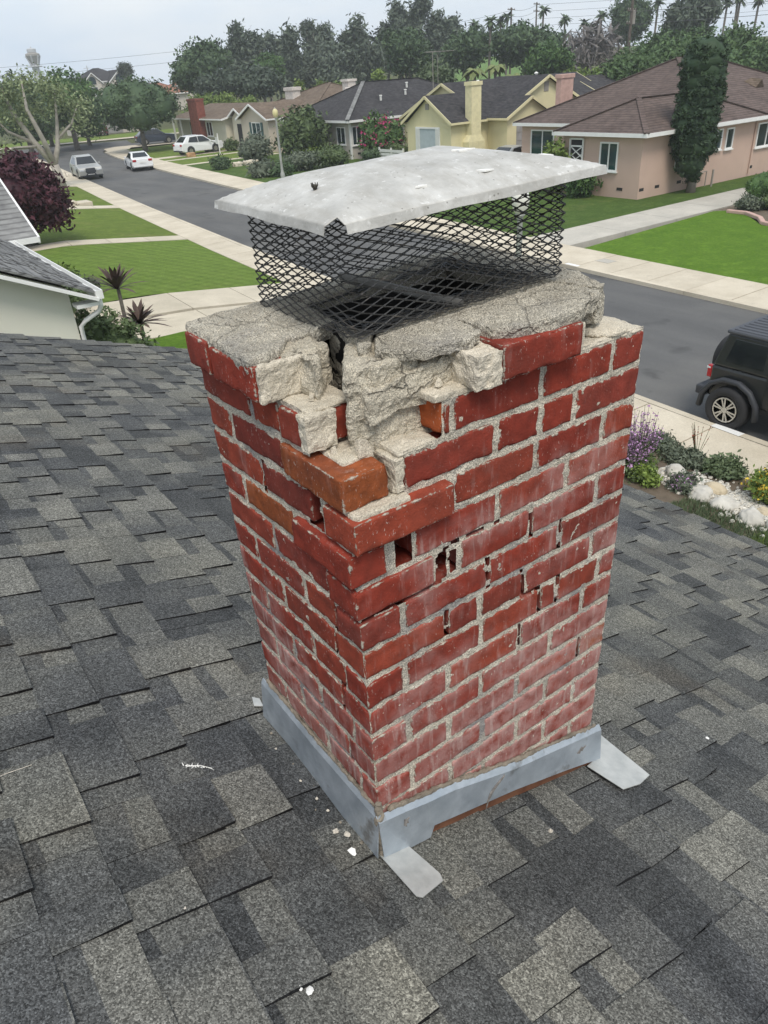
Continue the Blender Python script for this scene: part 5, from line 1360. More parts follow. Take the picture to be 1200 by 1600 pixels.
rock('core_lump', mb, M['core'], chim, .009, ((.006, 30), (.003, 90)), 26)
# crown: cracked plates of concrete round the flue
CRA = ((.004, 16), (.0030, 55), (.0022, 170)); CRB = ((.003, 18), (.0026, 60), (.002, 170))
def ctop(x, y): return .990+.048*x+.02*(y-.1)
def plate(poly, th, seed, dz=0.0, vox=.0055, amps=CRA):
    return rock('crown_plate', MB().prism(poly, lambda x, y: ctop(x, y)+dz-th, lambda x, y: ctop(x, y)+dz), M['crown'], chim, vox, amps, seed)
plate([(-.043, .212), (-.01, .206), (.028, .222), (.060, .26), (.10, .25), (.17, .27), (.185, .42), (.19, .49), (.02, .505), (-.040, .494)], .032, 31, .002)
plate([(.124, .128), (.140, .165), (.16, .255), (.17, .262), (.185, .17), (.15, .118), (.12, .112)], .028, 33, .0)
plate([(.135, .092), (.15, .112), (.19, .165), (.31, .17), (.320, .085), (.312, .020), (.28, .006), (.25, .014), (.20, .028), (.16, .052)], .022, 34, .001, .0045, CRB)
plate([(.322, .085), (.306, .17), (.57, .18), (.585, .10), (.61, .02), (.585, -.012), (.53, -.020), (.505, -.030), (.44, -.027), (.37, -.018), (.33, .010)], .030, 35, .002, .005, CRB)
plate([(.575, .185), (.592, .10), (.618, .024), (.645, .03), (.668, .12), (.675, .40), (.66, .485), (.57, .49)], .075, 36, .0)
plate([(.195, .41), (.565, .41), (.565, .495), (.35, .505), (.195, .495)], .055, 37, .0)
# small fragments lying in the break belong to nobody: loose pieces
frag_spots = [(.072, .055, bz(11)+.072, .017, 'pale wedge of loose mortar lying on the orange corner brick'), (.035, .09, bz(11)+.070, .010, 'small mortar crumb left of the wedge on the corner brick'),
              (.29, .035, bz(13)+.012, .009, 'white mortar crumb on the ledge beside the top right brick'), (.222, .03, bz(13)+.010, .007, 'tiny mortar crumb on the ledge above the broken orange brick')]
for i, (x, y, z, s, lb) in enumerate(frag_spots):
    mb = MB(); a = [(s*1.2, -s*.5, -s), (-s, -s*.8, -s), (-s*.9, s*.8, -s), (s*.9, s*.9, -s), (s*.5, -s*.4, s*.6), (-s*.5, -s*.3, s*1.1), (-s*.6, s*.4, s*.7), (s*.3, s*.5, s*.4)]
    mb.hexa(a); o = mb.build('mortar_fragment', M['bed'], None, (x, y, z+s), bevel=s*.12, seg=1); o.rotation_euler = (0, 0, i*1.1); tag(o, lb, 'mortar chunk', 'mortar fragments lying on the broken chimney top')

# flashing
fl = MB(); ft = .0016
fr = [(-.016, -.020, -.012), (.06, -.017, -.036), (.12, -.017, -.055), (.132, -.017, -.058), (.2, -.017, -.075), (.4, -.019, -.150), (.6, -.017, -.208), (.745, -.018, -.246)]
def rzz(x): return rz(x)
vs = []
for i, (x, y, zt) in enumerate(fr):
    zb = rz(x)+.012+(0.0 if x < .123 else .034+.012*math.sin(x*5)); vs += [(x, y+.010, zt+.014), (x, y, zt), (x+.002, y-.006-.002*math.sin(i*2.1), zb)]
n = len(fr)
fl.add(vs, [(3*i+r, 3*i+r+1, 3*i+r+4, 3*i+r+3) for i in range(n-1) for r in range(2)])
o = fl.build('flashing', M['flash'], chim); sm_ = o.modifiers.new('t', 'SOLIDIFY'); sm_.thickness = .0025; sm_.offset = 1
fl = MB(); ly = [(-.018, -.006), (.1, -.010), (.25, -.016), (.4, -.013), (.535, -.012)]; vs = []
for i, (y, zt) in enumerate(ly): vs += [(-.006, y, zt+.012), (-.013, y, zt), (-.024-.003*math.sin(i*1.7), y, rz(-.024)+.012)]
n = len(ly); fl.add(vs, [(3*i+r, 3*i+r+3, 3*i+r+4, 3*i+r+1) for i in range(n-1) for r in range(2)])
o = fl.build('flashing', M['flash'], chim); sm_ = o.modifiers.new('t', 'SOLIDIFY'); sm_.thickness = .0025; sm_.offset = 1
mb = MB(); vs = []
for x in (.02, .2, .4, .6, .735): vs += [(x, -.006, rz(x)+.13), (x, -.012, rz(x)+.012)]
mb.add(vs, [(2*i, 2*i+1, 2*i+3, 2*i+2) for i in range(4)]); o = mb.build('rusty_base_flashing', M['rust'], chim); sm_ = o.modifiers.new('t', 'SOLIDIFY'); sm_.thickness = .003
mb = MB()
mb.tube([(-.010, -.014, rz(0)+.02), (-.010, -.013, -.06), (-.006, -.010, -.005), (-.002, -.004, .03)], [.010, .011, .012, .008], 7)
rock('sealant', mb, M['caulk'], chim, .004, ((.004, 60),), 51)
mb = MB(); mb.tube([(.02, -.008, -.004), (.2, -.006, -.058), (.4, -.008, -.132), (.6, -.006, -.190), (.735, -.007, -.230)], [.008, .006, .007, .006, .006], 6)
rock('sealant', mb, M['caulk'], chim, .005, ((.004, 50), (.002, 150)), 52)
mb = MB(); mb.tube([(-.004, .0, .008), (-.003, .25, -.002), (-.004, .52, .004)], [.006, .006, .006], 6)
rock('sealant', mb, M['caulk'], chim, .005, ((.004, 50), (.002, 150)), 53)
def smear(cx, cz, pts, ang):
    mb = MB(); ca_, sa_ = math.cos(ang), math.sin(ang); n = len(pts); vs = []
    for yy in (.0, -.0016):
        for a, b in pts:
            x = cx+a*ca_-b*sa_; dz = a*sa_+b*ca_; z = cz+dz
            i = max(0, min(len(fr)-2, sum(1 for q in fr if q[0] <= x)-1)); t = (x-fr[i][0])/(fr[i+1][0]-fr[i][0])
            zt = fr[i][2]+(fr[i+1][2]-fr[i][2])*t; yt = fr[i][1]+(fr[i+1][1]-fr[i][1])*t
            vs.append((x, yt-.0032-.006*max(0, min(1, (zt-z)/.09))+yy, z))
    mb.add(vs, [tuple(range(n)), tuple(range(n, 2*n))[::-1]]+[(i, n+i, n+(i+1) % n, (i+1) % n) for i in range(n)]); mb.build('sealant_smear', M['smear'], chim)
M['smear'] = plain('dark_sealant_smear', (.20, .185, .17), .85, 0, .5, 80)
smear(.055, -.062, [(-.008, -.006), (-.003, -.016), (.0, -.006), (.005, -.011), (.006, -.001), (.012, .004), (.003, .006), (-.002, .010), (-.004, .003)], .2)
smear(.335, -.165, [(-.05, -.040), (-.034, -.018), (-.012, -.002), (.03, .012), (.034, .017), (.0, .012), (-.022, .004), (-.038, -.012)], .25)
smear(.66, -.262, [(-.018, -.003), (-.006, -.010), (-.003, -.003), (.004, -.007), (.010, -.001), (.020, .003), (.006, .004), (.002, .010), (-.006, .004)], 0)
def tabflash(pts, lb):
    mb = MB(); mb.prism(pts, lambda x, y: rz(x)+.0172, lambda x, y: rz(x)+.0198); return mb.build('flashing_tab', M['flash2'], chim)
tabflash([(-.020, -.010), (.055, -.020), (.072, -.120), (.066, -.138), (-.002, -.152), (-.012, -.143)], '')
tabflash([(.70, -.02), (.722, -.132), (.79, -.140), (.852, -.128), (.862, .06), (.86, .5), (.742, .5), (.745, -.01)], '')
tabflash([(-.035, .575), (-.012, .565), (-.006, .60), (-.022, .615)], '')

# ------------------------------------------------------------------ chimney cap standing on the crown
cap = empty('chimney_cap', (.37, .30, 1.01), 0, 'weathered pale metal chimney cap with black mesh cage on the cracked crown', 'chimney cap')
cap.location = (0, 0, 0)
ca = R_(-4); E1 = Vector((math.cos(ca), math.sin(ca), 0)); E2 = Vector((-math.sin(ca), math.cos(ca), 0)); CO = Vector((.127, .134, 0)); E2 = Vector((-.035, .9994, 0)); CWX, CWY = .478, .345
def cbase(u, v): return .996+.030*u/CWX-.008*v/CWY
def cagept(s, t, H=.205):
    """s along the rounded perimeter, t up (negative: flange folded inward over the crown)"""
    rc = .015; ins = 0
    if t < 0: ins = -t
    a, b = CWX-2*rc, CWY-2*rc; q = math.pi*rc/2; per = 2*(a+b)+4*q; s %= per
    seg = [(a, (rc, 0), (1, 0), (0, -1)), (q, (CWX-rc, rc), None, -90), (b, (CWX, rc), (0, 1), (1, 0)), (q, (CWX-rc, CWY-rc), None, 0), (a, (CWX-rc, CWY), (-1, 0), (0, 1)), (q, (rc, CWY-rc), None, 90), (b, (0, CWY-rc), (0, -1), (-1, 0)), (q, (rc, rc), None, 180)]
    for L, o, d, nrm in seg:
        if s <= L+1e-9:
            if d: u, v, n = o[0]+d[0]*s, o[1]+d[1]*s, nrm
            else:
                th = R_(nrm)+s/rc; n = (math.cos(th), math.sin(th)); u, v = o[0]+rc*n[0], o[1]+rc*n[1]
            break
        s -= L
    if ins:
        u = min(max(u, ins), CWX-ins); v = min(max(v, ins), CWY-ins)
    rb = .008
    zz = t if t > 0 else 0
    u -= n[0]*max(0, rb-max(t, 0))*.5 if t >= 0 else n[0]*rb*.5
    v -= n[1]*max(0, rb-max(t, 0))*.5 if t >= 0 else n[1]*rb*.5
    wob = .0025*mnoise.noise(Vector((u*14, v*14, t*14)))
    p = CO+E1*(u+n[0]*wob)+E2*(v+n[1]*wob); p.z = cbase(u, v)+.006+zz+(.005*mnoise.noise(Vector((u*20, v*20, 3))) if t < 0 else 0)
    return p
per = 2*(CWX+CWY-4*.015)+2*math.pi*.015
NS = 74; ds = per/NS; SW = .0152
def screen(name, j0, j1, i0, i1):
    mb = MB()
    for j in range(j0, j1):
        for i in range(i0, i1):
            if (i+j) % 2: continue
            for dj in (1, -1):
                jj = j+dj
                if jj < j0 or jj > j1: continue
                a = cagept(i*ds, j*SW/2); b = cagept((i+1)*ds, jj*SW/2)
                # expanded metal: strand with a knuckle at each end
                ctr = CO+E1*CWX/2+E2*CWY/2; ctr.z = (a.z+b.z)/2; outw = ((a+b)/2-ctr); outw.z = 0; outw.normalize()
                dd = (b-a)*.22
                mb.beam(a+outw*.0008, a+dd+outw*.0005, .0025, .0016, outw); mb.beam(a+dd+outw*.0005, b-dd-outw*.0005, .0017, .0016, outw); mb.beam(b-dd-outw*.0005, b-outw*.0008, .0025, .0016, outw)
    return mb.build(name, M['mesh'], cap)
nside = [0, round((CWX-.022)/ds), round((CWX+CWY-.06)/ds), round((2*CWX+CWY-.10)/ds), NS]
for a, b in zip(nside, nside[1:]): screen('mesh_side', 0, 27, a, b)
screen('mesh_flange', -10, 0, 0, NS)
mb = MB(); mb.tube([(.368, .138, 1.016), (.290, .430, 1.036)], .0085, 8); mb.beam((.380, .140, 1.008), (.302, .432, 1.028), .016, .004)
mb.build('crossbar', M['pipe'], cap)
# lid: low hipped sheet with folded-down edges, seam open at the near corner
LC = [Vector((.068, .082, 1.203)), Vector((.604, .022, 1.232)), Vector((.632, .468, 1.236)), Vector((.078, .520, 1.204))]
NU, NV = 48, 40; V = []; F = []
def lidp(u, v):
    p = (LC[0]*(1-u)+LC[1]*u)*(1-v)+(LC[3]*(1-u)+LC[2]*u)*v
    du = min(u, 1-u)*.535; dv = min(v, 1-v)*.44; d = min(du, dv); k = 26.0
    dsm = -math.log(math.exp(-du*k*6)+math.exp(-dv*k*6))/(k*6) if False else d
    h = .044*(1-math.exp(-max(0, dsm)/.13))/(1-math.exp(-.2/.13))
    h += .0013*fnoise(p, 9, 4, 3)
    if u < .3 and v < .3: h -= .001*math.exp(-((u*.535)**2+(v*.44)**2)/.0012)
    p = p.copy(); p.z += h; return p
cut = lambda u, v: u*.535 < .0215 and v*.44 < .0215
idx = {}
us = sorted(set([i/NU for i in range(NU+1)]+[.01, .03, .04, .052, .064])); vs_ = sorted(set([i/NV for i in range(NV+1)]+[.012, .036, .060, .08]))
for i, u in enumerate(us):
    for j, v in enumerate(vs_): idx[i, j] = len(V); V.append(tuple(lidp(u, v)))
for i in range(len(us)-1):
    for j in range(len(vs_)-1):
        if cut((us[i]+us[i+1])/2, (vs_[j]+vs_[j+1])/2): continue
        F.append((idx[i, j], idx[i+1, j], idx[i+1, j+1], idx[i, j+1]))
me = np_mesh('lid', V, F, M['lid'], True); o = link('lid', me, cap); sm_ = o.modifiers.new('t', 'SOLIDIFY'); sm_.thickness = .0016
fm = MB()
def flange(a, b, out, skip0=0.0, skip1=0.0):
    n = 10; vs = []
    for i in range(n+1):
        t = skip0+(1-skip0-skip1)*i/n; q = lidp(*(a[0]+(b[0]-a[0])*t, a[1]+(b[1]-a[1])*t)); q2 = q+Vector(out)*.004; q2.z -= .0135+.0012*math.sin(i*1.3)
        vs += [q+Vector(out)*.0006, q2]
    fm.add(vs, [(2*i, 2*i+1, 2*i+3, 2*i+2) for i in range(n)])
flange((0, 0), (1, 0), -E2, .042, 0); flange((1, 0), (1, 1), E1); flange((1, 1), (0, 1), E2); flange((0, 1), (0, 0), -E1, 0, .052)
o = fm.build('lid_edge', M['lid'], cap); sm_ = o.modifiers.new('t', 'SOLIDIFY'); sm_.thickness = .0014
# droppings and a tuft on the lid
for u, v, s, lb in ((.60, .14, .011, 'white bird dropping on the pale cap nearest its front edge'), (.68, .40, .014, 'white bird dropping near the middle of the pale cap'), (.91, .24, .012, 'curled white flake on the right end of the cap'), (.36, .12, .007, 'small white spot on the cap near the front seam')):
    q = lidp(u, v); mb = MB(); pts = []
    for i in range(9):
        t = 2*math.pi*i/9; r_ = s*(1+.4*math.sin(3*t+u*20)); pts.append((r_*1.5*math.cos(t), r_*.8*math.sin(t)))
    mb.prism(pts, -.001, .0016); o = mb.build('bird_dropping', M['droppings'], None, q, rz=u*9); tag(o, lb, 'bird dropping')
q = lidp(.14, .42); mb = MB()
for i in range(18):
    a = i*2.4; mb.tube([(0, 0, -.002), (.003*math.cos(a), .003*math.sin(a), .004), (.006*math.cos(a+.5), .006*math.sin(a+.5), .005+.003*(i % 3))], [.0022, .0016, .0008], 4)
o = mb.build('moss_tuft', plain('dry_tuft', (.06, .055, .045), .9), None, q); tag(o, 'dark dry tuft stuck on the left part of the cap', 'tuft')

# ------------------------------------------------------------------ debris on the roof
def crumb(x, y, s, lb, mat='crumb', flat=.7, grp=None, seed=0):
    mb = MB(); r_ = random.Random(seed); pts = []
    n = 7
    for lev, rr, hh in ((0, 1, 0), (1, .95, .5), (2, .45, 1)):
        for i in range(n):
            t = 2*math.pi*i/n; q = rr*s*(1+r_.uniform(-.3, .3)); pts.append((q*math.cos(t), q*math.sin(t)*.8, hh*s*flat*(1+r_.uniform(-.2, .2))))
    fs = [(l*n+i, l*n+(i+1) % n, (l+1)*n+(i+1) % n, (l+1)*n+i) for l in range(2) for i in range(n)]+[tuple(range(n))[::-1], tuple(2*n+i for i in range(n))]
    mb.add(pts, fs); o = mb.build('mortar_crumb', M[mat], None, (x, y, rz(x)+.0095), rz=r_.uniform(0, 6)); o.rotation_euler[1] = .3
    return tag(o, lb, 'mortar crumb', grp)
GR = 'crumbs fallen beside the left flashing'
crumb(-.068, .092, .0085, 'larger of the two pale crumbs beside the near end of the left flashing', grp=GR, seed=1); crumb(-.050, .072, .0095, 'rounded pale crumb right of its neighbour beside the left flashing', grp=GR, seed=2)
crumb(-.070, .021, .013, 'flat bright white splash on the shingle left of the chimney corner', 'droppings', .12, seed=3); crumb(-.035, .035, .006, 'small brown crumb near the chimney corner by the white splash', 'caulk', .8, GR, 4)
for i, (x, y, s) in enumerate(sorted(((-.055, .2, .005), (-.06, .27, .004), (-.048, .33, .004), (-.05, .155, .0045), (-.045, .11, .005), (-.06, .40, .004), (-.042, .46, .005), (-.075, .17, .003), (-.04, .24, .004)), key=lambda q: q[1])): crumb(x, y, s, ORD[i].replace('from left', 'from the near corner').replace('leftmost', 'nearest').replace('second', 'second')+' of the tiny grit crumbs along the left flashing', 'crumb' if i % 2 else 'caulk', .8, 'grit crumbs along the left flashing', 10+i)
crumb(.020, -.033, .011, 'reddish crumb under the chimney corner beside the bare metal tab', 'crumb', .6, seed=30)
crumb(.414, -.141, .007, 'pale crumb on the shingles below the right flashing', seed=31); crumb(1.211, -.095, .009, 'white chip on the shingles right of the chimney', 'droppings', .5, seed=32)
crumb(-.307, -.209, .0085, 'larger white spot at the bottom edge of the roof view', 'droppings', .2, seed=33); crumb(-.320, -.197, .0045, 'smaller white spot at the bottom edge of the roof view', 'droppings', .2, seed=34)
crumb(-.437, .052, .006, 'tan leaf scrap on the lower left shingles', 'crumb', .3, seed=35)
mb = MB()
for i in range(14):
    t = i/13; mb.tube([(-.29+.05*t, .43-.03*t, 0), (-.29+.05*t+.012*math.sin(i*2.1)*.6, .43-.03*t+.009*math.cos(i*1.7), .003+.002*math.sin(i))], [.0018, .0006], 4)
mb.tube([(-.285, .425, .001), (-.255, .412, .003), (-.24, .398, .003), (-.232, .385, .002)], [.002, .001, .0007, .0004], 4)
o = mb.build('feather', M['droppings'], None, (0, 0, 0))
for v in o.data.vertices: v.co.z += rz(v.co.x)+.012
tag(o, 'small white feather caught on the shingles left of the chimney', 'feather')
mb = MB(); mb.tube([(-.70, .545, rz(-.70)+.013), (-.64, .556, rz(-.64)+.015), (-.59, .566, rz(-.59)+.013)], .0009, 4); o = mb.build('straw', M['crumb'], None); tag(o, 'thin pale straw on the shingles at the left edge', 'straw')
# ------------------------------------------------------------------ cars
M['tyre'] = plain('tyre_rubber', (.018, .018, .02), .85)
M['rim'] = plain('alloy_rim', (.50, .49, .46), .35, .7, .05)
M['rimdark'] = plain('dark_rim', (.03, .03, .032), .5)
M['carblack'] = plain('black_car_paint', (.019, .021, .022), .22, 0, .1, spec=.5)
M['hardtop'] = plain('grey_hardtop', (.060, .064, .075), .6, 0, .06)
M['flare'] = plain('black_plastic', (.030, .033, .040), .6)
M['carwhite'] = plain('white_car_paint', (.74, .75, .75), .25, 0, .02)
M['carsilver'] = plain('silver_car_paint', (.44, .44, .42), .3, .35, .03)
M['carred'] = plain('dark_red_car_paint', (.12, .02, .03), .3, 0, .05)
M['cardark'] = plain('dark_blue_car_paint', (.03, .04, .06), .3, 0, .05)
M['autoglass'] = plain('tinted_car_glass', (.012, .015, .018), .06, 0, .1, spec=.6)
M['redlight'] = plain('red_lamp_lens', (.35, .015, .02), .2)
M['lamp'] = plain('clear_lamp_lens', (.62, .64, .66), .12)
M['chrome'] = plain('chrome_trim', (.6, .6, .6), .2, .8)
M['plate'] = plain('number_plate', (.72, .72, .70), .5)
def wheel(root, x, y, r, w, side, spokes=5, dark=False, name='wheel'):
    prf = [(r*.55, -w/2), (r*.92, -w/2), (r, -w*.32), (r, w*.32), (r*.92, w/2), (r*.66, w/2), (r*.64, w*.30), (r*.1, w*.26)]
    e = link(name, MB().lathe([(a, side*b) for a, b in prf][::side], 20, axis='x').mesh('tyre', M['tyre'], True), root, (x, y, r))
    mb = MB(); s = side*w*.42
    mb.lathe([(r*.58, s-.012), (r*.58, s+.012), (r*.52, s+.012), (r*.52, s-.012)], 20, axis='x')
    for k in range(spokes):
        a = 2*math.pi*k/spokes+.3
        for d in (-.16, .16): mb.beam((s, .0, .0), (s, r*.55*math.cos(a+d), r*.55*math.sin(a+d)), .028, .036, (1, 0, 0))
    mb.lathe([(r*.13, s-.02), (r*.13, s+.02)], 10, axis='x')
    link('rim', mb.mesh('rim', M['rim']), e)
    return e
def profile_body(root, prof, hw, mat, name='body', bev=.06, tuck=.0):
    """side profile (y along, z up) extruded across with tumblehome above the belt"""
    n = len(prof); mb = MB()
    mb.add([(-hw(z), y, z) for y, z in prof]+[(hw(z), y, z) for y, z in prof], [tuple(range(n))[::-1], tuple(range(n, 2*n))]+[(i, (i+1) % n, n+(i+1) % n, n+i) for i in range(n)])
    return mb.build(name, mat, root, bevel=bev, seg=2)
def side_panes(root, polys, hw, mat, off=.006, name='side_window'):
    for sgn in (-1, 1):
        for pl in polys:
            mb = MB(); n = len(pl); vs = [(sgn*(hw(z)+off), y, z) for y, z in pl]+[(sgn*(hw(z)-.03), y, z) for y, z in pl]
            mb.add(vs, [tuple(range(n)), tuple(range(n, 2*n))[::-1]]+[(i, (i+1) % n, n+(i+1) % n, n+i) for i in range(n)]); mb.build(name, mat, root)
def end_pane(root, a, b, hw, mat, name, k=.86, lift=.012):
    (y0, z0), (y1, z1) = a, b; d = Vector((0, y1-y0, z1-z0)).normalized(); nv = Vector((0, d.z, -d.y)); nv = nv if nv.z > 0 else -nv
    mb = MB(); P = []
    for (y, z) in ((y0, z0), (y1, z1)):
        for s in (-1, 1): P.append(Vector((s*hw(z)*k, y, z)))
    up_ = [p+nv*lift for p in P]; dn = [p-nv*.03 for p in P]
    mb.hexa([dn[0], dn[1], dn[3], dn[2], up_[0], up_[1], up_[3], up_[2]]); mb.build(name, mat, root)
def car(name, label, paint, kind, loc, rz_, cat='car'):
    """front toward -y"""
    t = empty(name, loc, rz_, label, cat)
    if kind == 'suv':
        L, zb, zr, r = 4.8, .95, 1.68, .37; w0, wr = .94, .66
        prof = [(-2.4, .35), (-2.42, .75), (-2.3, .95), (-1.15, 1.08), (-.35, 1.62), (.2, 1.70), (1.5, 1.66), (2.1, 1.12), (2.35, 1.0), (2.38, .4), (2.1, .28), (-2.1, .26)]
        sp = [[(-.95, 1.12), (-.28, 1.56), (.35, 1.60), (.38, 1.10)], [(.45, 1.10), (.42, 1.60), (1.25, 1.56), (1.55, 1.14)]]; ws = ((-1.1, 1.10), (-.38, 1.60)); rw = ((2.05, 1.15), (1.53, 1.62))
    elif kind == 'van':
        L, zb, zr, r = 4.7, 1.0, 1.7, .36; w0, wr = .94, .72
        prof = [(-2.35, .35), (-2.37, .8), (-2.1, 1.0), (-1.5, 1.08), (-.7, 1.62), (2.1, 1.70), (2.32, 1.1), (2.35, .4), (-2.0, .26)]
        sp = [[(-1.2, 1.1), (-.62, 1.56), (.3, 1.6), (.3, 1.08)], [(.4, 1.08), (.4, 1.6), (1.9, 1.6), (2.0, 1.1)]]; ws = ((-1.45, 1.1), (-.73, 1.6)); rw = ((2.3, 1.15), (2.12, 1.64))
    else:
        L, zb, zr, r = 4.6, .85, 1.42, .33; w0, wr = .89, .62
        prof = [(-2.3, .33), (-2.32, .65), (-2.15, .78), (-1.05, .92), (-.35, 1.38), (.35, 1.44), (1.05, 1.38), (1.65, 1.02), (2.25, .98), (2.3, .45), (2.1, .26), (-2.1, .25)]
        sp = [[(-.88, .96), (-.28, 1.34), (.28, 1.37), (.3, .94)], [(.36, .94), (.34, 1.37), (.98, 1.32), (1.38, 1.0)]]; ws = ((-1.0, .95), (-.38, 1.36)); rw = ((1.6, 1.06), (1.08, 1.37))
    hw = lambda z: w0 if z <= zb else w0+(wr-w0)*min(1, (z-zb)/(zr-zb))
    profile_body(t, prof, hw, paint)
    side_panes(t, sp, hw, M['autoglass']); end_pane(t, ws[0], ws[1], hw, M['autoglass'], 'windscreen'); end_pane(t, rw[0], rw[1], hw, M['autoglass'], 'rear_window', .82)
    for x in (-1, 1):
        for y in (-1.42, 1.42):
            wheel(t, x*(w0-.10), y, r, .24, x)
            MB().lathe([(r*1.16, -.02), (r*1.16, .02)], 18, axis='x').build('wheel_arch', M['flare'], t, (x*(w0+.002-.012), y, r+.02))
        MB().box(-.17, .17, -.06, .06, -.05, .05).build('headlight', M['lamp'], t, (x*(w0-.26), -L/2+.02, .72 if kind != 'sedan' else .66), bevel=.03)
        MB().box(-.16, .16, -.04, .05, -.09, .09).build('tail_light', M['redlight'], t, (x*(w0-.22), L/2-.05, .92 if kind != 'sedan' else .84), bevel=.03)
        MB().box(-.09, .09, -.05, .08, -.06, .06).build('wing_mirror', paint, t, (x*(w0+.08), ws[0][0]+.25, zb+.14), bevel=.02)
    if kind == 'suv':
        mb = MB(); mb.add([(-.42, -2.425, .62), (.42, -2.425, .62), (.30, -2.43, .50), (.46, -2.40, .34), (-.46, -2.40, .34), (-.30, -2.43, .50), (-.36, -2.38, .88), (.36, -2.38, .88)], [(0, 5, 2, 1), (5, 4, 3, 2), (6, 0, 1, 7)]); g = mb.build('grille', M['flare'], t); sm_ = g.modifiers.new('t', 'SOLIDIFY'); sm_.thickness = .05; sm_.offset = 0
        for x in (-1, 1): MB().tube([(x*.62, -.3, 1.66), (x*.62, 1.3, 1.70)], .022, 5).build('roof_rail', M['chrome'], t)
    else:
        MB().box(-.5, .5, -L/2-.015, -L/2+.05, .42, .62).build('grille', M['flare'], t, bevel=.02)
    MB().box(-.26, .26, L/2-.01, L/2+.012, .55 if kind != 'sedan' else .62, .68 if kind != 'sedan' else .75).build('number_plate', M['plate'], t)
    MB().box(-.26, .26, -L/2-.045, -L/2-.02, .40, .52).build('number_plate', M['plate'], t)
    MB().box(-w0+.06, w0-.06, L/2-.05, L/2+.012, .33, .46).build('bumper', M['flare'] if kind == 'suv' else paint, t, bevel=.03)
    MB().box(-w0+.04, w0-.04, -L/2-.01, -L/2+.1, .26, .36).build('bumper', M['flare'] if kind == 'suv' else paint, t, bevel=.03)
    return t
RD = G0-.085
car('car', 'silver crossover parked facing us by the pale trunked tree', M['carsilver'], 'suv', (18.25, 68.6, RD), R_(-7))
car('car', 'white sedan parked seen from behind at the far kerb', M['carwhite'], 'sedan', (23.35, 70.2, RD), R_(170))
t = car('car', 'white crossover parked on the cream house driveway', M['carwhite'], 'suv', (32.3, 77.6, G0+.015), R_(97))
car('car', 'dark red car parked before the tan garage across the side street', M['carred'], 'van', (38.2, 129.5, gz(38.2, 129.5)+.02), R_(172))
car('car', 'dark car half hidden behind the round street tree', M['cardark'], 'suv', (35.5, 98.2, G0+.0), R_(80))
car('car', 'silver car peeking over the cap between the yellow and pink houses', M['carsilver'], 'sedan', (37.6, 37.7, G0+.015), R_(95))
# boxy black off-roader at the near kerb; built in full, since it is close
t = empty('car', (12.78, 4.42, RD), 0, 'black boxy off-roader with grey ribbed hardtop parked at the near kerb', 'car')
hw = lambda z: .78
mb = MB(); mb.box(-.79, .79, -1.35, 2.02, .55, 1.16); mb.build('body', M['carblack'], t, bevel=.05)
mb = MB(); mb.hexa([(-.66, -2.05, .62), (.66, -2.05, .62), (.76, -1.3, .62), (-.76, -1.3, .62), (-.62, -2.02, 1.10), (.62, -2.02, 1.10), (.72, -1.3, 1.16), (-.72, -1.3, 1.16)]); mb.build('bonnet', M['carblack'], t, bevel=.05)
mb = MB(); mb.hexa([(-.78, -.95, 1.16), (.78, -.95, 1.16), (.78, 2.0, 1.16), (-.78, 2.0, 1.16), (-.68, -.48, 1.78), (.68, -.48, 1.78), (.68, 1.84, 1.78), (-.68, 1.84, 1.78)]); mb.build('cabin', M['carblack'], t, bevel=.04)
mb = MB(); mb.box(-.71, .71, -.52, 1.88, 1.765, 1.84); top = mb.build('hardtop', M['hardtop'], t, bevel=.035)
for k in range(9):
    x = -.60+.15*k; MB().box(x-.042, x+.042, -.42, 1.78, 1.836, 1.853).build('roof_rib', M['hardtop'], top, bevel=.008, seg=1)
hs = lambda z: .78+(.68-.78)*max(0, (z-1.16)/.62)
def jp(nm, pl, mat, off=.008):
    for sgn in (-1, 1):
        n = len(pl); mb = MB(); mb.add([(sgn*(hs(z)+off), y, z) for y, z in pl]+[(sgn*(hs(z)-.02), y, z) for y, z in pl], [tuple(range(n)), tuple(range(n, 2*n))[::-1]]+[(i, (i+1) % n, n+(i+1) % n, n+i) for i in range(n)]); mb.build(nm, mat, t, bevel=.01, seg=1)
jp('side_window', [(1.02, 1.26), (1.78, 1.26), (1.68, 1.70), (1.05, 1.70)], M['autoglass']); jp('side_window', [(.12, 1.22), (.84, 1.22), (.84, 1.70), (.14, 1.70)], M['autoglass']); jp('side_window', [(-.72, 1.22), (.0, 1.22), (.0, 1.70), (-.42, 1.70)], M['autoglass'])
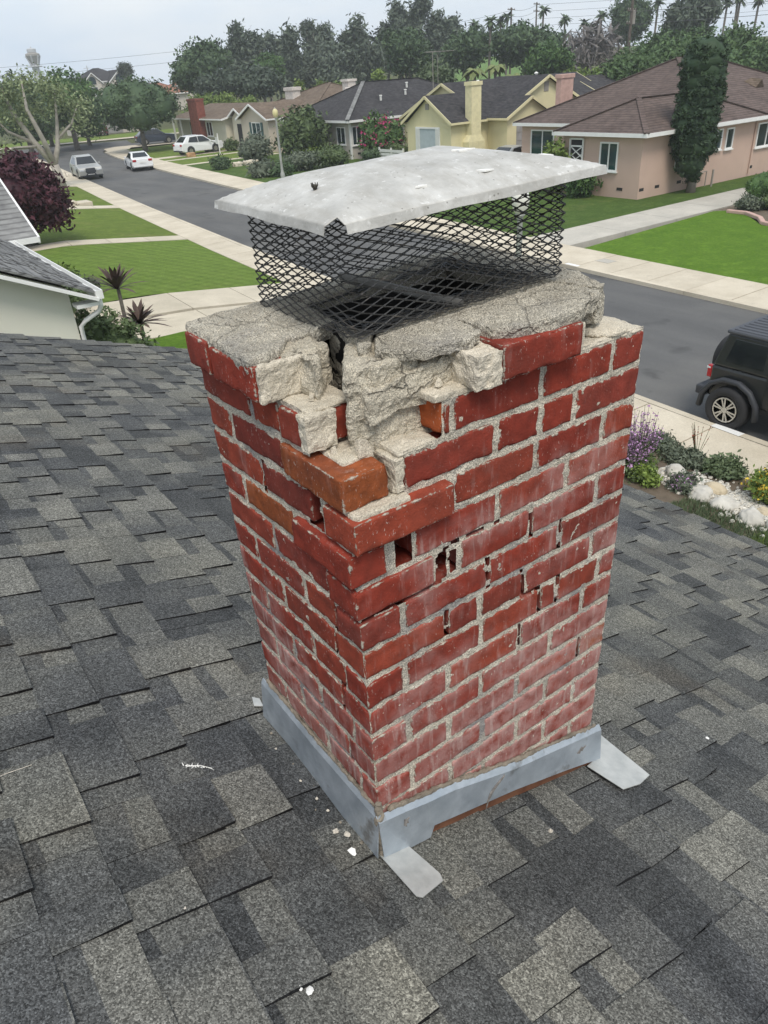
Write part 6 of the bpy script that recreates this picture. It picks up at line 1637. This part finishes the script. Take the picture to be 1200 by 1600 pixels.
for sgn in (-1, 1):
    MB().box(-.008, .008, -.80, .04, .62, 1.19).build('door', M['carblack'], t, (sgn*.792, 0, 0), bevel=.006)
    d = MB().box(-.008, .008, .08, .92, .62, 1.19).build('door', M['carblack'], t, (sgn*.792, 0, 0), bevel=.006)
    MB().box(-.02, .02, .70, .86, 1.04, 1.07).build('handle', M['flare'], d, (sgn*.018, 0, 0), bevel=.008)
    for yc in (1.52, -1.45):
        arc = [(yc+.58*math.cos(a), .42+.56*math.sin(a)) for a in [R_(q) for q in (-8, 20, 48, 75, 105, 132, 160, 188)]]
        mb = MB(); mb.tube([(sgn*.87, y, z) for y, z in arc], .055, 6); mb.build('fender_flare', M['flare'], t, smooth=True)
        mb = MB(); n = len(arc)
        for (y0, z0), (y1, z1) in zip(arc, arc[1:]): mb.hexa([(sgn*.74, y0, z0-.02), (sgn*.9, y0, z0-.02), (sgn*.9, y1, z1-.02), (sgn*.74, y1, z1-.02), (sgn*.74, y0, z0+.02), (sgn*.9, y0, z0+.02), (sgn*.9, y1, z1+.02), (sgn*.74, y1, z1+.02)])
        mb.build('fender_flare', M['flare'], t)
        wheel(t, sgn*.80, yc, .42, .29, sgn, 6)
    MB().box(-.04, .05, -.05, .05, -.12, .12).build('tail_light', M['redlight'], t, (sgn*.745, 2.04, 1.02), bevel=.02)
    MB().box(-.042, .052, -.03, .052, -.022, .022).build('tail_light_lens', M['lamp'], t, (sgn*.745, 2.05, 1.09), bevel=.01)
    MB().tube([(sgn*.84, -1.0, .50), (sgn*.84, .68, .50)], .05, 6).build('side_step', M['flare'], t)
    MB().box(-.09, .09, -.05, .05, -.09, .09).build('wing_mirror', M['flare'], t, (sgn*.93, -.68, 1.25), bevel=.02)
    MB().lathe([(.10, -.02), (.10, .02)], 12, axis='y').build('headlight', M['lamp'], t, (sgn*.45, -2.06, .90))
mb = MB(); mb.box(-.80, .80, 2.04, 2.26, .52, .70); mb.build('bumper', M['flare'], t, bevel=.03)
mb = MB(); mb.box(-.70, .70, -2.35, -2.08, .52, .68); mb.build('bumper', M['flare'], t, bevel=.03)
mb = MB(); mb.lathe([(.06, 0), (.36, 0), (.40, .05), (.40, .19), (.34, .23), (.06, .23)], 22, axis='y'); mb.build('spare_wheel', M['tyre'], t, (0, 2.05, 1.08), smooth=True)
mb = MB(); mb.hexa([(-.60, 1.985, 1.22), (.60, 1.985, 1.22), (.60, 2.0, 1.22), (-.60, 2.0, 1.22), (-.56, 1.865, 1.68), (.56, 1.865, 1.68), (.56, 1.88, 1.68), (-.56, 1.88, 1.68)]); mb.build('rear_window', M['autoglass'], t)
mb = MB(); mb.hexa([(-.7, -.955, 1.18), (.7, -.955, 1.18), (.7, -.94, 1.18), (-.7, -.94, 1.18), (-.62, -.50, 1.74), (.62, -.50, 1.74), (.62, -.48, 1.74), (-.62, -.48, 1.74)]); mb.build('windscreen', M['autoglass'], t)
mb = MB(); mb.box(-.6, .6, -1.9, 1.9, .40, .60); mb.build('chassis', M['flare'], t)

# ------------------------------------------------------------------ kerb number panels, utility covers
M['ink'] = plain('faded_black_ink', (.09, .09, .10), .9)
def kerb_panel(x, y, ang, label):
    t = empty('kerb_number_panel', (x, y, G0+.0265), ang, label, 'painted panel')
    MB().box(-.085, .085, -.30, .30, 0, .002).build('panel', M['white'], t)
    return t
kerb_panel(xn(5.75)-.09, 5.75, R_(-3), 'white painted house number panel on the kerb by the black off-roader'); kerb_panel(xf(16.7)+.14, 16.7, R_(-4), 'white painted house number panel on the far kerb beside the pale driveway')
mb = MB(); mb.box(-.22, .22, -.3, .3, 0, .006); o = mb.build('utility_cover', M['drive_grey'], None, (20.85, 16.2, G0+.022), rz=R_(-4)); tag(o, 'grey utility cover set in the far pavement by the bright lawn', 'utility cover')

# ------------------------------------------------------------------ street lamps, poles, wires, tower
M['lamppost'] = plain('grey_lamp_post', (.32, .33, .31), .6, 0, .1)
M['globe'] = plain('frosted_globe', (.74, .73, .66), .35, 0, .04)
M['globe_y'] = plain('yellowed_globe', (.62, .56, .30), .4, 0, .06)
M['wood'] = plain('weathered_pole_wood', (.11, .09, .075), .95, 0, .2)
M['wire'] = plain('wire', (.10, .10, .11), .8)
def lamp(x, y, h, label, globe, z=None):
    t = empty('street_lamp', (x, y, G0 if z is None else z), 0, label, 'street lamp', 'street lamps along the road')
    MB().lathe([(.16, -.2), (.15, .5), (.10, .62), (.085, .8), (.062, h-.55), (.075, h-.5), (.12, h-.46), (.06, h-.44)], 12).build('post', M['lamppost'], t, smooth=True)
    MB().lathe([(.09, h-.45), (.15, h-.36), (.19, h-.2), (.17, h-.05), (.10, h+.04), (.03, h+.10)], 14).build('globe', globe, t, smooth=True)
    MB().lathe([(.10, h+.03), (.05, h+.09), (.02, h+.16)], 10).build('cap', M['lamppost'], t)
lamp(25.6, 47.9, 4.35, 'slim street lamp with yellowed globe at the far kerb by the grey shrubs', M['globe_y'])
lamp(11.35, 10.95, 3.85, 'street lamp with white globe seen through the cap mesh', M['globe'])
def utility_pole(x, y, zt, arms, label, r=.16, extra=False):
    b = gz(x, y); t = empty('utility_pole', (x, y, b), R_(20), label, 'utility pole', 'wooden utility poles on the skyline')
    MB().tube([(0, 0, -1), (0, 0, zt-b)], [r*1.2, r*.8], 8).build('pole', M['wood'], t)
    for k in range(arms):
        z = zt-b-.35-1.1*k; MB().box(-1.3, 1.3, -.06, .06, z, z+.12).build('crossarm', M['wood'], t)
        for q in (-1.15, -.5, .5, 1.15): MB().lathe([(.04, z+.12), (.06, z+.18), (.03, z+.28)], 6, q, 0).build('insulator', M['ventgrey'], t)
    if extra: MB().lathe([(.28, zt-b-2.6), (.30, zt-b-2.5), (.30, zt-b-1.5), (.22, zt-b-1.4)], 12, .42, 0).build('transformer', M['ventgrey'], t)
    return t
utility_pole(73.8, 58.2, 6.4, 3, 'near utility pole with transformer right of the bare grey tree', .17, True)
utility_pole(121.1, 117.9, 10.4, 2, 'thin utility pole left of the tallest lone palm')
utility_pole(103.8, 106.8, 8.9, 1, 'thin utility pole among the cluster of palms')
utility_pole(83.4, 135.3, 7.9, 1, 'left of two utility poles behind the eucalyptus row'); utility_pole(90.2, 136.9, 7.8, 1, 'right of two utility poles behind the eucalyptus row')
def wire(a, b, sag, label):
    a = Vector(a); b = Vector(b); pts = []
    for i in range(13):
        t = i/12; p = a.lerp(b, t); p.z -= sag*4*t*(1-t); pts.append(p)
    o = MB().tube(pts, .022, 4).build('power_line', M['wire']); tag(o, label, 'power line', 'power lines strung across the sky')
for k in range(4): wire((121.1, 117.9, 10.0-1.1*k), (230, 20, 13-1.1*k), 1.5, ['topmost', 'second', 'third', 'lowest'][k]+' power line running right from the thin pole beside the lone palm')
for k in range(3): wire((103.8, 106.8, 8.6-.9*k), (121.1, 117.9, 10.0-.9*k), .4, ['top', 'middle', 'bottom'][k]+' power line between the two thin poles among the palms')
for k in range(2): wire((90.2, 136.9, 7.5-1.2*k), (103.8, 106.8, 8.5-1.2*k), .8, ['upper', 'lower'][k]+' power line from the eucalyptus row to the palm cluster pole')
for k in range(2): wire((83.4, 135.3, 7.6-1.6*k), (-10, 178, 6.2-1.4*k), 1.2, ['upper', 'lower'][k]+' power line crossing the open sky at left')
for k in range(3): wire((73.8, 58.2, 6.0-1.1*k), (150, -40, 8-1.1*k), .8, ['top', 'middle', 'bottom'][k]+' power line running right from the transformer pole')
t = empty('control_tower', (97, 400, gz(97, 400)), 0, 'hazy control tower with flared cab on the far left skyline', 'tower'); b = gz(97, 400)
M['tower'] = plain('hazy_tower_concrete', (.46, .47, .48), .9)
zt = 18.8; H = zt-b; k_ = .41
MB().lathe([(1.75, -3), (1.55, H-6.2)], 10).build('shaft', M['tower'], t); MB().lathe([(3.0, H-7.2), (3.3, H-7), (3.0, H-6.8)], 12).build('gallery', M['tower'], t)
for k in range(6):
    a = k*math.pi/3; MB().beam((1.5*math.cos(a), 1.5*math.sin(a), H-7), (3.1*math.cos(a), 3.1*math.sin(a), H-2.9), .5, .5).build('strut', M['tower'], t)
MB().lathe([(1.2, H-6.2), (2.6, H-3.6), (3.1, H-3.0), (3.1, H-2.3), (2.0, H-1.8)], 12).build('cab', M['ventgrey'], t); MB().lathe([(1.9, H-1.7), (2.0, H-.5), (1.4, H-.2)], 12).build('roof', M['tower'], t); MB().lathe([(.4, H-.2), (.1, H+.6)], 6).build('mast', M['tower'], t)
for x, y, zt in ((118, 395, 11), (136, 392, 9.5), (47, 390, 11.5)):
    b = gz(x, y); t = empty('mast_tower', (x, y, b), 0, {118: 'thin lattice mast on the far skyline left of the dome tree', 136: 'second thin far mast nearer the dome tree', 47: 'faint far mast between the tower and the two storey house'}[x], 'mast'); MB().tube([(0, 0, 0), (0, 0, zt-b)], [.6, .2], 5).build('mast', M['tower'], t)
    for k in range(3): MB().box(-1.6+.4*k, 1.6-.4*k, -.08, .08, zt-b-1.2-1.4*k, zt-b-1-1.4*k).build('crossarm', M['tower'], t)
# yard things
t = empty('yard_sign', (33.2, 74.6, G0), R_(90), 'white post sign on the lawn before the beige house', 'sign'); MB().box(-.04, .04, -.04, .04, 0, 1.8).build('post', M['white'], t); MB().box(.04, .7, -.02, .02, 1.35, 1.42).build('arm', M['white'], t); MB().box(.1, .66, -.012, .012, .85, 1.3).build('board', M['offwhite'], t)
for i, (x, y, s) in enumerate(((28.6, 61.2, .4), (29.6, 60.9, .45), (30.6, 62.0, .3), (33.9, 59.2, .4))):
    o = rock('garden_boulder', MB().box(-s, s, -s*.7, s*.7, 0, s*.9), M['bed'], None, s*.16, ((s*.2, 2/s),), i, True); o.location = (x, y, G0-.05); tag(o, ['leftmost pale boulder between the lawns of the pale and beige houses', 'second pale boulder between the lawns of the pale and beige houses', 'third, smallest pale boulder between the lawns', 'pale boulder beneath the airy grey shrub'][i], 'boulder')
o = rock('garden_boulder', MB().box(-.4, .4, -.25, .25, 0, .4), plain('orange_stone', (.42, .25, .13), .9), None, .08, ((.06, 4),), 9, True); o.location = (30.2, 74.8, G0-.03); tag(o, 'orange brown boulder on the strip beside the white crossover', 'boulder')
t = empty('picket_fence', (0, 0, 0), 0, 'low white fence by the bougainvillea beside the yellow house', 'fence')
for k in range(4): MB().box(34.75, 34.8, 46.4, 49.4, G0+.18+.24*k, G0+.36+.24*k).build('rail', M['offwhite'], t)
for y in (46.4, 47.9, 49.4): MB().box(34.8, 34.9, y-.05, y+.05, G0, G0+1.2).build('post', M['offwhite'], t)
t = empty('step_flight', (0, 0, gz(12, 48)), 0, 'two low concrete steps from the pavement to the second path', 'steps')
for k in range(2): MB().box(11.9-.9*k, 12.8-.9*k, 48.75, 50.0, -.1, .16+.13*k).build('step', M['drive'], t, bevel=.01)
for x, y in ((12.3, 50.3), (10.9, 50.5)): pass
t = empty('standpipe', (35.9, 23.1, G0), 0, 'grey gas meter and pipe beside the cypress trunk', 'meter'); MB().box(-.3, .05, -.1, .1, .1, .75).build('meter_box', M['ventgrey'], t, bevel=.04); MB().tube([(.1, 0, .7), (.9, 0, .72), (.9, 0, -.1)], .03, 6).build('pipe', M['ventgrey'], t); MB().tube([(1.0, -.3, -.1), (1.0, -.3, .8)], .05, 6).build('bollard', M['ventgrey'], t)

# ------------------------------------------------------------------ front garden of our house: dry creek, boulders, flowers
M['boulder'] = plain('pale_boulder', (.52, .495, .44), .85, 0, .16, 5, .004, 25)
M['boulder_tan'] = plain('tan_boulder', (.52, .44, .31), .85, 0, .14, 5, .012, 25)
M['pebble'] = plain('creek_pebble', (.62, .59, .52), .85, 0, .3, 30)
def gp(px, y): return px, y
bl = [(9.42, 5.23, .22, .15, 'boulder', 'round pale boulder at the back end of the dry creek'), (9.42, 4.5, .20, .13, 'boulder_tan', 'tan faceted boulder on the right bank of the creek'), (9.13, 4.58, .25, .12, 'boulder', 'long cream boulder in the middle of the creek bank'), (9.0, 4.5, .20, .11, 'boulder', 'smaller cream boulder leaning on the long one'),
      (9.08, 4.12, .24, .11, 'boulder', 'wide pale boulder right of the two cream ones'), (8.98, 3.62, .24, .14, 'boulder', 'large white boulder near the roof edge at right'), (9.38, 3.62, .16, .09, 'boulder_tan', 'flat tan stone behind the large white boulder'), (9.08, 3.28, .20, .13, 'boulder', 'white boulder at the right frame edge')]
for i, (x, y, s, hh, m, lb) in enumerate(bl):
    o = rock('creek_boulder', MB().lathe([(s*.75, 0), (s, hh*.5), (s*.85, hh), (s*.4, hh*1.5)], 9), M[m], None, s*.13, ((s*.14, 1.3/s), (s*.05, 5/s)), 60+i, True)
    o.scale = (1.0, .78, 1.0); o.rotation_euler = (0, 0, i*1.3+.4); o.location = (x, y, gz(x, y)-.03); tag(o, lb, 'boulder', 'boulders along the dry creek')
q = random.Random(3); V = []; F = []
for i in range(2200):
    u = q.random(); y = 5.5-2.9*u; x = 9.32+.10*math.sin(u*6)+q.gauss(0, .20)+.25*(u > .85)
    s = q.uniform(.018, .055); z = gz(x, y)+.008; b = len(V)
    for ring_, rr, h in ((0, 1, 0), (1, .8, .55)):
        for k in range(5): a = 2*math.pi*k/5+i; V.append((x+s*rr*math.cos(a), y+s*rr*.8*math.sin(a), z+h*s))
    F += [(b+k, b+(k+1) % 5, b+5+(k+1) % 5, b+5+k) for k in range(5)]+[(b+5, b+6, b+7, b+8), (b+5, b+8, b+9, b+9)][:1]
o = link('creek_pebbles', np_mesh('creek_pebbles', V, F, M['pebble'])); tag(o, kind='stuff')
def gsh(x, y, *a, **k): return shrub(x, y, *a, **k)
gsh(10.05, 5.45, .34, .18, M['lf_grey'], 'low grey green creeper between the round boulder and the pavement', 260, .055, per=16)
gsh(10.18, 4.85, .32, .26, M['lf_will'], 'dark green low bush at the pavement behind the tan boulder', 260, .055, per=16)
gsh(10.2, 6.1, .35, .25, M['lf_grey'], 'thin ground creeper at the pavement corner', 140, .05)
gsh(10.0, 3.75, .48, .55, M['lf_lime'], 'yellow flowering bush at the right edge of the garden', 320, .055, flowers=(M['lf_yellow'], 190, .05))
gsh(8.75, 5.35, .24, .36, M['lf_lime'], 'bright lime green bush at the roof edge below the purple flowers', 120, .05)
gsh(9.05, 4.85, .22, .30, M['lf_grey'], 'small plant with violet flowers beside the cream boulder', 90, .05, flowers=(M['lf_purple'], 40, .035))
for i, (x, y, r_, h) in enumerate(((8.85, 6.05, .42, 1.0), (9.15, 5.75, .42, 1.0), (8.75, 5.6, .40, .85), (8.4, 6.3, .4, .9))):
    t = empty('flower_clump', (x, y, gz(x, y)), 0, ['tall purple flowering sage, the largest clump behind the chimney edge', 'tall purple flowering sage nearest the round boulder', 'shorter purple sage just above the lime bush', 'purple sage mostly hidden behind the chimney'][i], 'flowers', 'purple flowering sage clumps')
    q = random.Random(40+i); mb = MB(); fv = []; ff = []; ft_ = []
    for k in range(46):
        a = q.uniform(0, 6.28); rr = r_*math.sqrt(q.random())*.7; hh = h*q.uniform(.55, 1.05); le = q.uniform(.05, .25)
        p0 = Vector((rr*.5*math.cos(a), rr*.5*math.sin(a), 0)); p1 = Vector((rr*math.cos(a)*(1+le), rr*math.sin(a)*(1+le), hh)); mb.tube([p0, p0.lerp(p1, .5), p1], [.007, .005, .003], 3, False)
        for m in range(16):
            u = q.uniform(.45, 1.02); c = p0.lerp(p1, u)+Vector((q.gauss(0, .030), q.gauss(0, .030), q.gauss(0, .01))); s = q.uniform(.012, .024); n1 = Vector((q.gauss(0, 1), q.gauss(0, 1), q.gauss(0, 1))).normalized(); n2 = n1.cross(Vector((.3, .5, .8))).normalized(); b = len(fv)
            fv += [c-n1*s, c+n2*s, c+n1*s, c-n2*s]; ff.append((b, b+1, b+2, b+3)); ft_ += [q.random()]*4
    mb.build('stems', M['lf_shrub'], t); link('blossom', np_mesh('blossom', [tuple(p) for p in fv], ff, M['lf_purple'], False, {'tone': ft_}), t)
    v, f, tn = leafcloud([(0, 0, h*.22, r_*.8, r_*.8, h*.25)], 70, 9, .05, .1, 50+i); link('foliage', np_mesh('foliage', v, f, M['lf_shrub'], False, {'tone': tn}), t)
t = empty('flower_clump', (10.35, 5.45, gz(10.35, 5.45)), 0, 'thin red flower spikes standing against the pavement', 'flowers'); mb = MB(); fv = []; ff = []; ft_ = []; q = random.Random(9)
for k in range(14):
    a = q.uniform(0, 6.28); p1 = Vector((.16*math.cos(a), .16*math.sin(a), q.uniform(.4, .72))); mb.tube([(0, 0, 0), p1], [.006, .003], 3, False)
    for m in range(9):
        c = p1*q.uniform(.6, 1); s = .014; b = len(fv); n1 = Vector((q.gauss(0, 1), q.gauss(0, 1), q.gauss(0, 1))).normalized(); n2 = n1.cross(Vector((.3, .5, .8))).normalized(); fv += [c-n1*s, c+n2*s, c+n1*s, c-n2*s]; ff.append((b, b+1, b+2, b+3)); ft_ += [q.random()]*4
mb.build('stems', M['lf_shrub'], t); link('blossom', np_mesh('blossom', [tuple(p) for p in fv], ff, M['lf_redfl'], False, {'tone': ft_}), t)
# short grass along the roof edge
def grass(name, x0, x1, y0, y1, n, L, mat, seed):
    r = np.random.default_rng(seed); x = r.uniform(x0, x1, n); y = r.uniform(y0, y1, n); z = np.array([gz(a, b) for a, b in zip(x, y)])
    a = r.uniform(0, 6.28, n); l = L*r.uniform(.5, 1.2, n); le = r.uniform(.1, .7, n)*l; w = .006
    bx_, by_ = np.cos(a), np.sin(a); P0 = np.stack([x-by_*w, y+bx_*w, z], 1); P1 = np.stack([x+by_*w, y-bx_*w, z], 1); P2 = np.stack([x+bx_*le, y+by_*le, z+l], 1)
    v = np.stack([P0, P1, P2], 1).reshape(-1, 3); f = np.arange(n*3).reshape(-1, 3)
    o = link(name, np_mesh(name, v, f, mat, False, {'tone': np.repeat(r.uniform(0, 1, n), 3)})); tag(o, kind='stuff')
grass('short_grass', 8.0, 8.95, 2.0, 4.6, 8000, .08, M['lf_will'], 5)
grass('short_grass', 7.8, 8.9, 1.8, 3.3, 5000, .08, M['lf_lime'], 6)
# white gravel strip of the entry path beside the purple flowers
drive('path', [[(8.2, 6.9), (9.75, 6.55), (10.2, 7.6), (8.4, 8.1)]], M['white'] if False else M['walk'], .02)
# ------------------------------------------------------------------ thin marine haze over the whole place
hz = NT('haze_air'); hz.t.nodes.clear()
ho = hz.n('ShaderNodeOutputMaterial'); hv = hz.n('ShaderNodeVolumePrincipled')
hv.inputs['Color'].default_value = (.93, .96, 1, 1); hv.inputs['Density'].default_value = .0007; hv.inputs['Anisotropy'].default_value = .3
hz.l(hv.outputs[0], ho.inputs['Volume'])
o = MB().box(-445, 445, -445, 445, -6.2, 23).build('haze', hz.m); tag(o, kind='stuff'); o.data.flip_normals() if False else None
